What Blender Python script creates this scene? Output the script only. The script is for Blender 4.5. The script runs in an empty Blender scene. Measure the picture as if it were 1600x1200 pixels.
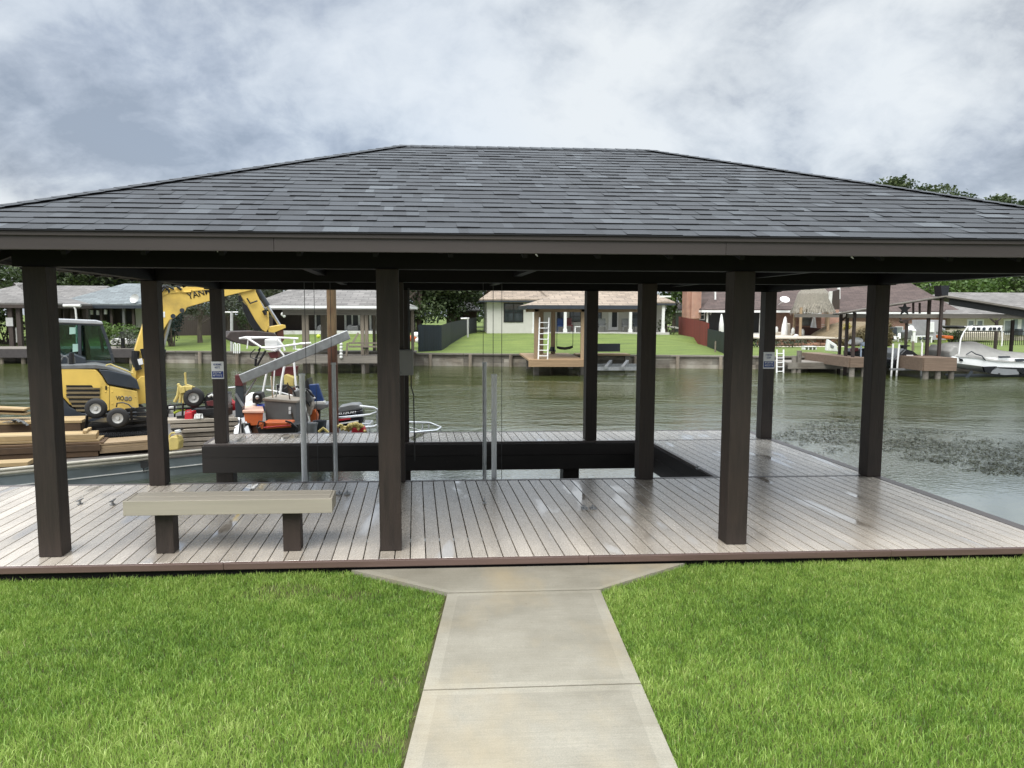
import bpy, math, random
import numpy as np
from mathutils import Vector, Matrix, noise as mnoise
random.seed(11)
rng = np.random.default_rng(5)
R = math.radians
scene = bpy.context.scene
COL = scene.collection

# ------------------------------------------------------------------ camera
FPX, HC = 1140.0, 2.265
PITCH, YAW, ROLL = math.atan(109/1140.0), R(3.8), 0.0028
_f = Vector((math.sin(YAW)*math.cos(PITCH), math.cos(YAW)*math.cos(PITCH), -math.sin(PITCH)))
_r0 = Vector((math.cos(YAW), -math.sin(YAW), 0)); _u0 = _r0.cross(_f)
_c, _s = math.cos(ROLL), math.sin(ROLL)
_r = _r0*_c + _u0*_s; _u = _u0*_c - _r0*_s
CAM = Vector((0, 0, HC))
cam = bpy.data.cameras.new('camera'); camo = bpy.data.objects.new('camera', cam); COL.objects.link(camo)
cam.lens = 36*FPX/1600; cam.sensor_width = 36; cam.clip_end = 3000; cam.clip_start = .05
M = Matrix((_r, _u, -_f)).transposed().to_4x4(); M.translation = CAM
camo.matrix_world = M
scene.camera = camo

def ray(px, py): return _f + _r*((px-800)/FPX) + _u*((600-py)/FPX)
VN, VO = Vector((0,1,0)), Vector((0,0,0))   # facing of the upright plane a thing is measured on
def at(px, py, Y):                       # the point that stands at distance Y along this sight line
    d = ray(px, py); return CAM + d*((Y-VO.y-(CAM-VO).dot(VN))/d.dot(VN))
def face_to(px, Y):                      # turn that plane to face the viewer of a thing standing at this place
    global VN, VO
    VN, VO = Vector((0,1,0)), Vector((0,0,0))
    if px is not None:
        p = at(px, 600, Y); VO = Vector((p.x, p.y, 0)); VN = Vector((p.x, p.y, 0)).normalized()
def atz(px, py, z):
    d = ray(px, py); return CAM + d*((z-HC)/d.z)
WZ = -.85                                # water level (deck top is z = 0)
K = .066                                 # the boathouse plan is slightly out of square
def S(p): return Vector((p[0]-K*p[1], p[1], p[2]))

# ------------------------------------------------------------------ mesh builder
class MB:
    def __init__(s, xf=None): s.v=[]; s.f=[]; s.m=[]; s.c=[]; s.xf=xf
    def add(s, vs, fs, mi=0, c=None):
        n=len(s.v); s.v.extend(Vector(v) for v in vs)
        if c is None: c=random.random()
        for f in fs: s.f.append([i+n for i in f]); s.m.append(mi); s.c.append(c)
    def box(s, a, b, mi=0, c=None, M=None):
        x0,y0,z0=a; x1,y1,z1=b
        vs=[Vector(p) for p in ((x0,y0,z0),(x1,y0,z0),(x1,y1,z0),(x0,y1,z0),(x0,y0,z1),(x1,y0,z1),(x1,y1,z1),(x0,y1,z1))]
        if M: vs=[M@v for v in vs]
        s.add(vs, [(0,3,2,1),(4,5,6,7),(0,1,5,4),(1,2,6,5),(2,3,7,6),(3,0,4,7)], mi, c)
    def bar(s, p0, p1, w, h, up=(0,0,1), mi=0, c=None):
        p0=Vector(p0); p1=Vector(p1); d=(p1-p0).normalized(); up=Vector(up)
        x=d.cross(up)
        if x.length<1e-5: x=d.cross(Vector((0,1,0)))
        x.normalize(); z=x.cross(d)
        vs=[]
        for p in (p0,p1):
            for a,b in ((-1,-1),(1,-1),(1,1),(-1,1)): vs.append(p+x*(a*w/2)+z*(b*h/2))
        s.add(vs, [(3,2,1,0),(4,5,6,7),(0,1,5,4),(1,2,6,5),(2,3,7,6),(3,0,4,7)], mi, c)
    def tube(s, pts, r, n=8, mi=0, c=None, caps=True):
        pts=[Vector(p) for p in pts]; rs=r if isinstance(r,(list,tuple)) else [r]*len(pts)
        vs=[]; fs=[]; ref=None
        for i,p in enumerate(pts):
            if i==0: d=pts[1]-p
            elif i==len(pts)-1: d=p-pts[i-1]
            else: d=(pts[i+1]-p).normalized()+(p-pts[i-1]).normalized()
            if d.length<1e-9: d=Vector((0,0,1))
            d.normalize()
            if ref is None: ref=Vector((0,0,1)) if abs(d.z)<.9 else Vector((1,0,0))
            x=(ref-d*ref.dot(d)).normalized(); ref=x; y=d.cross(x)
            for k in range(n):
                a=2*math.pi*k/n; vs.append(p+(x*math.cos(a)+y*math.sin(a))*rs[i])
        for i in range(len(pts)-1):
            for k in range(n):
                fs.append((i*n+k, i*n+(k+1)%n, (i+1)*n+(k+1)%n, (i+1)*n+k))
        if caps: fs.append(tuple(reversed(range(n)))); fs.append(tuple(range((len(pts)-1)*n, len(pts)*n)))
        s.add(vs, fs, mi, c)
    def prism(s, poly, off, mi=0, c=None):
        poly=[Vector(p) for p in poly]; off=Vector(off); n=len(poly)
        nrm=Vector((0,0,0))
        for i in range(n): nrm+=poly[i].cross(poly[(i+1)%n])
        if nrm.dot(off)>0: poly=poly[::-1]
        s.add(poly+[p+off for p in poly], [tuple(range(n)), tuple(reversed(range(n,2*n)))]+[(i,i+n,(i+1)%n+n,(i+1)%n) for i in range(n)], mi, c)
    def px(s, pts, Y0, Y1, mi=0, c=None):     # outline seen in the photo, at distance Y0, with depth to Y1
        s.prism([at(a,b,Y0) for a,b in pts], VN*(Y1-Y0), mi, c)
    def ball(s, c0, r, n=12, m=8, mi=0, c=None):
        c0=Vector(c0); r=Vector(r) if not isinstance(r,(int,float)) else Vector((r,r,r)); vs=[]; fs=[]
        for i in range(m+1):
            t=math.pi*i/m
            for k in range(n):
                a=2*math.pi*k/n
                vs.append(c0+Vector((r.x*math.sin(t)*math.cos(a), r.y*math.sin(t)*math.sin(a), r.z*math.cos(t))))
        for i in range(m):
            for k in range(n): fs.append((i*n+k,(i+1)*n+k,(i+1)*n+(k+1)%n,i*n+(k+1)%n))
        s.add(vs, fs, mi, c)
    def lathe(s, c0, axis, prof, n=16, mi=0, c=None):   # prof: (distance along axis, radius)
        c0=Vector(c0); a=Vector(axis).normalized(); ref=Vector((0,0,1)) if abs(a.z)<.9 else Vector((1,0,0))
        x=a.cross(ref).normalized(); y=a.cross(x); vs=[]; fs=[]
        for h,r in prof:
            for k in range(n):
                t=2*math.pi*k/n; vs.append(c0+a*h+(x*math.cos(t)+y*math.sin(t))*r)
        for i in range(len(prof)-1):
            for k in range(n): fs.append((i*n+k,i*n+(k+1)%n,(i+1)*n+(k+1)%n,(i+1)*n+k))
        fs.append(tuple(reversed(range(n)))); fs.append(tuple(range((len(prof)-1)*n,len(prof)*n)))
        s.add(vs, fs, mi, c)
    def quad(s, a, b, c_, d, mi=0, c=None): s.add([a,b,c_,d], [(0,1,2,3)], mi, c)
    def build(s, name, mats, parent=None, smooth=False, bevel=0, seg=2, ang=40):
        if not isinstance(mats,(list,tuple)): mats=[mats]
        vs=[s.xf(v) for v in s.v] if s.xf else s.v
        loc=parent_world(parent)
        me=bpy.data.meshes.new(name)
        me.from_pydata([tuple(v-loc) for v in vs], [], s.f)
        for m in mats: me.materials.append(m)
        me.polygons.foreach_set('material_index', s.m)
        at_=me.attributes.new('tint','FLOAT','FACE'); at_.data.foreach_set('value', s.c)
        if smooth:
            me.polygons.foreach_set('use_smooth',[True]*len(s.f))
            try: me.set_sharp_from_angle(angle=R(ang))
            except Exception: pass
        me.update()
        o=bpy.data.objects.new(name, me); COL.objects.link(o)
        if parent is not None: o.parent=parent
        if bevel:
            b=o.modifiers.new('bevel','BEVEL'); b.width=bevel; b.segments=seg; b.limit_method='ANGLE'; b.angle_limit=R(40)
        return o
def parent_world(p):
    v=Vector((0,0,0))
    while p is not None: v=v+p.location; p=p.parent
    return v
def recalc(o):
    import bmesh
    b=bmesh.new(); b.from_mesh(o.data); bmesh.ops.recalc_face_normals(b, faces=b.faces); b.to_mesh(o.data); b.free(); return o
def tag(o, label=None, cat=None, group=None, kind=None):
    if label: o['label']=label
    if cat: o['category']=cat
    if group: o['group']=group
    if kind: o['kind']=kind
    return o
def thing(name, label, cat, loc=(0,0,0), group=None):
    o=bpy.data.objects.new(name, None); o.empty_display_size=.2; COL.objects.link(o); o.location=Vector(loc)
    return tag(o, label, cat, group)
def copy_tree(o, parent=None, loc=None, rz=None, scale=None):
    c=o.copy(); COL.objects.link(c)
    if parent is not None: c.parent=parent
    if loc is not None: c.location=Vector(loc)
    if rz is not None: c.rotation_euler=(0,0,rz)
    if scale is not None: c.scale=(scale,)*3
    for ch in list(o.children): copy_tree(ch, c)
    return c
def text(body, h, loc, xdir, updir, mat, parent, name='lettering', width=None, depth=.004):
    cu=bpy.data.curves.new('t','FONT'); cu.body=body; cu.size=1; cu.extrude=0; cu.offset=.012
    to=bpy.data.objects.new('t',cu); COL.objects.link(to)
    dg=bpy.context.evaluated_depsgraph_get(); me=bpy.data.meshes.new_from_object(to.evaluated_get(dg))
    bpy.data.objects.remove(to)
    xs=[v.co.x for v in me.vertices]; ys=[v.co.y for v in me.vertices]
    sx0,sx1,sy0,sy1=min(xs),max(xs),min(ys),max(ys)
    sy=h/(sy1-sy0); sx=(width/(sx1-sx0)) if width else sy
    X=Vector(xdir).normalized(); U=Vector(updir).normalized(); pw=parent_world(parent)
    for v in me.vertices: v.co=Vector(loc)-pw+X*((v.co.x-sx0)*sx)+U*((v.co.y-sy0)*sy)
    me.materials.clear(); me.materials.append(mat); me.name=name
    o=bpy.data.objects.new(name,me); COL.objects.link(o); o.parent=parent
    sd=o.modifiers.new('thick','SOLIDIFY'); sd.thickness=depth; sd.offset=0
    return o

# ------------------------------------------------------------------ materials
def nodes(name):
    m=bpy.data.materials.new(name); m.use_nodes=True; nt=m.node_tree; b=nt.nodes['Principled BSDF']; return m,nt,b
def N(nt, t, **kw):
    n=nt.nodes.new(t)
    for k,v in kw.items(): setattr(n,k,v)
    return n
def ramp(nt, fac, stops):
    r=N(nt,'ShaderNodeValToRGB'); e=r.color_ramp.elements
    while len(e)<len(stops): e.new(.5)
    for i,(p,c) in enumerate(stops): e[i].position=p; e[i].color=(*c,1) if len(c)==3 else c
    nt.links.new(fac, r.inputs['Fac']); return r.outputs['Color']
def mapping(nt, scale=(1,1,1), rot=(0,0,0), coord='Object'):
    tc=N(nt,'ShaderNodeTexCoord'); mp=N(nt,'ShaderNodeMapping'); mp.inputs['Scale'].default_value=scale; mp.inputs['Rotation'].default_value=rot
    nt.links.new(tc.outputs[coord], mp.inputs['Vector']); return mp.outputs['Vector']
def noise(nt, vec, scale=5, detail=4, rough=.55, dist=0):
    n=N(nt,'ShaderNodeTexNoise'); n.inputs['Scale'].default_value=scale; n.inputs['Detail'].default_value=detail; n.inputs['Roughness'].default_value=rough; n.inputs['Distortion'].default_value=dist
    if vec is not None: nt.links.new(vec, n.inputs['Vector'])
    return n.outputs['Fac']
def math_(nt, op, a, b=None, clamp=False):
    n=N(nt,'ShaderNodeMath',operation=op); n.use_clamp=clamp
    for i,x in enumerate((a,b)):
        if x is None: continue
        if isinstance(x,(int,float)): n.inputs[i].default_value=x
        else: nt.links.new(x,n.inputs[i])
    return n.outputs[0]
def mixc(nt, fac, a, b, mode='MIX'):
    n=N(nt,'ShaderNodeMix',data_type='RGBA',blend_type=mode)
    for k,x in ((0,fac),(6,a),(7,b)):
        if isinstance(x,(int,float)): n.inputs[k].default_value=x
        elif isinstance(x,(tuple,list)): n.inputs[k].default_value=(*x,1)
        else: nt.links.new(x,n.inputs[k])
    return n.outputs[2]
def tint(nt):
    a=N(nt,'ShaderNodeAttribute'); a.attribute_name='tint'; return a.outputs['Fac']
def bump(nt, b, h, strength=.3, dist=.01):
    n=N(nt,'ShaderNodeBump'); n.inputs['Strength'].default_value=strength; n.inputs['Distance'].default_value=dist
    nt.links.new(h,n.inputs['Height']); nt.links.new(n.outputs['Normal'],b.inputs['Normal'])
def sc(c,k): return tuple(min(1,max(0,x*k)) for x in c)
def plain(name, c, rough=.5, metal=0, var=.18, scale=6, stretch=(1,1,1), bmp=.15, bd=.004, tv=.0, spec=.5, dirt=None, dirt_amt=.5):
    m,nt,b=nodes(name)
    v=mapping(nt, stretch); f=noise(nt,v,scale,6,.6)
    col=ramp(nt,f,[(.25,sc(c,1-var)),(.75,sc(c,1+var))])
    if tv: col=mixc(nt,1.0,col,ramp(nt,tint(nt),[(0,(1-tv,)*3),(1,(1+tv,)*3)]),'MULTIPLY')
    if dirt:
        d=noise(nt,mapping(nt,(1,1,1)),1.7*scale/6,8,.65)
        col=mixc(nt,math_(nt,'MULTIPLY',ramp(nt,d,[(.5,(0,0,0)),(.72,(1,1,1))]),dirt_amt),col,dirt)
    nt.links.new(col,b.inputs['Base Color'])
    nt.links.new(math_(nt,'ADD',rough-.08,math_(nt,'MULTIPLY',f,.16)),b.inputs['Roughness'])
    b.inputs['Metallic'].default_value=metal; b.inputs['Specular IOR Level'].default_value=spec
    if bmp: bump(nt,b,noise(nt,v,scale*5,4,.6),bmp,bd)
    return m
def wood(name, c, rough=.6, axis='x', tv=.2, var=.3, scale=3, bmp=.25, gray=None):
    st={'x':(.25,4,4),'y':(4,.25,4),'z':(4,4,.25)}[axis]
    m,nt,b=nodes(name); v=mapping(nt,st); f=noise(nt,v,scale,8,.65,.6)
    col=ramp(nt,f,[(.25,sc(c,1-var)),(.5,c),(.75,sc(c,1+var))])
    if gray: col=mixc(nt,ramp(nt,noise(nt,mapping(nt,(1,1,1)),1.2,5),[(.4,(0,0,0)),(.65,(1,1,1))]),col,gray)
    col=mixc(nt,1.0,col,ramp(nt,tint(nt),[(0,(1-tv,)*3),(1,(1+tv,)*3)]),'MULTIPLY')
    nt.links.new(col,b.inputs['Base Color']); b.inputs['Roughness'].default_value=rough
    bump(nt,b,noise(nt,v,scale*4,5,.6),bmp,.004); return m
def bricks(name, c1, c2, mortar, bw=.22, bh=.075, rough=.85, ms=.012, rot=(R(90),0,0)):
    m,nt,b=nodes(name); v=mapping(nt,(1,1,1),rot)
    t=N(nt,'ShaderNodeTexBrick'); t.inputs['Scale'].default_value=1; t.inputs['Brick Width'].default_value=bw; t.inputs['Row Height'].default_value=bh; t.inputs['Mortar Size'].default_value=ms
    t.inputs['Color1'].default_value=(*c1,1); t.inputs['Color2'].default_value=(*c2,1); t.inputs['Mortar'].default_value=(*mortar,1); nt.links.new(v,t.inputs['Vector'])
    col=mixc(nt,.5,t.outputs['Color'],ramp(nt,noise(nt,mapping(nt),2,6),[(.3,(.6,.6,.6)),(.7,(1.35,1.35,1.35))]),'MULTIPLY')
    nt.links.new(col,b.inputs['Base Color']); b.inputs['Roughness'].default_value=rough
    bump(nt,b,t.outputs['Fac'],-.3,.01); return m

MAT={}
BR=(.028,.019,.0148)
def post_mat():
    m,nt,b=nodes('brown_stained_wood'); v=mapping(nt,(6,6,.5)); f=noise(nt,v,4,8,.65,.4)
    col=ramp(nt,f,[(.25,sc(BR,.55)),(.52,BR),(.8,sc(BR,1.55))])
    col=mixc(nt,ramp(nt,noise(nt,mapping(nt,(1,1,.6)),2.2,4),[(.45,(0,0,0)),(.75,(.7,.7,.7))]),col,(.041,.026,.0195))
    nt.links.new(col,b.inputs['Base Color']); b.inputs['Roughness'].default_value=.62
    # saw marks and a few knots
    kn=N(nt,'ShaderNodeTexVoronoi'); kn.inputs['Scale'].default_value=1.6; nt.links.new(mapping(nt,(2,2,1)),kn.inputs['Vector'])
    kk=ramp(nt,kn.outputs['Distance'],[(0,(0,0,0)),(.09,(1,1,1))])
    gn=noise(nt,mapping(nt,(38,38,.9)),2,6,.7); h=math_(nt,'ADD',math_(nt,'MULTIPLY',gn,.8),math_(nt,'ADD',noise(nt,v,14,5),kk))
    bump(nt,b,h,.55,.006); return m
MAT['post']=post_mat()
MAT['beam']=plain('dark_painted_beam',(.0085,.0075,.0085),.6,spec=.2,var=.25,stretch=(.4,3,3),scale=4,bmp=.2)
MAT['skirt']=plain('brown_skirt_board',(.020,.0155,.0135),.6,var=.3,stretch=(.4,3,3),scale=4,bmp=.25,tv=.15)
MAT['ceil']=plain('dark_plywood',(.005,.005,.006),.75,spec=.15,var=.25,scale=3)
MAT['fascia']=plain('fascia_paint',(.046,.0375,.0335),.5,var=.1,stretch=(.3,3,3),scale=3,bmp=.08,tv=.06)
def shingle_mat():
    m,nt,b=nodes('charcoal_shingles')
    c=ramp(nt,tint(nt),[(0,(.0145,.0165,.0195)),(.35,(.0215,.0245,.0285)),(.70,(.030,.034,.039)),(.86,(.044,.050,.056)),(1,(.068,.076,.084))])
    g=noise(nt,mapping(nt),220,2,.7); c=mixc(nt,.75,c,ramp(nt,g,[(.3,(.55,.55,.55)),(.7,(1.5,1.5,1.5))]),'MULTIPLY')
    l=noise(nt,mapping(nt),.7,3); c=mixc(nt,1.0,c,ramp(nt,l,[(.3,(.88,.88,.9)),(.7,(1.12,1.12,1.1))]),'MULTIPLY')
    nt.links.new(c,b.inputs['Base Color']); b.inputs['Roughness'].default_value=.62; b.inputs['Specular IOR Level'].default_value=.45
    bump(nt,b,g,.35,.003); return m
MAT['shingle']=shingle_mat()
MAT['shingle_edge']=plain('shaded_asphalt_edge',(.007,.007,.008),.9,var=.3,bmp=0)  # dark cut edge, blackened further to paint each course's shadow line
def deck_mat(name, c1, c2, wet=1.0, trim=False):
    m,nt,b=nodes(name)
    base=ramp(nt,tint(nt),[(0,sc(c1,.88)),(.5,c1),(1,c2)])
    gr=noise(nt,mapping(nt,(60,2.2,60)),2,6,.65)
    base=mixc(nt,1.0,base,ramp(nt,gr,[(.25,(.78,.78,.78)),(.75,(1.15,1.15,1.15))]),'MULTIPLY')
    bl=noise(nt,mapping(nt,(1,1,1)),1.1,4); base=mixc(nt,1.0,base,ramp(nt,bl,[(.3,(.88,.87,.86)),(.7,(1.08,1.08,1.08))]),'MULTIPLY')
    # standing water: patches stretched along the boards, each board a little different
    tn=tint(nt); wv=N(nt,'ShaderNodeVectorMath',operation='ADD'); nt.links.new(mapping(nt,(2.6,.85,1)),wv.inputs[0])
    cb=N(nt,'ShaderNodeCombineXYZ'); nt.links.new(math_(nt,'MULTIPLY',tn,.9),cb.inputs[1]); nt.links.new(cb.outputs[0],wv.inputs[1])
    w=noise(nt,wv.outputs[0],1.0,3,.45,.2)
    tcx=N(nt,'ShaderNodeTexCoord'); sp=N(nt,'ShaderNodeSeparateXYZ'); nt.links.new(tcx.outputs['Object'],sp.inputs[0])
    band=math_(nt,'SUBTRACT',1.0,math_(nt,'ABSOLUTE',math_(nt,'MULTIPLY',math_(nt,'SUBTRACT',sp.outputs[1],8.75),.72)),True) # boards sag and hold water mid-span
    w=math_(nt,'ADD',w,math_(nt,'MULTIPLY',band,.20*wet))
    pud=ramp(nt,w,[(.60,(0,0,0)),(.68,(1,1,1))])
    damp=ramp(nt,w,[(.38,(0,0,0)),(.64,(1,1,1))])
    base=mixc(nt,math_(nt,'MULTIPLY',damp,.75),base,mixc(nt,1.0,base,(.72,.71,.70),'MULTIPLY'))
    nt.links.new(base,b.inputs['Base Color'])
    fine=noise(nt,mapping(nt,(9,3,9)),3,5,.6)
    r=math_(nt,'ADD',.17,math_(nt,'MULTIPLY',fine,.19)); 
    r=math_(nt,'MULTIPLY',r,math_(nt,'SUBTRACT',1.0,math_(nt,'MULTIPLY',pud,.88)))
    nt.links.new(r,b.inputs['Roughness']); b.inputs['Specular IOR Level'].default_value=.85
    nt.links.new(r,b.inputs['Coat Roughness']); nt.links.new(math_(nt,'ADD',.22,math_(nt,'ADD',math_(nt,'MULTIPLY',damp,.2),math_(nt,'MULTIPLY',pud,.58))),b.inputs['Coat Weight']); b.inputs['Coat IOR'].default_value=2.1
    bn=N(nt,'ShaderNodeBump'); bn.inputs['Distance'].default_value=.0015; nt.links.new(gr,bn.inputs['Height'])
    nt.links.new(math_(nt,'MULTIPLY',math_(nt,'SUBTRACT',1.0,pud),.35),bn.inputs['Strength']); nt.links.new(bn.outputs['Normal'],b.inputs['Normal'])
    return m
MAT['deck']=deck_mat('composite_decking',(.60,.535,.45),(.675,.605,.515))
MAT['deck2']=deck_mat('composite_decking_outer',(.61,.555,.475),(.70,.645,.56),.6)
MAT['edging']=plain('brown_edging_board',(.135,.088,.074),.4,var=.15,stretch=(.4,5,5),scale=5,bmp=.1,tv=.08)
MAT['edging_gray']=plain('weathered_edging_board',(.12,.10,.092),.35,var=.15,stretch=(5,.4,5),scale=5,bmp=.1)
MAT['bench']=wood('bench_composite',(.40,.36,.29),.5,'x',.06,.12,3,.12)
MAT['galv']=plain('galvanised_steel',(.36,.37,.38),.42,.75,var=.2,scale=9,dirt=(.12,.10,.08),dirt_amt=.3)
MAT['alu']=plain('brushed_aluminium',(.62,.63,.64),.32,.9,var=.12,scale=8)
MAT['pole']=plain('tan_grey_pole',(.40,.375,.31),.5,var=.2,dirt=(.2,.17,.12),dirt_amt=.5)
MAT['pvc']=plain('grey_white_pvc',(.88,.89,.89),.4,var=.1,scale=3,stretch=(3,3,.6),dirt=(.22,.21,.17),dirt_amt=.45)
MAT['cable']=plain('steel_cable',(.09,.09,.09),.5,.6)
MAT['boxgray']=plain('grey_enamel',(.19,.19,.185),.5,var=.06)
MAT['white']=plain('white_paint',(.78,.78,.77),.45,var=.06,dirt=(.45,.43,.38),dirt_amt=.25)
MAT['white_dull']=plain('weathered_white',(.6,.6,.57),.6,var=.14,dirt=(.3,.28,.22),dirt_amt=.5)
MAT['blue']=plain('blue_print',(.02,.05,.22),.5,var=.05)
MAT['navy']=plain('navy_vinyl',(.012,.035,.12),.4,var=.25)
MAT['black']=plain('black_plastic',(.012,.012,.013),.38,var=.3)
MAT['rubber']=plain('black_rubber',(.016,.016,.016),.75,var=.3,scale=14)
MAT['rim']=plain('rim_grey',(.48,.48,.46),.4,.3,var=.15)
MAT['yellow']=plain('machine_yellow',(.72,.50,.115),.38,var=.08,scale=3,bmp=.03,dirt=(.24,.165,.07),dirt_amt=.75)
MAT['yellow2']=plain('faded_yellow',(.50,.40,.13),.55,var=.2,dirt=(.3,.25,.12),dirt_amt=.5)
MAT['mgrey']=plain('machine_dark_grey',(.035,.042,.052),.32,var=.12,dirt=(.09,.085,.075),dirt_amt=.3)
MAT['midgrey']=plain('mid_grey_metal',(.16,.165,.165),.45,.2,var=.2,dirt=(.09,.07,.05),dirt_amt=.3)
MAT['orange']=plain('orange_plastic',(.50,.105,.02),.42,var=.12,dirt=(.3,.1,.04),dirt_amt=.3)
MAT['red']=plain('red_plastic',(.45,.02,.03),.42,var=.12)
MAT['maroon']=plain('maroon_paint',(.10,.018,.02),.4,var=.2)
MAT['rust']=plain('rusty_steel',(.085,.034,.021),.8,.2,var=.5,scale=4,stretch=(3,3,.5),bmp=.4,dirt=(.16,.10,.045),dirt_amt=.6)
MAT['rust2']=plain('rusty_steel_bare',(.15,.10,.05),.75,.2,var=.5,scale=4,stretch=(3,3,.5),bmp=.4,dirt=(.09,.035,.02),dirt_amt=.9)
MAT['tubgrey']=plain('grey_tub',(.15,.15,.145),.6,var=.12)
MAT['lumber']=wood('fresh_lumber',(.33,.235,.115),.65,'x',.25,.25)
MAT['lumber_dk']=wood('treated_timber',(.075,.043,.02),.75,'x',.3,.4)
MAT['plytan']=wood('tan_plywood',(.27,.195,.115),.65,'x',.15,.2)
MAT['sheet']=plain('tan_grey_sheet_pile',(.33,.29,.235),.6,var=.15,scale=5,stretch=(.4,3,3),tv=.15,dirt=(.17,.14,.11),dirt_amt=.3)
MAT['hull']=plain('barge_hull_grey',(.125,.15,.16),.42,.1,var=.15,scale=3,dirt=(.09,.10,.09),dirt_amt=.5)
MAT['bargedeck']=plain('barge_deck_plate',(.11,.10,.09),.7,var=.35,dirt=(.07,.05,.035),dirt_amt=.6)
MAT['wdock']=wood('weathered_dock_wood',(.15,.135,.115),.85,'x',.3,.35)
MAT['wbrown']=wood('brown_weathered_wood',(.15,.105,.075),.85,'x',.3,.4)
MAT['wpost']=wood('weathered_post',(.19,.16,.125),.85,'z',.25,.35)
MAT['bulk']=wood('bulkhead_timber',(.15,.13,.105),.9,'x',.4,.5,gray=(.26,.24,.205))
MAT['cedar']=wood('new_cedar',(.27,.18,.10),.7,'x',.2,.25)
MAT['cedarz']=wood('new_cedar_post',(.28,.20,.12),.7,'z',.2,.25)
MAT['redfence']=wood('red_fence',(.17,.030,.022),.75,'z',.2,.25)
MAT['bluefence']=plain('dark_blue_fence',(.008,.014,.020),.55,var=.2,stretch=(6,6,.5),tv=.25)
MAT['siding']=plain('white_siding',(.56,.55,.50),.6,var=.07,scale=2)
MAT['brick']=bricks('red_brick',(.26,.095,.06),(.33,.15,.10),(.33,.29,.25))
MAT['brick_lt']=bricks('pale_red_brick',(.40,.17,.10),(.32,.12,.075),(.42,.36,.30))
MAT['dkwall']=plain('dark_brown_wall',(.045,.034,.028),.8,var=.3,stretch=(8,8,.4),scale=3)
MAT['porchdark']=plain('porch_dark',(.018,.02,.022),.5,var=.3)
def glass_mat(name,c,rough=.06):
    m,nt,b=nodes(name); f=noise(nt,mapping(nt),1.5,3); nt.links.new(ramp(nt,f,[(.3,sc(c,.7)),(.7,sc(c,1.3))]),b.inputs['Base Color'])
    b.inputs['Roughness'].default_value=rough; b.inputs['Specular IOR Level'].default_value=.8; return m
MAT['window']=glass_mat('window_glass',(.03,.04,.042))
MAT['window_lt']=glass_mat('window_glass_blinds',(.22,.25,.25))
def cabglass():
    m,nt,b=nodes('tinted_cab_glass'); tr=N(nt,'ShaderNodeBsdfTransparent'); tr.inputs[0].default_value=(.50,.66,.62,1)
    gl=N(nt,'ShaderNodeBsdfGlossy'); gl.inputs['Roughness'].default_value=.03; gl.inputs[0].default_value=(.9,1,.97,1)
    fr=N(nt,'ShaderNodeFresnel'); fr.inputs[0].default_value=1.5
    mx=N(nt,'ShaderNodeMixShader'); nt.links.new(math_(nt,'ADD',fr.outputs[0],math_(nt,'MULTIPLY',noise(nt,mapping(nt),3,3),.06)),mx.inputs[0]); nt.links.new(tr.outputs[0],mx.inputs[1]); nt.links.new(gl.outputs[0],mx.inputs[2])
    nt.links.new(mx.outputs[0],nt.nodes['Material Output'].inputs['Surface']); return m
MAT['cabglass']=cabglass()
def roofmat(name,c,bw=.3,bh=.14):
    m,nt,b=nodes(name); v=mapping(nt,(1,1,2.2),(R(90),0,0)); t=N(nt,'ShaderNodeTexBrick'); t.inputs['Scale'].default_value=1; t.inputs['Brick Width'].default_value=bw*2.2; t.inputs['Row Height'].default_value=bh*1.6; t.inputs['Mortar Size'].default_value=.02
    t.inputs['Color1'].default_value=(*sc(c,.8),1); t.inputs['Color2'].default_value=(*sc(c,1.2),1); t.inputs['Mortar'].default_value=(*sc(c,.55),1); nt.links.new(v,t.inputs['Vector'])
    col=mixc(nt,1.0,t.outputs['Color'],ramp(nt,noise(nt,mapping(nt),1.3,7,.65),[(.3,(.8,.8,.8)),(.7,(1.2,1.2,1.2))]),'MULTIPLY')
    nt.links.new(col,b.inputs['Base Color']); b.inputs['Roughness'].default_value=.85; return m
MAT['roof_gray']=roofmat('grey_shingle_roof',(.165,.155,.145))
MAT['roof_blue']=roofmat('bluegrey_shingle_roof',(.16,.18,.185))
MAT['roof_dark']=roofmat('dark_weathered_roof',(.085,.075,.068))
MAT['roof_tan']=roofmat('tan_shingle_roof',(.27,.215,.165))
MAT['roof_brown']=roofmat('brown_shingle_roof',(.088,.062,.055))
MAT['thatch']=plain('palm_thatch',(.27,.245,.20),.9,var=.5,scale=5,stretch=(8,8,.5),bmp=.8,bd=.05,tv=.35)
MAT['stone']=plain('rusty_stone',(.24,.13,.085),.9,var=.5,scale=3,bmp=.5,bd=.05,tv=.35)
MAT['stone_cap']=plain('pale_stone',(.45,.40,.33),.85,var=.2,scale=3)
MAT['slab']=plain('pale_concrete',(.50,.49,.46),.8,var=.1)
MAT['canvas']=plain('white_canvas',(.72,.72,.70),.8,var=.1,stretch=(3,3,.5))
MAT['cover']=plain('grey_boat_cover',(.29,.285,.27),.7,var=.15,scale=3,bmp=.3,bd=.03)
MAT['gel']=plain('white_gelcoat',(.88,.89,.89),.18,var=.03,bmp=0)
MAT['gel_dk']=plain('dark_gelcoat',(.012,.013,.016),.2,var=.2,bmp=0)
MAT['jetgrey']=plain('jetski_grey',(.20,.21,.22),.3,var=.08)
MAT['lime']=plain('lime_paint',(.45,.55,.04),.5,var=.08)
MAT['bark']=plain('bark',(.10,.08,.062),.9,var=.4,scale=6,stretch=(3,3,.6),bmp=.6,bd=.02)
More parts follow.
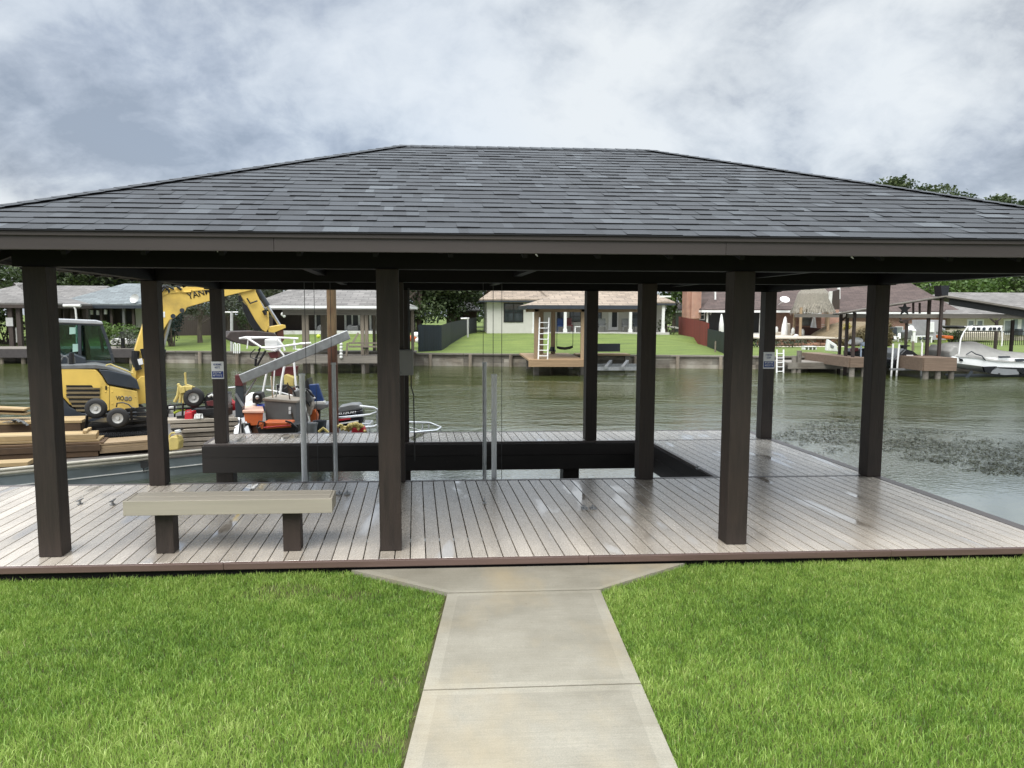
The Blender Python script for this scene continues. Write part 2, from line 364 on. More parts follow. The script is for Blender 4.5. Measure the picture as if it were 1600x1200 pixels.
def leafmat(name,a,b_,c):
    m,nt,b=nodes(name); col=ramp(nt,tint(nt),[(0,a),(.5,b_),(1,c)])
    nt.links.new(col,b.inputs['Base Color']); b.inputs['Roughness'].default_value=.55; b.inputs['Specular IOR Level'].default_value=.35
    tl=N(nt,'ShaderNodeBsdfTranslucent'); nt.links.new(col,tl.inputs[0]); mx=N(nt,'ShaderNodeMixShader'); mx.inputs[0].default_value=.25
    nt.links.new(b.outputs[0],mx.inputs[1]); nt.links.new(tl.outputs[0],mx.inputs[2]); nt.links.new(mx.outputs[0],nt.nodes['Material Output'].inputs['Surface']); return m
MAT['leaf']=leafmat('oak_leaves',(.022,.038,.013),(.045,.068,.024),(.10,.125,.05))
MAT['leaf_br']=leafmat('light_green_leaves',(.045,.085,.02),(.085,.145,.032),(.15,.21,.06))
MAT['leaf_gray']=leafmat('grey_green_leaves',(.05,.06,.038),(.08,.092,.06),(.12,.13,.09))
MAT['leaf_blue']=leafmat('blue_green_needles',(.012,.024,.022),(.024,.042,.038),(.045,.068,.058))
MAT['leaf_dry']=leafmat('dry_grass_leaves',(.09,.075,.035),(.15,.12,.06),(.22,.18,.09))
# ------------------------------------------------------------------ light and sky
EXPO=1.25
scene.view_settings.view_transform='Standard'; scene.view_settings.look='None'; scene.view_settings.gamma=1
scene.view_settings.exposure=EXPO
SUN_EL, SUN_AZ = R(58), R(205)            # behind the photographer, high, veiled by cloud
sd=bpy.data.lights.new('sun','SUN'); sd.energy=1.5; sd.angle=R(48); sd.color=(1,.96,.9)
so=bpy.data.objects.new('sun',sd); COL.objects.link(so)
dirv=Vector((math.sin(SUN_AZ)*math.cos(SUN_EL), math.cos(SUN_AZ)*math.cos(SUN_EL), math.sin(SUN_EL)))
so.rotation_euler=dirv.to_track_quat('Z','Y').to_euler()
w=bpy.data.worlds.new('World'); scene.world=w; w.use_nodes=True; nt=w.node_tree
bg=nt.nodes['Background']
sky=N(nt,'ShaderNodeTexSky'); sky.sky_type='NISHITA'; sky.sun_disc=False; sky.sun_elevation=SUN_EL; sky.sun_rotation=SUN_AZ
tc=N(nt,'ShaderNodeTexCoord'); sp=N(nt,'ShaderNodeSeparateXYZ'); nt.links.new(tc.outputs['Generated'],sp.inputs[0])
zz=math_(nt,'MAXIMUM',sp.outputs[2],0.0)
dv=math_(nt,'ADD',zz,.5)
cx=N(nt,'ShaderNodeCombineXYZ'); nt.links.new(math_(nt,'DIVIDE',sp.outputs[0],dv),cx.inputs[0]); nt.links.new(math_(nt,'DIVIDE',sp.outputs[1],dv),cx.inputs[1])
def wmap(off,scl):
    mp=N(nt,'ShaderNodeMapping'); mp.inputs['Location'].default_value=off; mp.inputs['Scale'].default_value=scl; nt.links.new(cx.outputs[0],mp.inputs['Vector']); return mp.outputs[0]
n1=noise(nt,wmap((3.1,1.4,0),(.8,.8,1)),2.7,9,.57,.25)
n2=noise(nt,wmap((8.4,2.2,.3),(1,1,1)),11,8,.6,.3)
n3=noise(nt,wmap((1.7,5.2,.9),(.35,.35,1)),1.0,4,.5,.2)
den=math_(nt,'ADD',math_(nt,'MULTIPLY',n1,.76),math_(nt,'MULTIPLY',n2,.24))
EX=2**EXPO
def disp(r,g,b): 
    l=lambda v:((v/255+.055)/1.055)**2.4
    return (l(r)/EX/.1,l(g)/EX/.1,l(b)/EX/.1)      # the background runs at strength 0.1
cl=ramp(nt,den,[(.39,disp(238,243,246)),(.45,disp(227,233,238)),(.505,disp(211,218,225)),(.56,disp(184,192,203)),(.62,disp(158,167,179))])
blue=mixc(nt,.55,sky.outputs[0],disp(158,184,222))
hole=ramp(nt,n3,[(.28,(1,1,1)),(.40,(0,0,0))])
colr=mixc(nt,math_(nt,'MULTIPLY',hole,.22),cl,blue)
# overcast sky grows brighter overhead; raised further out of view to brighten the ground
up=ramp(nt,sp.outputs[2],[(0,(.92,.93,.95)),(.36,(1,1,1)),(.62,(1.9/3,1.9/3,1.9/3)),(1,(1,1,1))])
upm=N(nt,'ShaderNodeMapRange'); upm.interpolation_type='SMOOTHSTEP'; upm.inputs['From Min'].default_value=.36; upm.inputs['From Max'].default_value=.85; upm.inputs['To Min'].default_value=1; upm.inputs['To Max'].default_value=4.0
nt.links.new(sp.outputs[2],upm.inputs['Value'])
vm=N(nt,'ShaderNodeVectorMath',operation='SCALE'); nt.links.new(colr,vm.inputs[0]); nt.links.new(upm.outputs[0],vm.inputs['Scale'])
nt.links.new(vm.outputs[0],bg.inputs['Color']); bg.inputs['Strength'].default_value=.1
nt.nodes.remove(up.node)

# ------------------------------------------------------------------ near bank, lawn, path
def gz(x,y):
    z=(-.115+.075*(6.6-y) if y<5.9 else -.0625-.032*(y-5.9)) if y>-2 else -.115+.075*8.6+.02*(-2-y)
    return z - .028*max(0,min(1,(-1.2-x)/3))*max(0,min(1,(y-3)/3))
def grid_obj(name, xs, ys, zf, mat):
    vs=[(x,y,zf(x,y)) for y in ys for x in xs]; nx=len(xs)
    fs=[(j*nx+i,j*nx+i+1,(j+1)*nx+i+1,(j+1)*nx+i) for j in range(len(ys)-1) for i in range(nx-1)]
    me=bpy.data.meshes.new(name); me.from_pydata(vs,[],fs); me.materials.append(mat)
    me.polygons.foreach_set('use_smooth',[True]*len(fs)); o=bpy.data.objects.new(name,me); COL.objects.link(o); return o
def soil_mat():
    m,nt,b=nodes('lawn_soil'); f=noise(nt,mapping(nt),1.3,8,.65); g=noise(nt,mapping(nt),38,4,.6)
    c=ramp(nt,f,[(.3,(.045,.06,.012)),(.55,(.07,.07,.02)),(.8,(.085,.065,.03))])
    c=mixc(nt,ramp(nt,g,[(.5,(0,0,0)),(.75,(1,1,1))]),c,(.07,.052,.03))
    nt.links.new(c,b.inputs['Base Color']); b.inputs['Roughness'].default_value=.95; bump(nt,b,g,.6,.02); return m
xs=[-60,-40,-25,-16,-12]+[-9+.35*i for i in range(52)]+[12,16,25,40,60]
ys=[-40,-25,-15,-8,-4,-2,0]+[1+.3*i for i in range(20)]+[6.95]
def nearz(x,y): return gz(x,y)-.04+.012*(mnoise.noise(Vector((x*1.3,y*1.3,0))))
g=grid_obj('ground',xs,ys,nearz,soil_mat()); tag(g,kind='structure')
bmx=MB(); bmx.box((-60,6.90,-2.4),(60,6.95,-.2)); bk=bmx.build('near_bulkhead',MAT['bulk']); tag(bk,'timber retaining wall along the near bank under the deck','sea wall')

PTH=[(-.29,3.28),(1.0,3.19),(-.14,5.96),(1.15,5.94),(-1.03,6.6),(2.08,6.6)]
def pl(y): return -.29+(y-3.28)*(.15/2.68)
def prr(y): return 1.0+(y-3.19)*(.15/2.75)
def in_path(x,y,mg=.0):
    if y<5.95: return pl(y)-mg<x<prr(y)+mg
    t=(y-5.95)/.65; return -.14+(-.89)*t-mg<x<1.15+.93*t+mg
def conc_mat(name,a,b_,c):
    m,nt,b=nodes(name); f=noise(nt,mapping(nt),1.6,7,.62); g=noise(nt,mapping(nt,(1.2,40,1)),3,5,.6); sp_=noise(nt,mapping(nt),140,2,.5)
    col=ramp(nt,f,[(.28,a),(.5,b_),(.72,c)])
    col=mixc(nt,1.0,col,ramp(nt,g,[(.25,(.88,.88,.88)),(.75,(1.1,1.1,1.1))]),'MULTIPLY')
    col=mixc(nt,1.0,col,ramp(nt,sp_,[(.3,(.85,.85,.85)),(.7,(1.12,1.12,1.12))]),'MULTIPLY')
    st=noise(nt,mapping(nt,(1,.5,1)),.9,5,.6); col=mixc(nt,ramp(nt,st,[(.48,(0,0,0)),(.72,(.7,.7,.7))]),col,(.39,.31,.185))
    vs_=N(nt,'ShaderNodeTexVoronoi'); vs_.inputs['Scale'].default_value=5; nt.links.new(mapping(nt),vs_.inputs['Vector'])
    col=mixc(nt,ramp(nt,vs_.outputs['Distance'],[(.02,(.7,.7,.7)),(.05,(0,0,0))]),col,(.15,.10,.07))
    nt.links.new(col,b.inputs['Base Color']); b.inputs['Roughness'].default_value=.7; bump(nt,b,math_(nt,'ADD',g,sp_),.3,.003); return m
MAT['conc']=conc_mat('broomed_concrete',(.205,.188,.145),(.262,.242,.192),(.32,.297,.24))
MAT['conc_edge']=conc_mat('troweled_concrete_edge',(.235,.215,.165),(.298,.276,.22),(.355,.33,.268))
pm=MB(); BW=.085
def slab(y0,y1,fl=False):
    def pt(x,y,d=0): return Vector((x,y,gz(.4,y)-d))
    if not fl:
        o=[(pl(y0),y0),(prr(y0),y0),(prr(y1),y1),(pl(y1),y1)]; i=[(pl(y0)+BW,y0+BW*.8),(prr(y0)-BW,y0+BW*.8),(prr(y1)-BW,y1-BW*.8),(pl(y1)+BW,y1-BW*.8)]
    else:
        o=[(-.14,y0),(1.15,y0),(2.09,y1),(-1.04,y1)]; i=[(-.12,y0+.045),(1.13,y0+.045),(1.95,y1),(-.89,y1)]
    n=4
    for q in range(n):
        a,b_=o[q],o[(q+1)%n]; c,d=i[(q+1)%n],i[q]
        pm.quad(pt(*a),pt(*b_),pt(*c),pt(*d),1,.5)
        pm.quad(pt(*b_),pt(*a),pt(*a,.12),pt(*b_,.12),1,.5)
    pm.quad(*[pt(*p) for p in i],0,.5)
slab(1.0,2.17); slab(2.18,4.10); slab(4.115,5.934); slab(5.958,6.62,True)
pth=pm.build('path',[MAT['conc'],MAT['conc_edge']]); tag(pth,kind='structure')

def grass_blades():
    n=900000; X=rng.uniform(-7.6,8.6,n); Y=rng.uniform(2.3,6.62,n)
    keep=np.ones(n,bool)
    t=np.clip((Y-5.95)/.65,0,1); lo=np.where(Y<5.95,-.29+(Y-3.28)*.056,-.14-.89*t); hi=np.where(Y<5.95,1.0+(Y-3.19)*.0545,1.15+.93*t)
    keep&=~((X>lo-.018-.03*rng.random(n)*(.4+np.abs(np.sin(Y*5.3)+np.sin(Y*2.1+1))))&(X<hi+.005))
    # thin, trampled and bare spots
    for bx,by,br in ((-1.55,6.15,.22),(-.95,6.0,.14),(-.42,3.55,.10),(-.45,4.3,.08),(-3.2,4.9,.12)):
        d=np.hypot((X-bx)/1.6,Y-by); keep&=~((d<br)&(rng.random(n)<.62))
    X=X[keep];Y=Y[keep];n=len(X)
    cl=np.array([mnoise.noise(Vector((a*1.1,b_*1.1,3))) for a,b_ in zip(X[::1],Y[::1])]) ; cf=np.array([mnoise.noise(Vector((a*6,b_*6,9))) for a,b_ in zip(X,Y)])
    Z=np.where(Y<5.9,-.115+.075*(6.6-Y),-.0625-.032*(Y-5.9))-.028*np.clip((-1.2-X)/3,0,1)*np.clip((Y-3)/3,0,1)-.042
    h=.034+.026*rng.random(n)+.008*cl+.010*cf
    h*=np.where(rng.random(n)<.04,1.45,1)
    wd=.0025+.0026*rng.random(n)
    az=rng.uniform(0,2*np.pi,n); la=rng.uniform(0,2*np.pi,n); lean=h*(.12+.75*rng.random(n)**1.4)
    sx,sy=np.cos(az)*wd/2,np.sin(az)*wd/2; lx,ly=np.cos(la)*lean,np.sin(la)*lean
    V=np.zeros((n,5,3),np.float32)
    V[:,0]=np.stack([X-sx,Y-sy,Z],1); V[:,1]=np.stack([X+sx,Y+sy,Z],1)
    V[:,2]=np.stack([X+sx*.85+lx*.38,Y+sy*.85+ly*.38,Z+h*.62],1); V[:,3]=np.stack([X-sx*.85+lx*.38,Y-sy*.85+ly*.38,Z+h*.62],1)
    V[:,4]=np.stack([X+lx,Y+ly,Z+h*(1-.25*(lean/h))],1)
    b0=np.arange(n)*5
    loops=np.stack([b0,b0+1,b0+2,b0+3,b0+3,b0+2,b0+4],1).astype(np.int32).ravel()
    me=bpy.data.meshes.new('grass'); me.vertices.add(n*5); me.vertices.foreach_set('co',V.ravel())
    me.loops.add(n*7); me.loops.foreach_set('vertex_index',loops); me.polygons.add(n*2)
    ls=np.stack([np.arange(n)*7,np.arange(n)*7+4],1).astype(np.int32).ravel(); lt=np.tile(np.array([4,3],np.int32),n)
    me.polygons.foreach_set('loop_start',ls); me.polygons.foreach_set('loop_total',lt); me.polygons.foreach_set('use_smooth',np.ones(n*2,bool))
    cg=np.array([mnoise.noise(Vector((a*.55,b_*.7,21))) for a,b_ in zip(X,Y)])
    tv=np.clip(.5+.30*cg+.20*cl+.28*cf+rng.normal(0,.2,n),0,1); tv=np.where(rng.random(n)<.008,1.0,np.minimum(tv,.93))
    a=me.attributes.new('tint','FLOAT','FACE'); a.data.foreach_set('value',np.repeat(tv,2).astype(np.float32))
    me.update(); me.validate()
    m,nt,b=nodes('lawn_grass'); c=ramp(nt,tint(nt),[(0,(.084,.168,.026)),(.4,(.190,.325,.050)),(.75,(.308,.440,.088)),(.93,(.42,.53,.15)),(.97,(.42,.40,.19))])
    nt.links.new(c,b.inputs['Base Color']); b.inputs['Roughness'].default_value=.45; b.inputs['Specular IOR Level'].default_value=.4
    tl=N(nt,'ShaderNodeBsdfTranslucent'); nt.links.new(c,tl.inputs[0]); mx=N(nt,'ShaderNodeMixShader'); mx.inputs[0].default_value=.3
    nt.links.new(b.outputs[0],mx.inputs[1]); nt.links.new(tl.outputs[0],mx.inputs[2]); nt.links.new(mx.outputs[0],nt.nodes['Material Output'].inputs['Surface'])
    me.materials.append(m); o=bpy.data.objects.new('grass',me); COL.objects.link(o); return tag(o,'short bright green lawn grass beside the concrete path','grass',kind='stuff')
grass_blades()

# ------------------------------------------------------------------ water
def water_mat():
    m,nt,b=nodes('canal_water')
    c=ramp(nt,noise(nt,mapping(nt,(.12,.2,1)),1,3),[(.3,(.032,.039,.010)),(.7,(.043,.050,.016))])
    nt.links.new(c,b.inputs['Base Color']); b.inputs['Roughness'].default_value=.9; b.inputs['Specular IOR Level'].default_value=0
    gl=N(nt,'ShaderNodeBsdfGlossy'); gl.inputs['Roughness'].default_value=.03; gl.inputs[0].default_value=(.95,.98,.96,1)
    fr=N(nt,'ShaderNodeFresnel'); fr.inputs['IOR'].default_value=1.42
    w1=noise(nt,mapping(nt,(.6,.9,1),(0,0,.2)),1.1,3,.5,.5); w2=noise(nt,mapping(nt,(1,1.25,1),(0,0,-.35)),2.6,4,.5,.4); w3=noise(nt,mapping(nt,(1,1.3,1),(0,0,.6)),11,3,.5,.2)
    tcx=N(nt,'ShaderNodeTexCoord'); s_=N(nt,'ShaderNodeSeparateXYZ'); nt.links.new(tcx.outputs['Object'],s_.inputs[0])
    def far_(a,b_,lo,hi):
        mr=N(nt,'ShaderNodeMapRange'); mr.interpolation_type='SMOOTHSTEP'; mr.inputs['From Min'].default_value=a; mr.inputs['From Max'].default_value=b_; mr.inputs['To Min'].default_value=lo; mr.inputs['To Max'].default_value=hi
        nt.links.new(s_.outputs[1],mr.inputs['Value']); return mr.outputs[0]
    # sheltered water close to the docks is calm, the open canal is rippled, with smooth slicks between
    big=ramp(nt,noise(nt,mapping(nt,(.06,.16,1)),1.0,3,.5,.6),[(.40,(.12,.12,.12)),(.56,(1,1,1))])
    swell=math_(nt,'MULTIPLY',math_(nt,'MULTIPLY',w1,far_(13,24,.03,.45)),big)
    chop=math_(nt,'MULTIPLY',math_(nt,'MULTIPLY',w2,far_(13,22,.03,.50)),big)
    fine=math_(nt,'MULTIPLY',w3,far_(10.5,16,.002,.05))
    h=math_(nt,'MULTIPLY',math_(nt,'ADD',swell,math_(nt,'ADD',chop,fine)),far_(27,40,1.0,.32))
    bn=N(nt,'ShaderNodeBump'); bn.inputs['Distance'].default_value=.22; bn.inputs['Strength'].default_value=1; nt.links.new(h,bn.inputs['Height'])
    for n_ in (gl,fr): nt.links.new(bn.outputs['Normal'],n_.inputs['Normal'])
    mx=N(nt,'ShaderNodeMixShader'); nt.links.new(math_(nt,'MINIMUM',math_(nt,'MULTIPLY',fr.outputs[0],far_(14,26,2.2,1.0)),far_(14,26,.92,.50)),mx.inputs[0]); nt.links.new(b.outputs[0],mx.inputs[1]); nt.links.new(gl.outputs[0],mx.inputs[2])
    nt.links.new(mx.outputs[0],nt.nodes['Material Output'].inputs['Surface']); return m
wm=MB(); wm.quad((-400,6.9,WZ),(400,6.9,WZ),(400,130,WZ),(-400,130,WZ)); wo=wm.build('water',water_mat()); tag(wo,kind='structure')
# dark flakes added for the trees' reflection and litter by the deck corner
fw=MB(); n_=0
while n_<10500:
    px_=random.uniform(1190,1640); py_=random.uniform(640,752)
    m_=693+14*math.sin(px_*.013)+ (px_-1400)*.045; hw_=34*min(1,(px_-1180)/110)
    q=(py_-m_)/hw_ if hw_>1 else 9
    p=atz(px_,py_,WZ+.006)
    dn=mnoise.noise(Vector((p.x*.8,p.y*1.1,0)))*.8+mnoise.noise(Vector((p.x*2.6,p.y*3.0,4)))*.6
    if abs(q)>1.15 or dn<q*q*.9-.35+random.uniform(-.3,.3): n_+=.25; continue
    n_+=1; r=random.uniform(.010,.036); a=random.random()*6.28; ux=Vector((math.cos(a),math.sin(a),0))*r*random.uniform(1,2.8); uy=Vector((-math.sin(a),math.cos(a),0))*r*.5; p.z+=random.uniform(0,.012)
    up_=Vector((0,0,random.uniform(-.3,.5)*r))
    fw.add([p-ux,p-uy*.8,p+ux*.7-uy*.5+up_,p+ux,p+uy,p-ux*.5+uy*.6],[(0,1,2,3,4,5)])
fo=fw.build('weed_reflection_flakes',leafmat('dark_reflection_flake',(.008,.010,.005),(.018,.022,.010),(.05,.052,.028)) ); tag(fo,'dark flakes imitating tree reflections and litter on the water beyond the deck corner','water flakes',kind='stuff')

# ------------------------------------------------------------------ far bank
def bankY(x): return 44.3-.175*(x+2.4) if -40<x<40 else (44.3-.175*(-37.6) if x<=-40 else 44.3-.175*42.4)
def fz(s,x=0):
    t=max(0,min(1,(s-.3)/14)); a=-.10+.86*(t*t*(3-2*t))
    st=11.3+12.7*max(0,min(1,(x-22.5)/2.5)); u=max(0,min(1,(s-st)/1.6)); b=-.10+.012*min(s,20)+.48*(u*u*(3-2*u))
    k=max(0,min(1,(x-14.0)/3.0)); return a+(b-a)*k
def farlawn():
    m,nt,b=nodes('far_lawn'); f=noise(nt,mapping(nt,(.5,1.6,1)),.8,7,.6); g=noise(nt,mapping(nt),9,5,.65)
    c=ramp(nt,f,[(.28,(.060,.090,.014)),(.5,(.098,.138,.020)),(.72,(.135,.172,.030))]); c=mixc(nt,1.0,c,ramp(nt,g,[(.3,(.75,.75,.75)),(.7,(1.25,1.25,1.25))]),'MULTIPLY')
    nt.links.new(c,b.inputs['Base Color']); b.inputs['Roughness'].default_value=.9; bump(nt,b,g,.5,.04); return m
xs=[-420,-250,-150,-100,-70,-55]+[-48+3*i for i in range(33)]+[55,70,100,150,250,420]
ss=[.18,.6,1.2,2,3,4.5,6,8,10,11.3,12,12.9,14.5,18,21,24,24.8,25.6,40,70,130,260,420]
vs=[(x,bankY(x)+s,fz(s,x)+(.03*mnoise.noise(Vector((x*.3,s*.4,1))) if s>1 else 0)) for s in ss for x in xs]; nx=len(xs)
fs=[(j*nx+i,j*nx+i+1,(j+1)*nx+i+1,(j+1)*nx+i) for j in range(len(ss)-1) for i in range(nx-1)]
me=bpy.data.meshes.new('terrain'); me.from_pydata(vs,[],fs); me.materials.append(farlawn()); me.polygons.foreach_set('use_smooth',[True]*len(fs))
to=bpy.data.objects.new('terrain',me); COL.objects.link(to); tag(to,kind='structure')

# timber sea wall along the far bank
bw=thing('bulkhead','long weathered timber sea wall edging the lawns across the canal','sea wall',(0,bankY(0),WZ))
b_=MB()
for i in range(-30,31):
    x0,x1=i*2.4,(i+1)*2.4
    for k,(z0,z1) in enumerate(((-1.6,-.62),(-.61,-.40),(-.39,-.19))):
        d=.02*k
        b_.add([(x0,bankY(x0)+d,z0),(x1-.01,bankY(x1)+d,z0),(x1-.01,bankY(x1)+d,z1),(x0,bankY(x0)+d,z1),(x0,bankY(x0)+.16,z0),(x1-.01,bankY(x1)+.16,z0),(x1-.01,bankY(x1)+.16,z1),(x0,bankY(x0)+.16,z1)],[(0,1,2,3),(7,6,5,4),(3,2,6,7),(0,4,5,1)])
b_.build('planking',MAT['bulk'],bw)
c_=MB()
for i in range(-12,13):
    x0,x1=i*6,(i+1)*6
    c_.add([(x0,bankY(x0)-.10,-.17),(x1-.02,bankY(x1)-.10,-.17),(x1-.02,bankY(x1)-.10,-.08),(x0,bankY(x0)-.10,-.08),(x0,bankY(x0)+.22,-.08),(x1-.02,bankY(x1)+.22,-.08)],[(0,1,2,3),(3,2,5,4)])
c_.build('cap_board',MAT['wdock'],bw)
for i in range(-9,11):
    x=i*2.4+.4; p=MB(); p.tube([(x,bankY(x)-.14,-2),(x,bankY(x)-.14,-.12-.05*random.random())],.11,10); p.build('post',MAT['wpost'],bw,True)
# ------------------------------------------------------------------ boathouse
UC=[-3.39,-.25,3.14,6.39]; VR=[6.975,9.83,13.0]     # post columns and rows (u across, v away)
bh=thing('boathouse','open boathouse with dark brown posts under a charcoal shingled hip roof','boathouse',S((1.5,9.98,0)))
PW=.205
for j,v in enumerate(VR):
    for i,u in enumerate(UC):
        if j==2 and i==1: u=-.22
        if j==0 and i==3: u=6.56
        p=MB(S); hw=PW/2; p.box((u-hw,v-hw,.004 if j<2 else .004),(u+hw,v+hw,2.68)); p.build('post',MAT['post'],bh,bevel=.006,seg=2)
BZ0,BZ1=2.68,2.97
for v in VR: b_=MB(S); b_.box((UC[0]-.2,v-.075,BZ0),(UC[3]+.2,v+.075,BZ1)); b_.build('cross_beam',MAT['beam'],bh,bevel=.005)
for u in (UC[0],UC[3]):
    for a,c in ((VR[0]+.08,VR[1]-.08),(VR[1]+.08,VR[2]-.08)): b_=MB(S); b_.box((u-.07,a,BZ0+.004),(u+.07,c,BZ1-.004)); b_.build('side_beam',MAT['beam'],bh,bevel=.005)
for u in (-1.2,1.35,4.6):
    for a,c in ((VR[0]+.08,VR[1]-.08),(VR[1]+.08,VR[2]-.08)): b_=MB(S); b_.box((u-.05,a,BZ0+.08),(u+.05,c,BZ1-.01)); b_.build('lift_beam',MAT['beam'],bh)
b_=MB(S); b_.box((UC[0]-.05,VR[0]-.05,BZ1+.004),(UC[3]+.05,VR[2]+.05,BZ1+.02)); b_.build('ceiling',MAT['ceil'],bh)
# roof
VF,VB=5.95,14.01; UL,UR=-4.19,7.19; VCC=9.98; UA,UB=-.16,3.16; ZE,ZR=2.905,4.475
e=[Vector((UL,VF,ZE)),Vector((UR,VF,ZE)),Vector((UR,VB,ZE)),Vector((UL,VB,ZE))]; ra,rb=Vector((UA,VCC,ZR)),Vector((UB,VCC,ZR))
b_=MB(S); d=Vector((0,0,-.10))
E0=[p+Vector((0.03*(1 if p.x<0 else -1),.03*(1 if p.y<9 else -1),-.012)) for p in e]; r0,r1=ra+Vector((0,0,-.02)),rb+Vector((0,0,-.02))
top=E0+[r0,r1]; bot=[p+d for p in E0]+[r0+d,r1+d]
b_.add(top+bot,[(0,1,5,4),(1,2,5),(2,3,4,5),(3,0,4),(6,10,11,7),(7,11,8),(8,11,10,9),(9,10,6),(0,6,7,1),(1,7,8,2),(2,8,9,3),(3,9,6,0)])
b_.build('roof_deck',MAT['ceil'],bh)
# rafters showing under the eaves
slope=(ZR-ZE)/(VCC-VF)
def rafter(p,q): b_=MB(S); b_.bar(p,q,.04,.09); b_.build('rafter',MAT['beam'],bh)
for k in range(19):
    u=UL+.25+k*.605
    if u>UR-.2: break
    v0=VF+.05; v1=min(VR[0]-.09, VF+.05+min(u-UL,UR-u))
    if v1-v0>.15: rafter((u,v0,ZE-.14),(u,v1,ZE-.14+slope*(v1-v0)))
for k in range(13):
    v=VF+.35+k*.605
    for ue,sg in ((UL,1),(UR,-1)):
        u0=ue+sg*.05; L=min(.63,min(v-VF,VB-v)-.05)
        if L>.15: rafter((u0,v,ZE-.14),(u0+sg*L,v,ZE-.14+slope*L))
# shingle courses: every tab a raised slip, trimmed at the hips
sh=MB(S)
def face(p0,p1,q0,q1):
    L=(p1-p0).length; ex=(p1-p0).normalized(); m0=(q0-p0); 
    up=(m0-ex*m0.dot(ex)); SL=up.length; up.normalize(); nr=ex.cross(up)
    if nr.z<0: nr=-nr
    l0=m0.dot(ex)/SL; l1=(q1-p1).dot(ex)/SL            # drift of each hip per metre up the slope
    exp=.180; n=int(SL/exp)+1
    def P(x,s,h): return p0+ex*x+up*s+nr*h
    for i in range(n):
        s0=i*exp-.012; s1=min(s0+exp+.02,SL); sa=max(s0,0)
        a0,b0=l0*sa,L+l1*sa; a1,b1=l0*s1,L+l1*s1
        x=a0-random.random()*.2
        while x<b0:
            w_=random.choice((.08,.11,.14,.17,.20,.26)); hi=random.random()
            xa,xb=max(x,a0),min(x+w_,b0); ta,tb=max(x,a1),min(x+w_,b1)
            x+=w_
            if xb-xa<.01: continue
            if tb<=ta: tb=ta=min(max((xa+xb)/2,min(a1,b1)),max(a1,b1))
            h=.014 if hi>.5 else .010
            t=min(1,max(0,random.betavariate(1.4,1.9)+(.05 if hi>.5 else -.05)))
            if random.random()<.04: t=min(1,t+.3)
            wob=random.uniform(-.002,.002)
            A,B,C_,D=P(xa,s0,h+wob),P(xb,s0,h+wob),P(tb,s1,.003),P(ta,s1,.003)
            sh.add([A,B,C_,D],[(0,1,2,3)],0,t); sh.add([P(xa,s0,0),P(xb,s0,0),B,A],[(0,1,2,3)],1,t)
face(e[0],e[1],ra,rb); face(e[1],e[2],rb,rb); face(e[2],e[3],rb,ra); face(e[3],e[0],ra,ra)
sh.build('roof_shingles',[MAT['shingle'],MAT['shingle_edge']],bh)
cp=MB(S)
def caps(p,q):
    L=(q-p).length; d=(q-p).normalized(); side=d.cross(Vector((0,0,1))).normalized(); n=int(L/.145)
    dr=-slope*.707 if abs(d.z)>.05 else -slope
    for i in range(n+1):
        a=p+d*(L*i/(n+1)-.02); b2=p+d*min(L,L*(i+1)/(n+1)+.10); hw=.135
        dz=Vector((0,0,dr*hw*(1.0 if abs(d.z)<.05 else .72)))
        u0=Vector((0,0,.020)); u1=Vector((0,0,.011)); t=random.betavariate(2,2.6)
        cp.add([a+side*hw+dz+u0,a+u0,a-side*hw+dz+u0,b2+side*hw+dz+u1,b2+u1,b2-side*hw+dz+u1,a+side*hw+dz,a-side*hw+dz,a-Vector((0,0,.01))],[(0,1,4,3),(1,2,5,4),(6,8,1,0),(8,7,2,1)],0,t)
for p,q in ((e[0],ra),(e[1],rb),(e[2],rb),(e[3],ra),(ra,rb)): caps(p,q)
cp.build('ridge_cap',MAT['shingle'],bh)
f_=MB(S)
def fascia(p,q,axis):
    for t,(za,zb,o) in enumerate(((-.142,-.012,0),(-.045,-.008,.018))):
        if axis=='v': f_.box((p.x-o,min(p.y,q.y)-.0,ZE+za),(q.x+o,max(p.y,q.y)+.0,ZE+zb))
FT=.03
for v,sg in ((VF,1),(VB,-1)):
    segs=[UL,-1.1,2.55,UR] if sg==1 else [UL,UR]
    for a,c in zip(segs[:-1],segs[1:]):
        y0,y1=sorted((v,v+sg*FT)); f_.box((a+.0008,y0,ZE-.150),(c-.0008,y1,ZE-.014))
    y0,y1=sorted((v-sg*.016,v)); f_.box((UL-.016,y0,ZE-.044),(UR+.016,y1,ZE-.010),0,.35)
for u,sg in ((UL,1),(UR,-1)):
    x0,x1=sorted((u,u+sg*FT)); f_.box((x0,VF+FT+.001,ZE-.150),(x1,VB-FT-.001,ZE-.014))
    x0,x1=sorted((u-sg*.016,u)); f_.box((x0,VF,ZE-.044),(x1,VB,ZE-.010),0,.35)
f_.build('fascia',MAT['fascia'],bh,bevel=.003)
for v,sg in ((VF,1),(VB,-1)):                       # drip edge, a dark line under the shingles
    y0,y1=sorted((v-sg*.030,v+sg*.05)); de=MB(S); de.box((UL-.03,y0,ZE-.0085),(UR+.03,y1,ZE-.002)); de.build('drip_edge',MAT['black'],bh)

for k,(px_,py_) in enumerate(((338,391),(837,398),(1330,402))):
    p=at(px_,py_,VF+.045); h=thing('eave_hook',['small white hook under the front eave above the bench','small white hook under the front eave straight above the path','small white hook under the front eave beyond the front post past the path'][k],'hook',p,'white hooks along the front eave')
    q=MB(); z1=ZE-.15+.004
    q.tube([(p.x,p.y,z1),(p.x,p.y,p.z+.012),(p.x+.008,p.y-.006,p.z-.004),(p.x+.014,p.y-.012,p.z-.012)],.0042,8); q.ball((p.x+.003,p.y-.003,p.z+.004),(.008,.008,.010),8,6)
    q.build('hook_body',MAT['white'],h,True)

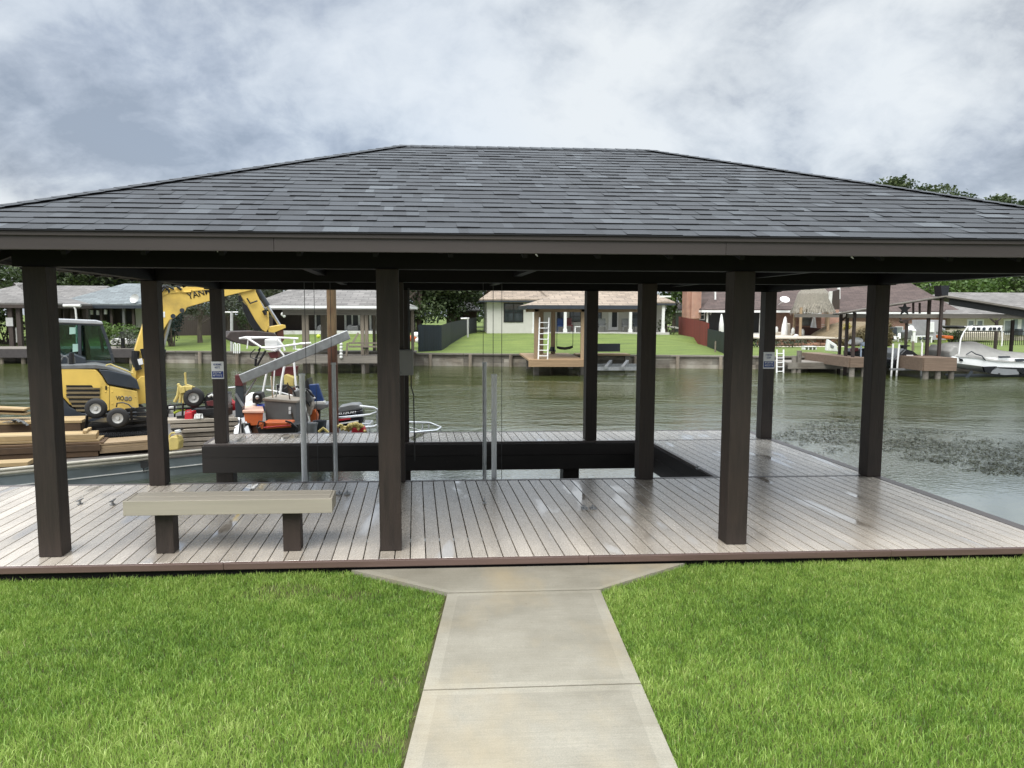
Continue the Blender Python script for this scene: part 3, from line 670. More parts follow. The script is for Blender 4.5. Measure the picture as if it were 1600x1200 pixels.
# ------------------------------------------------------------------ decking
dk=thing('dock','tan composite dock with brown edging around an empty boat slip','dock',S((1.5,9.98,-.1)))
def boards(u0,u1,v0,v1,name,mat,pitch=.1447,gap=.0095,start=None):
    b_=MB(S); u=u0 if start is None else start
    while u<u1-.02:
        a,c=max(u,u0),min(u+pitch-gap,u1)
        if c-a>.01: b_.box((a,v0,-.024),(c,v1,random.uniform(-.0008,.0008)))
        u+=pitch
    b_.build(name,mat,dk,bevel=.003,seg=1)
UDL=-9.2; UDR=6.53
boards(UDL+.14,UDR-.14,6.654,9.795,'decking',MAT['deck'],start=UDL+.14+.03)
boards(4.225,UDR-.14,9.875,12.835,'decking_side',MAT['deck2'],start=4.225)
boards(-3.62,UDR-.14,12.905,13.90,'decking_back',MAT['deck2'],start=-3.62)
ed=MB(S)
xs_=[UDL,-4.6,-1.75,1.6,4.55,UDR]
for a,c in zip(xs_[:-1],xs_[1:]): ed.box((a+.001,6.60,-.058),(c-.001,6.647,.0035))
ed.build('front_edging',MAT['edging'],dk,bevel=.006)
ed=MB(S)
for a,c in zip(xs_[:-1],xs_[1:]): ed.box((a+.002,6.64,-.13),(c-.002,6.66,-.06))
ed.build('front_shadow_skirt',MAT['beam'],dk,bevel=.002)  # set-back board, black to paint the shadow under the edging
ed=MB(S)
ed.box((UDL,9.80,-.03),(UDR-.14,9.868,.003)); ed.box((4.16,9.87,-.03),(4.218,12.84,.003)); ed.box((-3.67,12.842,-.03),(UDR-.14,12.898,.003))
ed.box((-3.69,12.90,-.03),(-3.63,13.90,.003)); ed.box((-3.69,13.905,-.03),(UDR,13.98,.003)); ed.box((UDR-.133,6.651,-.03),(UDR,13.90,.003)); ed.box((UDL,6.651,-.03),(UDL+.135,9.796,.003))
ed.build('edging',MAT['edging_gray'],dk,bevel=.004)
# under the boards: joists, skirt beams and piles
jb=MB(S)
for v in (7.2,7.9,8.6,9.3): jb.box((UDL+.1,v,-.2),(UDR-.1,v+.045,-.028))
for v in (10.4,11.2,12.0): jb.box((4.3,v,-.2),(UDR-.1,v+.045,-.028))
jb.build('joists',MAT['beam'],dk)
sk=MB(S)
for z0,z1 in ((-.235,-.032),(-.50,-.24)):
    sk.box((-3.69,12.80,z0),(4.14,12.845,z1)); sk.box((-3.69,13.94,z0),(UDR-.02,13.975,z1)); sk.box((-3.685,12.85,z0),(-3.645,13.935,z1))
    sk.box((4.145,9.80,z0),(4.185,12.84,z1)); sk.box((UDR-.045,6.99,z0),(UDR-.005,13.93,z1)); sk.box((UDL,9.80,z0),(4.14,9.845,z1))
sk.build('skirt_beam',MAT['skirt'],dk,bevel=.004)
for j,v in enumerate((9.55,13.35)):
    for i,u in enumerate((-3.42,-.25,2.85 if j else 3.14,6.3)):
        p=MB(S); hw=.15 if j else .13; p.box((u-hw,v-hw,-2.2),(u+hw,v+hw,-.10)); p.build('pile',MAT['post'],dk,bevel=.01)
# cleats and lift hardware on the boards
def cleat(px_,py_,label,kind):
    p=atz(px_,py_,.003); h=thing('cleat',label,'cleat',p,'small metal fittings on the dock boards')
    q=MB()
    if kind=='pad':
        for s_ in (-1,1): q.box((p.x+s_*.05-.035,p.y-.05,.003),(p.x+s_*.05+.035,p.y+.05,.018)); q.tube([(p.x+s_*.05,p.y-.03,.018),(p.x+s_*.05,p.y-.03,.04),(p.x+s_*.05,p.y+.03,.04),(p.x+s_*.05,p.y+.03,.018)],.008,8)
    else:
        q.box((p.x-.02,p.y-.03,.003),(p.x+.02,p.y+.03,.016)); q.tube([(p.x,p.y-.012,.014),(p.x,p.y-.012,.05)],.009,8); q.tube([(p.x,p.y+.012,.014),(p.x,p.y+.012,.05)],.009,8); q.tube([(p.x-.005,p.y-.075,.058),(p.x,p.y-.03,.053),(p.x,p.y+.03,.053),(p.x+.005,p.y+.075,.058)],[.006,.010,.010,.006],8)
    q.build('fitting',MAT['galv'],h,True)
cleat(757,787,'small cleat standing alone on the wet boards in front of the two close lift poles','c')
cleat(920,795,'pair of flat metal eye plates on the boards between the middle posts','pad')
cleat(536,772,'metal eye plates on the boards just beyond the bench end','pad')
cleat(125,788,'small cleat on the boards beside the large corner post','c')
cleat(176,789,'small cleat on the boards just behind the bench end by the corner post','c')
cleat(1090,733,'small cleat at the slip edge of the side deck','c')

# ------------------------------------------------------------------ bench
bn=thing('bench','low tan composite bench on two brown block legs facing the slip','bench',(-2.2,7.0,0))
b_=MB(S); u0,u1=-2.70,-.79      # at the bench's own distance
v0,v1=6.83,7.16
for a,c in ((v0+.028,v0+.17),(v0+.175,v1)): b_.box((u0+.028,a,.505),(u1-.028,c,.531))
b_.build('seat_boards',MAT['bench'],bn,bevel=.004)
b_=MB(S); b_.box((u0,v0,.395),(u1,v0+.025,.533)); b_.box((u0,v0+.026,.395),(u0+.025,v1,.533)); b_.box((u1-.025,v0+.026,.395),(u1,v1,.533)); b_.box((u0+.026,v1+.001,.395),(u1-.026,v1+.025,.533))
b_.build('seat_apron',MAT['bench'],bn,bevel=.004)
for ua in (-2.45,-1.27):
    b_=MB(S); b_.box((ua,6.92,.002),(ua+.165,7.08,.50)); b_.build('leg',MAT['post'],bn,bevel=.005)

# ------------------------------------------------------------------ electrical box and notices
q=S((-.22,VR[1]-PW/2,0)); eb=thing('breaker_box','tall grey electrical box on the post behind the front post by the path','electrical box',(q.x,q.y,1.46))
b_=MB(); x0,x1=-.872,-.665; y=VR[1]-PW/2
b_.box((x0,y-.11,1.46),(x1,y-.002,1.80)); b_.build('box_body',MAT['boxgray'],eb,bevel=.006)
b_=MB(); b_.box((x0+.006,y-.122,1.468),(x1-.006,y-.111,1.792)); b_.build('box_door',MAT['boxgray'],eb,bevel=.004)
b_=MB(); b_.box((x0+.03,y-.130,1.485),(x0+.06,y-.123,1.515)); b_.build('latch',MAT['midgrey'],eb,bevel=.002)
b_=MB(); b_.tube([(x1-.05,y-.04,1.80),(x1-.05,y-.04,2.60)],.013,8); b_.tube([(x1-.03,y-.05,1.462),(x1-.03,y-.05,1.3),(x1+.0,y-.03,1.2),(x1+.005,y-.02,.3)],.008,8); b_.build('conduit',MAT['black'],eb,True)
def notice(xc,v,z0,label):
    # a small white and blue notice screwed to a back post
    y=v-PW/2-.006; h=thing('warning_sign',label,'sign',(xc,y,z0),'blue and white notices on the back posts')
    b_=MB(); b_.box((xc-.105,y,z0),(xc+.105,y+.005,z0+.30)); b_.build('panel',MAT['white'],h,bevel=.002)
    b_=MB(); b_.box((xc-.095,y-.0022,z0+.022),(xc+.095,y-.0004,z0+.135)); b_.build('blue_band',MAT['blue'],h)
    b_=MB()
    for k,(zz_,wd,mi) in enumerate(((.235,.13,0),(.185,.085,0),(.095,.15,1),(.045,.15,1))):
        x=xc-wd/2
        while x<xc+wd/2-.012:
            l=random.uniform(.011,.019); t=random.choice((0,1,2)); hh=.030
            if t==0: b_.box((x,y-.0045,z0+zz_),(x+.004,y-.0028,z0+zz_+hh),mi); b_.box((x+.0045,y-.0045,z0+zz_+hh-.006),(x+l,y-.0028,z0+zz_+hh),mi)
            elif t==1: b_.box((x,y-.0045,z0+zz_),(x+.0045,y-.0028,z0+zz_+hh),mi); b_.box((x+l-.0045,y-.0045,z0+zz_),(x+l,y-.0028,z0+zz_+hh),mi); b_.box((x+.005,y-.0045,z0+zz_+hh*.4),(x+l-.005,y-.0028,z0+zz_+hh*.6),mi)
            else: b_.box((x,y-.0045,z0+zz_),(x+l,y-.0028,z0+zz_+.006),mi); b_.box((x,y-.0045,z0+zz_+hh-.006),(x+l,y-.0028,z0+zz_+hh),mi); b_.box((x,y-.0045,z0+zz_+.0065),(x+.0045,y-.0028,z0+zz_+hh-.0065),mi)
            x+=l+.006
    b_.build('lettering',[MAT['blue'],MAT['white']],h)
a_=at(341,592,VR[2]-PW/2); notice(S((UC[0],VR[2],0)).x+.0,VR[2],a_.z,'blue and white notice on the back post beside the excavator boom')
a_=at(1197,576,VR[2]-PW/2); notice(S((UC[3],VR[2],0)).x-.0,VR[2],a_.z,'blue and white notice on the back post beside the white ladder')

# ------------------------------------------------------------------ boat lift
bl=thing('boat_lift','cable boat lift with four grey white guide poles standing in the slip','boat lift',(-.9,11.3,WZ))
for (px0,py0,Y,r) in ((472,585,10.35,.040),(521,568,12.45,.037),(772,586,10.35,.038),(757,567,12.45,.034)):
    p=at(px0,py0,Y); b_=MB(); b_.tube([(p.x,p.y,-1.75),(p.x,p.y,p.z-.02)],r,14); b_.tube([(p.x,p.y,p.z-.02),(p.x,p.y,p.z+.012)],r+.006,14); b_.build('guide_pole',MAT['pvc'],bl,True)
for (px0,Y,z0) in ((478,10.6,-1.7),(493,12.2,-1.7),(518,12.4,-1.7),(755,12.4,-1.7),(770.5,10.6,-1.7),(784,11.3,-1.7)):
    p=at(px0,560,Y); b_=MB(); b_.tube([(p.x,p.y,z0),(p.x,p.y,2.96)],.0045,6); b_.build('cable',MAT['cable'],bl,True)
b_=MB()
for Y in (10.4,12.45): b_.bar((-2.6,Y,-1.7),(1.0,Y,-1.7),.1,.15)
for x in (-2.1,-.1): b_.bar((x,10.1,-1.58),(x,12.7,-1.58),.18,.06)
b_.build('cradle',MAT['alu'],bl)
# ------------------------------------------------------------------ work barge with its cargo
BD=-.48                                             # barge deck level
bA=atz(0,742,BD); bB=atz(320,708,BD); bd=(bB-bA); bd.z=0; bd.normalize(); bn_=Vector((-bd.y,bd.x,0))   # along the near side, and away from us
def BP(a,b,z=BD): p=bA+bd*a+bn_*b; return Vector((p.x,p.y,z))
bg_=thing('barge','grey steel work barge loaded with timber and an excavator','barge',BP(2,3,WZ))
LB0,LB1,WB=-9,6.2,7.5
b_=MB()
b_.prism([BP(LB0,0,-1.25),BP(LB1,0,-1.25),BP(LB1,0,BD-.03),BP(LB0,0,BD-.03)], bn_*WB)
b_.build('hull',MAT['hull'],bg_)
b_=MB(); b_.prism([BP(LB0,-.015,BD-.028),BP(LB1,-.015,BD-.028),BP(LB1,WB+.015,BD-.028),BP(LB0,WB+.015,BD-.028)],(0,0,.027)); b_.build('deck_plate',MAT['bargedeck'],bg_)
b_=MB(); b_.bar(BP(LB0,-.012,BD-.21),BP(LB1,-.012,BD-.21),.02,.014); b_.build('rubbing_strake',MAT['white_dull'],bg_)

# --- timber
def stack(name,label,pxa,pxb,Ya,Yb,depth,rows,mats,cat='timber',group=None,across=1):
    """rows from the bottom: list of (height, material, start shift, end shift)"""
    p=at(*pxa,Ya); q=at(*pxb,Yb); t=thing(name,label,cat,(p+q)/2,group); d=(q-p).normalized(); L=(q-p).length; bk=Vector((-d.y,d.x,0)).normalized()
    z=Vector((0,0,0))
    for h,mk,sa,sb,fo in rows:
        b_=MB(); w_=depth/across
        for k in range(across):
            o=bk*(fo+k*w_)+z; a=p+d*(sa+random.uniform(-.03,.03)*(k>0)); c=q+d*(sb+random.uniform(-.06,.06)*(k>0))
            b_.prism([a+o,c+o,c+o+Vector((0,0,h-.004)),a+o+Vector((0,0,h-.004))], bk*(w_-.006), 0)
        b_.build('board',MAT[mk],t,bevel=.004,seg=1); z=z+Vector((0,0,h))
    return t
stack('timber_stack','dark timber beam with a pale plank on top at the barge edge',(-75,748),(43,742),12.9,13.15,.35,[(.16,'lumber_dk',0,0,0),(.075,'lumber',0,.02,-.02)],MAT,group='timber on the barge')
stack('timber_stack','long brown timbers under the fresh yellow planks',(-80,724),(158,713),13.6,14.3,.6,[(.11,'lumber_dk',0,-.05,.02),(.12,'lumber_dk',0,0,0),(.045,'lumber_dk',0,.05,.03)],MAT,group='timber on the barge')
stack('plywood_stack','tan plywood boards lying beside the fresh yellow planks',(156,709),(264,700),14.32,14.75,.6,[(.10,'plytan',0,0,0),(.06,'plytan',.02,.04,.01),(.045,'plytan',0,-.1,.0)],MAT,group='timber on the barge')
stack('timber_stack','fresh yellow planks stacked on the brown timbers',(-80,703),(156,695.5),13.75,14.4,.5,[(.045,'lumber',0,-.05,0),(.03,'lumber_dk',0,-.2,.05),(.045,'lumber',0,0,-.02),(.10,'lumber',0,-.06,.0),(.055,'lumber',2.2,-.30,.10)],MAT,group='timber on the barge',across=3)
stack('timber_stack','big square brown timbers below the excavator',(-80,690),(127,684),14.9,15.4,.7,[(.14,'lumber_dk',0,-.2,0),(.17,'lumber_dk',0,0,0),(.06,'lumber',0,.03,-.01)],MAT,group='timber on the barge',across=2)
stack('timber_stack','two thin loose pale boards leaning over the square timbers',(-60,645),(41,649),15.1,15.3,.3,[(.04,'lumber',0,0,0),(.05,'lumber_dk',0,-.1,.05),(.045,'lumber',0,-.02,-.02)],MAT,group='timber on the barge')
t=thing('sling','grey webbing sling crumpled on the square timbers','sling',at(30,660,15.05),None)
b_=MB()
for k in range(3):
    pts=[at(8+6*k+random.uniform(-2,2)+i*5, 660-8*math.sin(i*.6+k*.4)*(i/5)+random.uniform(-1,1),15.02+.05*k) for i in range(6)]
    for a,c in zip(pts[:-1],pts[1:]): b_.bar(a,c,.08,.012)
b_.build('webbing',MAT['midgrey'],t)
pp=[]
for k,(y0,y1,r) in enumerate(((725.5,703,.030),(731,707,.034),(734,711.5,.022))):
    b_=MB(); a=at(-40,y0+11,12.45+.03*k); c=at(330,y1-.8,14.75+.03*k); a=at(-40,y0+13,12.3); 
    b_.tube([a,c],r,12); o=b_.build('steel_pipe',MAT['galv' if k==2 else 'pole'],None,True)
    tag(o,['uppermost pale pole lying along the barge side','thickest pale pole, middle one along the barge side','thin steel pole, lowest along the barge side'][k],'pole','poles along the barge side')
t=thing('cable_clamp','small dark hook block hanging on the poles at the barge side','hook block',at(226,728,13.9))
b_=MB(); b_.px([(219,723),(231,721),(232,729),(226,732),(220,731)],13.86,13.95); b_.tube([at(224,730,13.88),at(225,738,13.88),at(229,737,13.88)],.012,8); b_.build('block_body',MAT['black'],t)
# corrugated hose
t=thing('drain_hose','black corrugated drain hose lying behind the plywood','hose',at(190,690,15.1)); b_=MB()
a,c=at(152,684,15.0),at(236,680,15.3); L=(c-a).length; n=int(L/.035); d=(c-a)/n; pts=[];rr=[]
for i in range(n*2+1): pts.append(a+d*(i/2)); rr.append(.105 if i%2 else .082)
b_.tube(pts,rr,16); b_.build('hose_wall',MAT['black'],t,True,ang=80)

# --- utility trailer frame with two tyres
def wheel(parent,px_,py_,Y,r,w_,tilt=.25):
    p=at(px_,py_,Y); ax=Vector((tilt,-1,0)).normalized()
    b_=MB(); b_.lathe(p-ax*w_/2,ax,[(0,r*.58),(0,r*.8),(w_*.12,r*.93),(w_*.3,r),(w_*.7,r),(w_*.88,r*.93),(w_,r*.8),(w_,r*.56),(w_*.8,r*.52),(w_*.2,r*.52)],28)
    ty=b_.build('tyre',MAT['rubber'],parent,True,ang=50)
    b_=MB(); b_.lathe(p-ax*w_*.3,ax,[(0,r*.54),(w_*.62,r*.54),(w_*.72,r*.50),(w_*.55,r*.42),(w_*.45,r*.20),(w_*.70,r*.16),(w_*.70,r*.05)],24); b_.build('rim',MAT['rim'],parent,True,ang=35)
    return p
t=thing('trailer','small black trailer frame with two tyres resting on the timber','trailer',at(170,672,15.3))
wheel(t,150,638,15.25,.205,.13); wheel(t,184.5,653,15.1,.205,.13)
b_=MB(); Y=15.4
for (a,c) in (((140,650),(262,644)),((140,664),(262,652)),((150,672),(262,660)),((196,640),(262,635)),((136,648),(134,676)),((160,650),(262,655)),((205,640),(206,664)),((235,636),(236,660))): b_.bar(at(*a,Y),at(*c,Y+.1),.045,.045)
for (a,c) in (((140,650),(150,640)),((262,644),(266,632)),((140,664),(160,655))): b_.bar(at(*a,Y),at(*c,Y+.9),.045,.045)
for (a,c) in (((262,634),(336,628)),((262,640),(336,634)),((262,655),(336,645)),((262,634),(262,656)),((273,633),(273,655))): b_.bar(at(*a,Y+.1),at(*c,Y+.2),.03,.03)
b_.build('frame',MAT['black'],t)
b_=MB(); b_.px([(138,660),(236,656),(236,674),(150,678),(138,672)],15.5,16.2); b_.build('drawbar_deck',MAT['black'],t)
b_=MB(); b_.tube([at(182,636,15.2),at(183,630,15.2),at(192,629,15.2),(at(201,632,15.2)),at(206,637,15.2),at(212,638,15.2)],.014,8); b_.build('hose_loop',MAT['black'],t,True)
t=thing('trencher','faded yellow walk behind trencher with one big tyre and a maroon engine','machine',at(300,650,15.6))
wheel(t,303,621,15.5,.205,.17)
b_=MB()
for pts,r in (([(289.5,582),(290,600)],.02),([(289,583),(291,601),(300,604)],.022),([(278,601),(284,606),(291,604),(301,605)],.03),([(280,604),(278,618),(273,628)],.035),([(284,606),(282,622),(281,629)],.03),([(286,608),(287,620),(286,630)],.022)):
    b_.tube([at(a,c,15.45) for a,c in pts],r,8)
b_.px([(279,606),(288,604),(289,613),(281,615)],15.4,15.65); b_.px([(288,604),(300,605),(299,609),(289,611)],15.42,15.6); b_.ball(at(279,601,15.45),.03)
b_.build('yellow_frame',MAT['yellow2'],t,True)
b_=MB(); b_.px([(318,624),(324,615),(334,613),(352,616),(352,640),(322,642)],15.55,16.0); b_.px([(300,640),(352,637),(352,652),(320,654)],15.5,16.0); b_.tube([at(286,628,15.45),at(285,654,15.45)],.022,8); b_.build('engine_block',MAT['black'],t,bevel=.01)
b_=MB(); b_.px([(322,627),(352,622),(352,636),(324,634)],15.5,15.54); b_.build('engine_shroud',MAT['maroon'],t,bevel=.006)
b_=MB(); b_.tube([at(326,620,15.5),at(331,617,15.5),at(336,621,15.5)],.03,8); b_.build('air_filter',MAT['rim'],t,True)
t=thing('fuel_can','red plastic fuel can between the trencher and the sheet piles','fuel can',at(294,655,15.25))
b_=MB(); b_.px([(288,645),(300,643),(301,655.5),(288,657)],15.2,15.45); b_.build('can_body',MAT['red'],t,bevel=.02)
b_=MB(); b_.tube([at(290,645,15.3),at(291,641.5,15.3),at(298,640.5,15.3),at(299,644,15.3)],.014,8); b_.build('handle',MAT['red'],t,True)
t=thing('rope_coil','pale coil of rope beside the red fuel can','rope',at(308,655,15.2)); b_=MB()
for k in range(4): b_.tube([at(304+k*2.4,654.5,15.15),at(305+k*2.4,648,15.2),at(309+k*2.2,647,15.25),at(312+k*1.6,654,15.2)],.014,6)
b_.build('strands',MAT['white_dull'],t,True)
t=thing('sprayer','yellow green hose and grey canister behind the trencher tubes','sprayer',at(270,650,15.6))
b_=MB(); b_.px([(262,636),(270,635),(271,646),(262,647)],15.6,15.8); b_.build('canister',MAT['white_dull'],t,bevel=.01)
b_=MB(); b_.tube([at(272,645,15.55),at(280,641,15.55),at(290,640,15.6)],.03,8); b_.build('hose',MAT['lime'],t,True)

# --- stacked sheet piles
t=thing('sheet_pile_stack','stack of tan grey sheet piles with stepped ends','sheet piles',at(300,705,14.9))
rows=[(704,.0,274),(697.5,.01,281),(690.5,.0,277),(683.5,.02,272),(676.5,.0,283),(669,.015,267),(662,0,262)]
for k,(yy,fo,xs0) in enumerate(rows):
    b_=MB(); a=at(xs0,yy,14.95+fo); c=at(372,yy-4.5,15.45+fo); d=(c-a).normalized(); bk=Vector((-d.y,d.x,0)); h=.068
    pr=[(0,0),(.0,h),(.05,h),(.10,h*.45),(.25,h*.45),(.30,h),(.45,h),(.45,0)]
    b_.prism([a+bk*q+Vector((0,0,z_)) for q,z_ in pr], c-a); b_.build('pile_sheet',MAT['sheet'],t,bevel=.004,seg=1)
t=thing('water_jug','pale yellow plastic jug with a loop handle against the sheet piles','jug',at(272,704,14.5))
b_=MB(); b_.px([(263,686),(267,682),(277,683),(280,690),(279,703),(264,704.5)],14.45,14.7); b_.build('jug_body',MAT['yellow2'],t,bevel=.025,seg=3)
b_=MB(); b_.tube([at(265,686,14.52),at(265,680,14.52),at(268,676.5,14.52),at(275,676,14.52)],.016,8); b_.tube([at(276,684,14.52),at(278,680,14.52)],.022,8); b_.build('handle',MAT['yellow2'],t,True)
b_=MB(); b_.px([(272,673),(279,672),(281,676),(274,677)],14.48,14.58); b_.build('cap',MAT['white_dull'],t,bevel=.008)
b_=MB(); b_.px([(266,670),(282,669),(284,672),(280,674),(270,674)],14.7,14.8); o=b_.build('tarp_scrap',MAT['black'],None); tag(o,'scrap of black tarp on the sheet piles above the yellow jug','tarp')

# --- davit crane made of galvanised box section
Y=15.6; t=thing('davit_crane','galvanised davit crane with a long sloping box arm','crane',at(378,690,Y))
b_=MB(); a,c=at(377,592,Y),at(545,522.5,Y+.35); b_.bar(a,c,.22,.20,(0,0,1)); b_.build('arm',MAT['galv'],t,bevel=.012)
b_=MB(); b_.px([(368,600),(380,600),(381,612),(378,640),(381,652),(368,652),(367,630)],Y-.05,Y+.15); b_.build('column',MAT['mgrey'],t,bevel=.008)
b_=MB(); b_.px([(367,586),(379,586),(380,603),(367,603)],Y-.07,Y+.17); b_.build('pivot_box',MAT['maroon'],t,bevel=.006)
for q,(a,c) in enumerate((((371,650),(358,684)),((373,650),(369,684)),((380,650),(391,684)))):
    b_=MB(); b_.bar(at(*a,Y+.02),at(*c,Y-.25+.35*(q==0)),.10,.08,(0,1,0)); b_.build('leg',MAT['galv'],t,bevel=.006)
b_=MB(); b_.tube([at(383,618,Y),at(400,592,Y+.05)],.02,8); b_.tube([at(357,606,Y),at(368,605,Y)],.02,8); b_.tube([at(368,615,Y-.06),at(380,635,Y-.06)],.03,8); b_.build('brace',MAT['galv'],t,True)
t=thing('gas_bottle','small red steel bottle behind the crane post','bottle',at(361,640,16.1))
b_=MB(); p=at(361,641,16.1); b_.lathe(p,(0,0,1),[(0,.10),(.02,.115),(.16,.115),(.21,.07),(.24,.035),(.29,.03)],14); b_.build('bottle_body',MAT['red'],t,True)

# --- tubs and boxes on the barge end and the work boat
wbx=at(470,690,17); 
wb=thing('work_boat','open aluminium work boat with a white pipe frame and a black outboard','boat',(wbx.x,17.2,WZ))
b_=MB(); xl,xr=at(392,690,16.3).x,at(566,690,16.3).x
sec=[(16.25,-.40),(16.30,-.95),(16.6,-1.15),(18.1,-1.15),(18.4,-.95),(18.45,-.40)]
b_.prism([Vector((xl,y,z)) for y,z in sec],(xr-xl,0,0)); b_.build('hull',MAT['alu'],wb,bevel=.03)
b_=MB(); b_.box((xl+.1,16.35,-.398),(xr-.05,18.35,-.385)); b_.build('floor_plate',MAT['midgrey'],wb)
# pipe frame
b_=MB(); Y=16.9
def tb(pts,r=.022,Yo=0): b_.tube([at(a,c,Y+Yo) for a,c in pts],r,8)
tb([(374,529),(384,527),(436,527.5),(466,529)]); tb([(386,528),(409,543),(425,543.5),(470,537),(486,536)],.024,-.02); tb([(432,528),(443,541),(445,548)],.024,-.02); tb([(460,528),(459,546)],.018,.02); tb([(388,528),(386,545)],.014,.0); tb([(374,529),(390,529),(414,528)],.016,.1); tb([(460,530),(462,546),(470,546)],.016,.6)
tb([(436,546),(444,556)],.02); tb([(459,561),(462,600),(478,668),(483,676)],.024); tb([(459,561),(452,566)],.02); tb([(445,568),(440,595),(432,670)],.026,-.1); tb([(417,580),(413,600),(404,648)],.022,-.05)
tb([(430,560),(427,612)],.014,.1); tb([(423,588),(428,640)],.012,.1); tb([(416,609),(434,612),(463,620)],.018,.0); tb([(427,612),(427,668)],.02,.1); tb([(433,600),(431,668)],.014,.15)
b_.build('pipe_frame',MAT['white'],wb,True)
b_=MB(); tb([(399,545),(392,552),(391,558),(398,561),(409,558)],.012,.1); tb([(404,548),(409,540),(400,560),(399,572)],.03,.15); tb([(415,548),(409,558),(402,571)],.025,.12); b_.build('hose_loop',MAT['black'],wb,True)
b_=MB(); b_.px([(413,530),(433.5,529),(434,546),(430,550),(414,547)],17.0,17.35); b_.build('control_box',MAT['white'],wb,bevel=.02)
b_=MB(); b_.px([(418,551),(434,549),(434,559),(423,560)],17.05,17.3); b_.px([(424,575),(464,572),(462,586),(424,588)],17.3,17.5); b_.build('hose_reel',MAT['maroon'],wb,bevel=.01)
b_=MB(); b_.px([(443,587),(446,585),(459,590),(458,604),(444,603)],17.1,17.5); b_.build('yellow_bin',MAT['yellow2'],wb,bevel=.015)
b_=MB(); b_.px([(432,601),(450,601),(450,614),(432,615)],17.0,17.3); b_.px([(441,616),(450,614),(456,628),(452,630),(444,622)],16.95,17.0); b_.build('battery_case',MAT['black'],wb,bevel=.01)
b_=MB(); b_.px([(452,607),(461,605),(463,621),(453,622)],17.0,17.2); b_.build('pump',MAT['rust'],wb,bevel=.01)
# seat
st=MB(); st.px([(482,601),(497,600),(506,627),(489,629)],17.0,17.12); st.build('backrest',MAT['navy'],wb,bevel=.02,seg=3)
st=MB(); st.px([(473,598),(481,591),(489,629),(474,624)],17.05,17.5); st.build('seat_shell',MAT['black'],wb,bevel=.02)
st=MB(); st.px([(487,632),(512,631),(513,636),(500,641),(488,640)],16.95,17.5); st.build('seat_base',MAT['midgrey'],wb,bevel=.02)
st=MB(); st.px([(495,640),(500,640),(499,690),(494,690)],17.15,17.25); st.build('pedestal',MAT['black'],wb)
st=MB(); st.ball(at(491,622,16.95),.03); st.px([(485,628),(507,627),(508,631),(486,632)],16.96,17.1); st.build('seat_trim',MAT['white_dull'],wb,bevel=.008)
st=MB(); st.px([(462,628),(486,622),(488,634),(484,650),(466,652)],16.6,16.9); st.build('canvas_bag',MAT['sheet'],wb,bevel=.03,seg=3)
# outboard
ob=MB(); ob.px([(526,641),(531,635),(548,631.5),(560,631),(564,637),(564,640),(545,643),(526,647)],17.0,17.42); ob.build('cowl_top',MAT['midgrey'],wb,bevel=.05,seg=4)
ob=MB(); ob.px([(520,648),(546,643.5),(566,640),(568,655),(566,668),(556,690),(530,690),(524,668)],17.0,17.42); oc=ob.build('outboard_motor',MAT['gel_dk'],wb,bevel=.05,seg=3)
ob=MB(); ob.px([(527,652),(545,650),(548,655),(528,658)],16.985,17.0); ob.px([(527,661.5),(560,657),(560,658.5),(527,663.5)],16.985,17.0,1); ob.build('stripe',[MAT['red'],MAT['white']],oc)
p=at(529,648.5,16.99); q=at(556,645.5,16.99); text('SUZUKI',.047,p,(q-p),(0,0,1),MAT['white'],oc,'lettering',(q-p).length)
ob=MB(); ob.px([(538,690),(548,690),(547,720),(540,720)],17.12,17.3); ob.build('outboard_leg',MAT['black'],wb)
# pipe rails at the stern
rl=MB(); Y=16.6
rl.tube([at(562,634.5,Y),at(584,637,Y),at(589,640,Y),at(589,644,Y),at(578,648,Y),at(527,653,Y)],.026,8); rl.tube([at(589,640,Y),at(590,676,Y)],.022,8); rl.tube([at(566,668,Y),at(584,667,Y),at(590,664,Y)],.03,8); rl.tube([at(566,662,Y+.1),at(577,663,Y+.1),at(578,676,Y+.1)],.018,8)
rl.tube([at(590,667,Y),at(640,660,Y),at(671,661,Y),at(689,668,Y),at(682,672.5,Y-.2),at(640,676,Y-.4)],.026,8); rl.tube([at(670,661,Y),at(669,680,Y)],.016,8); rl.tube([at(688,668.5,Y),at(687,682,Y)],.02,8); rl.tube([at(660,662,Y),at(660,682,Y)],.016,8); rl.tube([at(640,668,Y-.1),at(664,675,Y-.1)],.016,8)
rl.tube([at(566,668,Y),at(566,700,Y)],.022,8); rl.tube([at(590,676,Y),at(590,700,Y)],.022,8)
for a in (660,669,687): rl.tube([at(a,682,Y),at(a,712,Y)],.02,8)
rl.tube([at(560,700,Y),at(690,700,Y)],.04,8)
rl.build('stern_rail',MAT['alu'],wb,True)
st=MB(); st.px([(484,642),(492,640),(496,650),(494,664),(485,666)],16.8,17.0); o=st.build('chainsaw',MAT['orange'],None,bevel=.01); tag(o,'orange power tool standing below the blue boat seat','power tool')

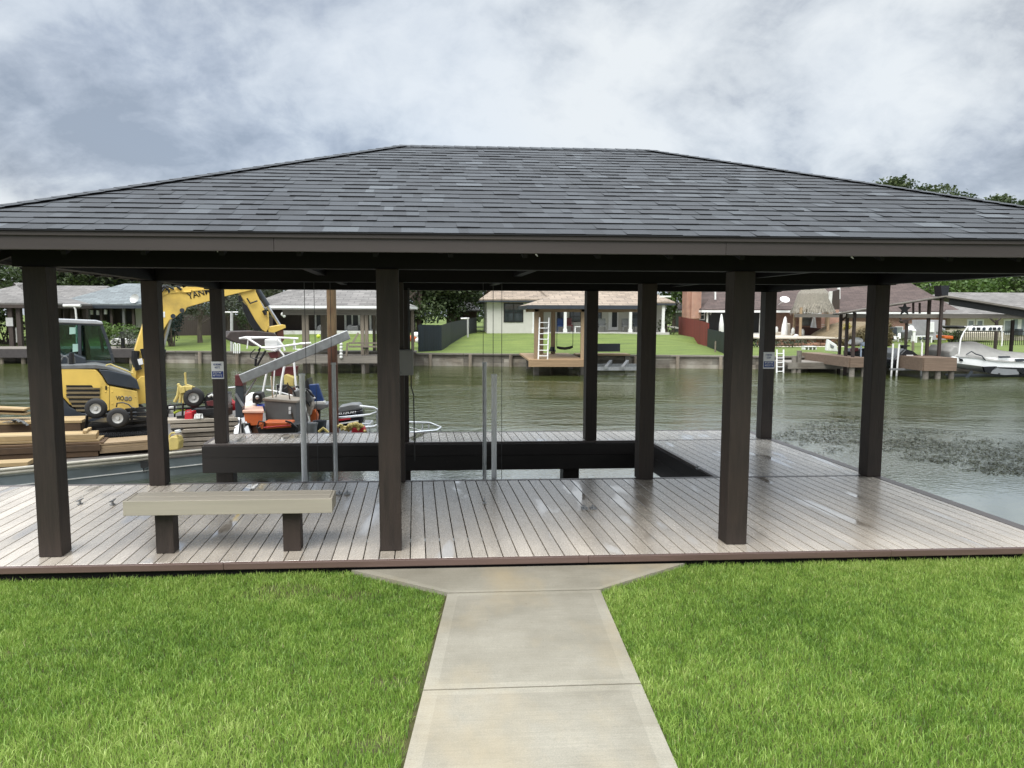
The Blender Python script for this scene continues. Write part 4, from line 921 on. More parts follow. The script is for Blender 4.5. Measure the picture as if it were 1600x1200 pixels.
t=thing('tool_chest','orange tapered plastic chest with its lit lid coloured pale near the crane legs','chest',at(398,672,15.6))
b_=MB(); f0=[at(381,645,15.5),at(411,645,15.5),at(410,664,15.5),at(384,666,15.5)]; b_.prism(f0,(-.25,.8,0)); b_.build('chest_body',MAT['orange'],t,bevel=.012)
b_=MB(); b_.prism([at(379,641.5,15.47),at(412.5,641.5,15.47),at(412.5,645.5,15.47),at(379,645.5,15.47)],(-.26,.86,0)); b_.build('chest_lid',plain('lit_orange_lid',(.72,.45,.34),.5,var=.15),t,bevel=.012)  # lid coloured pale to paint light falling on the top
b_=MB(); b_.px([(386,666),(409,665),(408,680),(388,680)],15.55,16.1); b_.build('chest_foot',MAT['rust'],t)
t=thing('tool_case','flat orange and black tool case at the edge of the far boards','tool case',at(430,680,15.0))
b_=MB(); b_.px([(401,668),(420,663),(466,663),(466,676),(404,679)],15.0,15.5); b_.build('case_bottom',MAT['black'],t,bevel=.02)
b_=MB(); b_.px([(404,664),(411,660),(453,660.5),(455,668),(409,671)],14.97,15.4); b_.build('case_lid',MAT['orange'],t,bevel=.015)
b_=MB(); b_.tube([at(401,669,14.95),at(405,658,14.95),at(414,660,14.95),at(412,670,14.95)],.016,8); b_.tube([at(446,658,14.95),at(454,660,14.95),at(464,668,14.95),at(463,675,14.95)],.02,8); b_.tube([at(412,668,14.94),at(453,664.5,14.94)],.012,8,1); b_.build('handle',[MAT['black'],MAT['red']],t,True)
t=thing('fish_tub','big grey plastic tub among the white pipes','tub',at(440,672,16.0))
b_=MB(); b_.prism([at(412,624,16.0),at(462,628,16.0),at(464,668,16.0),at(416,668,16.0)],(.1,.7,0)); b_.build('tub_body',MAT['tubgrey'],t,bevel=.03,seg=3)
b_=MB(); b_.prism([at(410,622,15.97),at(464,626,15.97),at(464,630,15.97),at(410,626,15.97)],(.1,.76,0)); b_.build('tub_rim',MAT['sheet'],t,bevel=.012)
b_=MB(); b_.px([(451,636),(454,636),(454,641),(451,641)],15.95,16.0); b_.px([(451,642),(454,642),(454,647),(451,647)],15.95,16.0); b_.build('latch',MAT['white'],t)
t=thing('rag_bag','crumpled white bag behind the orange chest','bag',at(390,640,16.5)); b_=MB()
b_.ball(at(386,628,16.5),(.16,.15,.14),12,8); b_.ball(at(396,622,16.55),(.15,.15,.13),12,8); b_.ball(at(391,634,16.45),(.2,.15,.12),12,8); o=b_.build('bag_body',MAT['canvas'],t,True)
t=thing('generator','small black generator on the orange chest with blue base','generator',at(402,640,16.2))
b_=MB(); b_.px([(394,616),(398,613),(407,614),(409,620),(408,630),(394,630)],16.2,16.5); b_.build('casing',MAT['black'],t,bevel=.02)
b_=MB(); b_.px([(401,632),(412,634),(412,644),(402,642)],16.2,16.5); b_.build('tank',plain('blue_plastic',(.03,.07,.4),.4,var=.1),t,bevel=.01)
b_=MB(); b_.ball(at(402,621,16.18),.045,10,6); b_.build('gauge',MAT['rim'],t,True)
t=thing('rope_heap','heap of yellow rope and floats with a red bag beside the outboard','rope',at(545,676,15.3)); b_=MB()
for k in range(16):
    cx_,cy_=random.uniform(528,568),random.uniform(664,674); b_.tube([at(cx_-4,cy_+random.uniform(-2,2),15.3+random.uniform(-.1,.1)),at(cx_,cy_-random.uniform(1,4),15.3),at(cx_+4,cy_+random.uniform(-2,2),15.3+random.uniform(-.1,.1))],.03,6)
for a,c in ((548,665),(556,663),(563,666)): b_.ball(at(a,c,15.3),(.075,.07,.06),10,6)
b_.build('rope_strands',MAT['yellow2'],t,True); b_=MB(); b_.tube([at(498,675,15.3),at(505,669,15.3),at(509,672,15.3),at(513,676,15.3)],.03,6); b_.build('rope_end',MAT['yellow2'],t,True)
b_=MB(); b_.px([(550,668),(568,667),(572,680),(548,680)],15.25,15.5); b_.build('red_bag',MAT['red'],t,bevel=.03,seg=3)
# loose gear filling the barge end
for k,(q0,q1,Yq,r_,mk,lab) in enumerate((((424,588),(429,668),16.05,.014,'plytan','wooden pole leaning beside the grey tub'),((436,606),(414,668),16.1,.012,'midgrey','thin grey rod crossing in front of the grey tub'),((449,598),(459,664),15.95,.013,'lumber_dk','dark wooden pole leaning against the grey tub latch'),((470,606),(486,670),16.3,.016,'white_dull','pale pole leaning below the blue boat seat'))):
    b_=MB(); b_.tube([at(*q0,Yq+.2),at(*q1,Yq)],r_,7); o=b_.build('tool_pole',MAT[mk],None,True); tag(o,lab,'pole','poles leaning around the grey tub')
t=thing('hose_pile','tangle of black hoses heaped behind the grey tub','hose',at(460,628,16.4)); b_=MB()
for k in range(9):
    a,c=random.uniform(448,484),random.uniform(604,640); b_.tube([at(a-random.uniform(5,10),c+random.uniform(-6,6),16.5+random.uniform(-.1,.2)),at(a-2,c-random.uniform(3,9),16.45),at(a+5,c+random.uniform(-3,4),16.5),at(a+9,c+random.uniform(2,12),16.5)],random.choice((.012,.018,.025)),6)
b_.build('hose_coils',MAT['black'],t,True)
b_=MB(); b_.px([(456,612),(470,606),(484,612),(488,628),(470,634),(458,628)],16.55,16.8); b_.build('tarp',MAT['midgrey'],t,bevel=.04,seg=3)
for k,(a,c,Yq,mk,lab) in enumerate(((500,668,16.2,'mgrey','dark bucket below the blue boat seat'),(486,672,15.9,'jetgrey','grey bucket beside the pale leaning pole'))):
    p=at(a,c+9,Yq); t=thing('bucket',lab,'bucket',p); b_=MB(); b_.lathe(p,(0,0,1),[(0,.11),(.02,.12),(.26,.15),(.28,.155),(.275,.14),(.05,.10)],16); b_.build('bucket_body',MAT[mk],t,True,ang=40)
    b_=MB(); b_.tube([p+Vector((-.15,0,.27)),p+Vector((-.1,-.06,.17)),p+Vector((.08,-.08,.15)),p+Vector((.15,0,.27))],.006,6); b_.build('handle',MAT['rim'],t,True)
for k,(a0,a1,c0,c1,Yq,lab) in enumerate(((276,334,652,646,15.3,'dark steel bar lying over the sheet piles'),(262,330,641,637,15.75,'second dark steel bar behind the red fuel can'))):
    b_=MB(); b_.bar(at(a0,c0,Yq),at(a1,c1,Yq+.2),.05,.05); o=b_.build('steel_bar',MAT['black'],None); tag(o,lab,'steel bar')
t=thing('battery_box','dark battery box with straps between the crane leg and the orange chest','battery box',at(390,690,15.3)); b_=MB(); b_.px([(376,662),(390,661),(391,676),(377,677)],15.45,15.7); b_.build('box_body',MAT['black'],t,bevel=.015); b_=MB(); b_.px([(380,660.5),(383,660.3),(384,677),(381,677)],15.44,15.449); b_.build('strap',MAT['midgrey'],t)

# spud pile
t=thing('spud_pile','tall rusty steel pile standing by the outboard motor','pile',at(520,700,16.4))
b_=MB(); p=at(520.5,600,16.4); b_.tube([(p.x,p.y,-2.2),(p.x,p.y,1.55)],.108,16); b_.tube([(p.x,p.y,1.55),(p.x,p.y,2.95)],.104,16,1); b_.build('pile_shaft',[MAT['rust'],MAT['rust2']],t,True,ang=60)

# ------------------------------------------------------------------ excavator
YE=17.0; face_to(150,YE)
ex=thing('excavator','yellow compact excavator with a glass cab and raised boom on the barge','excavator',at(150,676,YE+.9))
gz0=BD+.002
for yy in (YE+.05,YE+1.5):
    b_=MB(); zp=lambda a,z: Vector((at(a,650,YE).x,at(a,650,YE).y,0))+VN*(yy-YE)+Vector((0,0,z))
    b_.prism([zp(a,z) for a,z in ((108,gz0),(219,gz0),(232,gz0+.2),(232,gz0+.38),(222,gz0+.55),(105,gz0+.55),(95,gz0+.38),(95,gz0+.2))],VN*.4); b_.build('track',MAT['rubber'],ex,bevel=.03)
b_=MB(); b_.prism([zp(a,z)-VN*.9 for a,z in ((112,gz0+.2),(213,gz0+.2),(213,gz0+.62),(112,gz0+.62))],VN*.8); b_.build('undercarriage',MAT['mgrey'],ex)
b_=MB(); b_.px([(76,574),(150,577),(160,588),(168,602),(215,611),(217,638),(196,642),(128,642),(108,632),(94,616),(86,600),(76,592)],YE,YE+1.9); b_.build('engine_cover',MAT['yellow'],ex,bevel=.03,seg=3)
b_=MB(); b_.px([(74,592),(87,603),(96,620),(110,636),(128,645),(150,646),(196,645),(214,643),(214,656),(120,660),(74,655)],YE-.02,YE+1.92); b_.build('counterweight',MAT['mgrey'],ex,bevel=.025)
b_=MB(); b_.px([(153.5,577.5),(170,578.5),(203,586),(214,594),(219,609),(168.5,600.5),(161,588)],YE-.025,YE+.75); b_.build('side_hood',MAT['mgrey'],ex,bevel=.02,seg=3)
b_=MB(); b_.px([(74,571),(150,569.5),(170,573),(206,586),(206,588.5),(168,577.5),(150,576),(74,577)],YE-.01,YE+1.85); b_.build('deck_cover',MAT['midgrey'],ex,bevel=.01)
lv=MB(); 
for k in range(6):
    y=601-0+k*7.0-0; y=602+k*6.9
    l=103+max(0,(k-2))*4.0+max(0,k-4)*3
    lv.px([(l,y),(156,y),(156,y+3.2),(l+1,y+3.2)],YE-.028,YE-.004,0); lv.px([(l,y+3.2),(156,y+3.2),(156,y+6.2),(l+2,y+6.2)],YE-.034,YE-.004,1)
lv.build('louvre',[MAT['black'],plain('louvre_bronze',(.20,.155,.085),.5,var=.1)],ex)
b_=MB(); b_.px([(143,601.5),(157,601),(157,606),(146,606)],YE-.042,YE-.03); b_.px([(164.5,603),(167,603),(167,609),(164.5,609)],YE-.012,YE-.001,1)
for a,c in ((175.5,612),(175.5,630.5),(165,612),(212,620)): b_.ball(at(a,c,YE-.004),.014,8,6)
b_.px([(170.6,602),(171.2,602),(171.2,641),(170.6,641)],YE-.004,YE-.0005,1)
b_.build('panel_fitting',[MAT['yellow'],MAT['black']],ex)
p=at(181.5,625.5,YE-.006); q=at(206.5,625.5,YE-.006); 
text('ViO',.105,p,q-p,(0,0,1),MAT['gel_dk'],ex,'lettering',(q-p).length*.48); p2=at(194.5,626.5,YE-.006); text('80',.105,p2,q-p,(0,0,1),MAT['midgrey'],ex,'lettering',(q-p).length*.47)
b_=MB(); b_.tube([at(165,574,YE+.05),at(167,570,YE+.05),at(173,569,YE+.05),at(180,572.5,YE+.05),at(208,583.5,YE+.05)],.016,8); b_.build('handrail',MAT['yellow2'],ex,True)
# cab
YC0,YC1=17.95,18.95
cb=MB()
def fr(pts,r=.03):
    for Yk in (YC0,YC1): 
        for a,c in zip(pts[:-1],pts[1:]): cb.bar(at(*a,YC0)+VN*(Yk-YC0),at(*c,YC0)+VN*(Yk-YC0),.07,.07,VN)
fr([(80,504),(159,507)]); fr([(158,507),(166,528),(174,552),(177,566)]); fr([(80,566),(177,566)]); fr([(124,506),(125,566)]); fr([(78,504),(82,566)])
for a in ((80,504),(158,507),(177,566),(82,566)): cb.bar(at(*a,YC0),at(*a,YC0)+VN,.07,.07)
cb.build('cab_frame',MAT['mgrey'],ex,bevel=.01)
cb=MB(); cb.px([(78,499.5),(86,498),(150,500.5),(160,503),(161,507),(78,504)],YC0-.06,YC1+.06); cb.build('cab_roof',plain('cab_roof_grey',(.36,.37,.38),.4,var=.1),ex,bevel=.02)
for q_ in (1,): cb=MB(); cb.px([(82,506),(156,508.5),(164,528),(172,552),(175,564.5),(84,564)],YC0+.01,YC0+.016); cb.build('cab_glass',MAT['cabglass'],ex)
cb=MB(); cb.px([(82,506),(156,508.5),(164,528),(172,552),(175,564.5),(84,564)],YC1-.016,YC1-.01); cb.build('cab_glass',MAT['cabglass'],ex)
cb=MB()
p0,p1=at(158,508,YC0),at(176,564,YC0); cb.quad(p0+VN*.05,p0+VN*.95,p1+VN*.95,p1+VN*.05); cb.build('windscreen',MAT['cabglass'],ex)
cb=MB(); cb.px([(128,512),(132,511),(141,545),(142,563),(136,566),(130,550)],YC0+.3,YC0+.75); cb.px([(112,548),(138,548),(140,566),(112,566)],YC0+.25,YC0+.8); cb.build('driver_seat',MAT['black'],ex,bevel=.03)
cb=MB(); cb.px([(153,513),(156,512),(163,545),(161,552),(158,545)],YC0+.2,YC0+.3); cb.build('control_lever',MAT['black'],ex)
cb=MB()
MAT['paper']=plain('pale_green_paper',(.36,.55,.47),.6,var=.08)
for a,c,w_,h_ in ((84,511.5,8,12),(108.5,511.5,9.5,11),(113.5,537.5,9.5,12.5),(86,525,5,9)): cb=MB(); cb.px([(a,c),(a+w_,c-.2),(a+w_,c+h_-1),(a,c+h_)],YC0-.006,YC0+.004); cb.build('cab_sticker',MAT['paper'],ex)
cb=MB(); cb.px([(82,545),(100,556),(112,552),(134,560),(134,575),(82,575)],YE+.5,YE+.9); cb.build('rear_cover',MAT['mgrey'],ex,bevel=.02)
cb=MB(); cb.tube([at(84,548,YE+.35),at(99,557,YE+.35),at(94,565,YE+.35)],.025,8); cb.tube([at(84,560,YE+.35),at(94,566,YE+.35),at(94,573,YE+.35)],.02,8); cb.tube([at(107,573,YE+.3),at(107,561,YE+.3),at(103,557,YE+.3),at(99,557,YE+.3)],.02,8); cb.tube([at(117,573,YE+.3),at(116,558,YE+.3)],.02,8); cb.build('guard_rail',MAT['midgrey'],ex,True)
cb=MB(); cb.tube([at(111.5,572,YE+.25),at(111.5,553,YE+.25)],[.05,.05],12); cb.tube([at(111.5,553,YE+.25),at(112,551,YE+.25)],.05,12); cb.build('exhaust_pipe',MAT['black'],ex,True)
# boom
YB=17.45
bm=MB(); bm.px([(206,592),(211,546),(216,530),(222,512),(232,478),(244,460),(256,451),(300,447),(366,441),(398,441),(399,452),(382,456),(352,463),(327,470.5),(300,478),(292,480.5),(289,487),(281,489.5),(273,497),(265,500),(257,513),(250,540),(243,570),(238,600),(222,610)],YB,YB+.42); bm.build('boom',MAT['yellow'],ex,bevel=.012)
bm=MB()
for a,c in ((284.5,485),(270.5,494),(262,455)): bm.tube([at(a,c,YB-.02),at(a,c,YB+.44)],.055,14)
bm.build('pin',MAT['mgrey'],ex,True)
bm=MB(); bm.px([(250,461),(257,456),(266,450),(271,451),(275,455.5),(300,452.6),(330,450),(330,452.5),(300,455.2),(262,459),(251,464)],YB-.02,YB-.002); bm.tube([at(284,456.5,YB-.03),at(298,456,YB-.03),at(299,452,YB-.03)],.014,6); bm.build('boom_rib',MAT['yellow'],ex,bevel=.004)
for q_,r_c in (([(250,452,-.06),(256,447,-.06),(263,452,-.06)],.035),([(251,458,-.06),(260,446,-.06),(272,452,-.06)],.025),([(276,447,-.05),(284,453,-.05)],.03),([(212,548,-.05),(211,562,-.05),(216,578,-.05)],.09),([(222,545,-.1),(226,560,-.1)],.05)):
    bm=MB(); bm.tube([at(a,c,YB+d_) for a,c,d_ in q_],r_c,8); bm.build('hydraulic_hose',MAT['black'],ex,True)
bm=MB(); bm.px([(212,562),(222,560),(224,569),(215,571)],YB-.12,YB-.02); bm.px([(253.5,487),(258,487),(258,496),(254,496)],YB-.008,YB-.002); bm.build('white_cap',MAT['white'],ex,bevel=.01)
bm=MB(); bm.px([(204,594),(210,570),(214,572),(212,596),(220,588),(228,588),(232,630),(214,632)],YB-.1,YB+.5); bm.build('boom_bracket',MAT['yellow'],ex,bevel=.012)
bm=MB(); bm.tube([at(266,498,YB+.2),at(254,545,YB+.2)],.045,10); bm.build('cylinder_rod',MAT['alu'],ex,True)
for q_,r_c in (([at(254,545,YB+.2),at(242,600,YB+.2),at(238,622,YB+.2)],.085),([at(400,450,YB+.2),at(418,478,YB+.2)],.075)): bm=MB(); bm.tube(q_,r_c,12); bm.build('cylinder_barrel',MAT['mgrey'],ex,True)
bm=MB(); bm.tube([at(418,478,YB+.2),at(437,508,YB+.2)],.04,10); bm.build('cylinder_rod',MAT['alu'],ex,True)
p=at(294.5,467.5,YB-.008); q=at(327,458.5,YB-.008); d=(q-p); L=d.length*1.62; text('YANMAR',.155,p+Vector((0,0,-.01)),d,VN.cross(d)*-1,MAT['gel_dk'],ex,'lettering',L)
am=MB(); am.px([(376,441),(398,441),(400,456),(408,473),(416,490),(420,512),(416,519),(406,514),(397,499),(386,476),(376,462)],YB+.06,YB+.36); am.build('arm',MAT['yellow'],ex,bevel=.012)
for q_ in ([(372,462),(376,461),(380,470),(373,472)],[(378,471),(386,478),(400,502),(410,516),(398,517),(388,502),(380,484)]): am=MB(); am.px(q_,YB,YB+.07); am.build('dark_arm_strip',MAT['black'],ex)  # flat black strips along the arm
for q_,r_c in (([(386,466),(391,474),(402,470)],.02),([(411,485),(415,492)],.035)): am=MB(); am.tube([at(a,c,YB) for a,c in q_],r_c,8); am.build('hydraulic_hose',MAT['black'],ex,True)
am=MB(); am.px([(418,512),(424,510),(442,507),(446,508),(447,512),(438,516),(428,520),(420,519)],YB+.08,YB+.34); am.px([(417.5,486),(420,487),(421,511),(418,511)],YB+.05,YB+.1); am.build('bucket_link',MAT['yellow'],ex,bevel=.01)
am=MB(); am.px([(432,516),(443,513),(444,531),(440,536),(434,534)],YB+.1,YB+.32); am.build('bucket_ear',MAT['rust'],ex,bevel=.01)
am=MB(); am.px([(352,528),(360,518),(400,517),(428,520),(433,524),(433,533),(420,540),(395,541),(370,536)],YB-.15,YB+.55); am.build('bucket',plain('worn_bucket_steel',(.07,.055,.05),.6,.3,var=.35,dirt=(.12,.07,.05),dirt_amt=.5),ex,bevel=.02)
face_to(None,0)
# ------------------------------------------------------------------ helpers for the far shore
def gzf(x,y): return fz(y-bankY(x),x)
def leaves(centres, radii, n, size, flat=.6, fill=.55, seed=0):
    """leaf cards scattered through clumps; returns verts (n,4,3) and tints"""
    r=np.random.default_rng(seed); C=np.array(centres); Rr=np.array(radii); k=len(C)
    wts=(Rr[:,0]*Rr[:,2]); idx=r.choice(k,n,p=wts/wts.sum())
    d=r.normal(size=(n,3)); d/=np.linalg.norm(d,axis=1)[:,None]; rad=(fill+(1-fill)*r.random(n))**1.0
    rad=np.where(r.random(n)<.12,rad*1.18,rad)
    P=C[idx]+d*rad[:,None]*Rr[idx]
    a=r.normal(size=(n,3)); a[:,2]*=flat; a/=np.linalg.norm(a,axis=1)[:,None]
    b=np.cross(a,r.normal(size=(n,3))); b/=np.linalg.norm(b,axis=1)[:,None]
    s=size*(.55+.9*r.random(n)); u=a*s[:,None]*.5; v=b*s[:,None]*.32
    V=np.stack([P-u,P-v*1.1,P+u,P+v],1)
    ct=r.random(k); t=np.clip(.5*ct[idx]+.25*r.random(n)+.35*(r.random(n)-.2),0,1)
    return V.astype(np.float32),t.astype(np.float32)
def leaf_obj(name, V, t, mat, parent):
    n=len(V); loc=np.array(parent_world(parent),np.float32); V=V-loc
    me=bpy.data.meshes.new(name); me.vertices.add(n*4); me.vertices.foreach_set('co',V.ravel()); me.loops.add(n*4); me.loops.foreach_set('vertex_index',np.arange(n*4,dtype=np.int32))
    me.polygons.add(n); me.polygons.foreach_set('loop_start',np.arange(n,dtype=np.int32)*4); me.polygons.foreach_set('loop_total',np.full(n,4,np.int32))
    a=me.attributes.new('tint','FLOAT','FACE'); a.data.foreach_set('value',t); me.materials.append(mat); me.update(); me.validate()
    o=bpy.data.objects.new(name,me); COL.objects.link(o); o.parent=parent; return o
_ts=[100]
def tree(name,label,x,y,H,cr,mat,n=5000,size=.35,crown0=.35,clumps=26,group=None,cat='tree',zb=None,trunk_r=None,spread=1.0):
    _ts[0]+=1; r=random.Random(_ts[0]); z=gzf(x,y)-.05 if zb is None else zb
    t=thing(name,label,cat,(x,y,z),group); tr=trunk_r or H*.026
    tk=MB(); top=Vector((x+r.uniform(-.3,.3),y,z+H*.72)); tk.tube([(x,y,z-.1),(x+.1*r.uniform(-1,1),y,z+H*.2),(x+.3*r.uniform(-1,1),y,z+H*.45),top],[tr*1.3,tr,tr*.75,tr*.3],8)
    cs=[];rs=[]; zc=z+H*(crown0+(1-crown0)*.5); hz=H*(1-crown0)*.5
    for i in range(clumps):
        a=r.uniform(0,6.283); q=r.random()**.6; el=r.uniform(-.95,.95); rr=cr*math.sqrt(max(.05,1-el*el))*q
        c=Vector((x+math.cos(a)*rr,y+math.sin(a)*rr*spread,zc+el*hz*.86)); cs.append(c); s=cr*r.uniform(.20,.40); rs.append((s*1.15,s*1.15,s*.75))
        if i%3==0: 
            b0=Vector((x,y,z+H*r.uniform(.22,.5))); mid=(b0+c)/2+Vector((0,0,-.04*H)); tk.tube([b0,mid,c],[tr*.45,tr*.3,tr*.1],6)
    tk.build('trunk',MAT['bark'],t,True)
    V,tt=leaves(cs,rs,n,size,seed=_ts[0]); leaf_obj('crown',V,tt,mat,t); return t
def shrub(label,px_,py_,Y,w,h,mat,n=1500,size=.16,group=None,name='shrub',clumps=9,cat='shrub',d=None):
    _ts[0]+=1; r=random.Random(_ts[0]); p=at(px_,py_,Y); z=gzf(p.x,p.y); t=thing(name,label,cat,(p.x,p.y,z),group)
    tk=MB(); cs=[];rs=[]
    for i in range(clumps):
        a=r.uniform(0,6.283); q=r.random()**.5; zz=r.uniform(.15,.85)*h; c=Vector((p.x+math.cos(a)*q*w*.36,p.y+math.sin(a)*q*(d or w)*.36,z+zz)); cs.append(c); s=r.uniform(.18,.30); rs.append((s*w,s*(d or w),s*h*.9))
        tk.tube([(p.x+r.uniform(-.1,.1)*w,p.y,z-.05),c],[.02*h,.008*h],5)
    tk.build('stems',MAT['bark'],t); V,tt=leaves(cs,rs,n,size,seed=_ts[0],fill=.4); leaf_obj('foliage',V,tt,mat,t); return t
def hip(b,x0,x1,y0,y1,z,rise,ends=(1,1),th=.12,mi=0):
    h=(y1-y0)/2; a=Vector((x0+h*ends[0],(y0+y1)/2,z+rise)); c=Vector((x1-h*ends[1],(y0+y1)/2,z+rise)); e=[Vector(p) for p in ((x0,y0,z),(x1,y0,z),(x1,y1,z),(x0,y1,z))]
    lo=[p-Vector((0,0,th)) for p in e]
    b.add(e+[a,c]+lo,[(0,1,5,4),(1,2,5),(2,3,4,5),(3,0,4),(9,8,7,6),(0,6,7,1),(1,7,8,2),(2,8,9,3),(3,9,6,0)],mi)
def rim(b,x0,x1,y0,y1,z,h=.16,o=.03,mi=0):
    b.box((x0-o,y0-o,z-h),(x1+o,y0-.002,z+.02),mi); b.box((x0-o,y1+.002,z-h),(x1+o,y1+o,z+.02),mi); b.box((x0-o,y0,z-h),(x0-.002,y1,z+.02),mi); b.box((x1+.002,y0,z-h),(x1+o,y1,z+.02),mi)
def window(parent,pxs,Y,frame=MAT['black'],glass=MAT['window'],nx=2,ny=2,th=.07):
    (a,b_,c,d)=pxs; p=at(a,b_,Y); q=at(c,d,Y); x0,x1,z1,z0=p.x,q.x,p.z,q.z
    f=MB(); y=Y-.05
    f.box((x0,y,z0),(x0+th,y+.045,z1)); f.box((x1-th,y,z0),(x1,y+.045,z1)); f.box((x0+th,y+.001,z1-th),(x1-th,y+.046,z1)); f.box((x0+th,y+.001,z0),(x1-th,y+.046,z0+th))
    for i in range(1,nx): xx=x0+(x1-x0)*i/nx; f.box((xx-th*.35,y+.004,z0+th),(xx+th*.35,y+.04,z1-th))
    for i in range(1,ny): zz_=z0+(z1-z0)*i/ny; f.box((x0+th,y+.006,zz_-th*.3),(x1-th,y+.038,zz_+th*.3))
    o=f.build('window',frame,parent); g=MB(); g.box((x0+th*.5,y+.02,z0+th*.5),(x1-th*.5,y+.03,z1-th*.5)); g.build('pane',glass,o); return o
def xs2(p0,p1,Y): return at(p0,520,Y).x, at(p1,520,Y).x
def zof(py,Y): return at(800,py,Y).z

# ------------------------------------------------------------------ houses across the water, from the excavator to the thatch
# covered dock and brown house
Y=50; x0,x1=xs2(-90,62,Y); t=thing('boathouse','grey roofed boathouse on dark posts across the water beyond the corner post','boathouse',((x0+x1)/2,Y+3,gzf(x0,Y)))
b_=MB(); ze=zof(476,Y); hip(b_,x0,x1,Y,Y+7,ze,zof(446,Y+3.5)-ze); b_.build('roof',MAT['roof_gray'],t)
b_=MB(); rim(b_,x0,x1,Y,Y+7,ze-.13,.2); b_.build('fascia',MAT['dkwall'],t)
zd=zof(545,Y)
for a in (-60,13,26,58):
    for yy in (Y+.4,Y+6.3): xx=at(a,520,Y).x; b_=MB(); b_.box((xx-.14,yy-.14,zd-2),(xx+.14,yy+.14,ze-.14)); b_.build('post',MAT['dkwall'],t)
b_=MB(); p=at(14.5,503,Y+.2); b_.box((p.x-.22,Y+.2,p.z-.28),(p.x+.22,Y+.25,p.z+.28)); b_.build('meter_box',MAT['rim'],t)
b_=MB(); b_.px([(24,512),(27,512),(27,535),(24,535)],Y+1,Y+1.2); b_.build('rope_hank',MAT['white_dull'],t)
t=thing('dock','long dark plank dock on piles behind the excavator cab','dock',(at(60,550,46.5).x,46.8,WZ)); Y=46.6
b_=MB(); x0,x1=xs2(-90,218,Y); zt=zof(544.5,Y); b_.box((x0,Y,zt-.06),(x1,Y+3.4,zt)); b_.build('deck_boards',MAT['wdock'],t)
b_=MB(); b_.box((x0,Y-.05,zt-.55),(x1,Y-.002,zt-.03)); b_.build('skirt',plain('dark_dock_skirt',(.05,.043,.042),.7,var=.25),t)
for k in range(9): xx=x0+(x1-x0)*(k+.5)/9; b_=MB(); b_.tube([(xx,Y+.2,-2),(xx,Y+.2,zt-.08)],.13,8); b_.build('pile',MAT['wpost'],t)
b_=MB(); xx=at(189.5,530,47).x; b_.box((xx-.09,47.1,zt+.002),(xx+.09,47.3,zof(519,47))); b_.build('mooring_post',MAT['black'],t)
b_=MB(); b_.px([(172,534),(176,529),(200,531),(200,538),(174,538.5)],48.2,49.6); o=b_.build('patio_slab',MAT['slab'],None); tag(o,'pale concrete patio edge on the bank behind the dark dock','patio')
Y=60; x0,x1=xs2(60,146,Y); t=thing('house','brown timber house with a weathered grey roof behind the cab','house',((x0+x1)/2,Y+4,gzf(x0,Y)))
ze=zof(475,Y); b_=MB(); hip(b_,x0-.6,x1+.6,Y-.6,Y+8.6,ze,zof(450,Y+4)-ze,(0,.25)); b_.build('roof',MAT['roof_gray'],t)
b_=MB(); b_.box((x0,Y,gzf(x0,Y)-.3),(x1,Y+8,ze-.1)); b_.build('wall',MAT['dkwall'],t)
b_=MB(); rim(b_,x0-.6,x1+.6,Y-.6,Y+8.6,ze-.13,.18); b_.build('fascia',MAT['dkwall'],t)
Y=58; x0,x1=xs2(124,262,Y); t=thing('house','low house with a blue grey roof and a deep dark porch','house',((x0+x1)/2,Y+5,gzf(x0,Y)))
ze=zof(477,Y); b_=MB(); hip(b_,x0-1.5,x1+.6,Y-.8,Y+10,ze,zof(446.5,Y+5)-ze,(.55,.6)); b_.build('roof',MAT['roof_blue'],t)
b_=MB(); rim(b_,x0-1.5,x1+.6,Y-.8,Y+10,ze-.13,.22); b_.build('fascia',MAT['mgrey'],t)
zb=gzf(x0,Y)-.3; b_=MB(); b_.box((x0,Y+1.6,zb),(x1,Y+9,ze-.1)); b_.build('wall',MAT['dkwall'],t)
for a in (128,142,162,178,197,212): xx=at(a,500,Y).x; b_=MB(); b_.box((xx-.09,Y-.4,zb),(xx+.09,Y-.2,ze-.16)); b_.build('porch_post',MAT['midgrey' if a in(142,197) else 'dkwall'],t)
for q in ((145,484,158,504),(166,484,180,504),(186,485,208,505)): window(t,q,Y+1.58,MAT['dkwall'],MAT['porchdark'],2,1)
b_=MB(); b_.px([(210,482),(222,481),(222,512),(211,512)],Y+.9,Y+1.5); b_.build('pale_wall',MAT['siding'],t)
for k,(a,c) in enumerate(((153,487),(143,486.5),(165,486))): b_=MB(); b_.tube([at(a,c-2,Y-.3),at(a,c+5,Y-.3)],.12,8); b_.build('porch_lamp',MAT['white_dull'],t)
t=thing('satellite_dish','white satellite dish on the blue grey roof','satellite dish',at(211,475,Y-.5)); b_=MB(); p=at(211,467,Y-.6); b_.lathe(p,Vector((-.2,-1,.35)),[(0,.03),(.02,.18),(.06,.30),(.09,.36),(.075,.36),(.03,.28),(-.03,.03)],18); b_.tube([p+Vector((0,.1,-.05)),at(213,474,Y+.3)],.04,6); b_.build('dish',MAT['rim'],t,True)
t=thing('mast','white T shaped pipe mast behind the excavator cab','mast',at(119,545,50)); b_=MB(); b_.tube([at(99,477.5,50),at(126,477.5,50)],.10,8); b_.tube([at(115.5,478,50),at(118,484,50),at(119.5,500,50),at(120,545,50)],.06,8); b_.build('mast_pipe',MAT['white_dull'],t,True)
shrub('bright green rounded shrub beside the blue grey roofed house',171,531,52,1.9,1.6,MAT['leaf_br'],1700,.13,'shrubs before the blue grey house')
shrub('loose olive shrub drooping over the bank by the excavator boom',204,535,51,2.2,1.6,MAT['leaf_br'],1500,.13,'shrubs before the blue grey house')
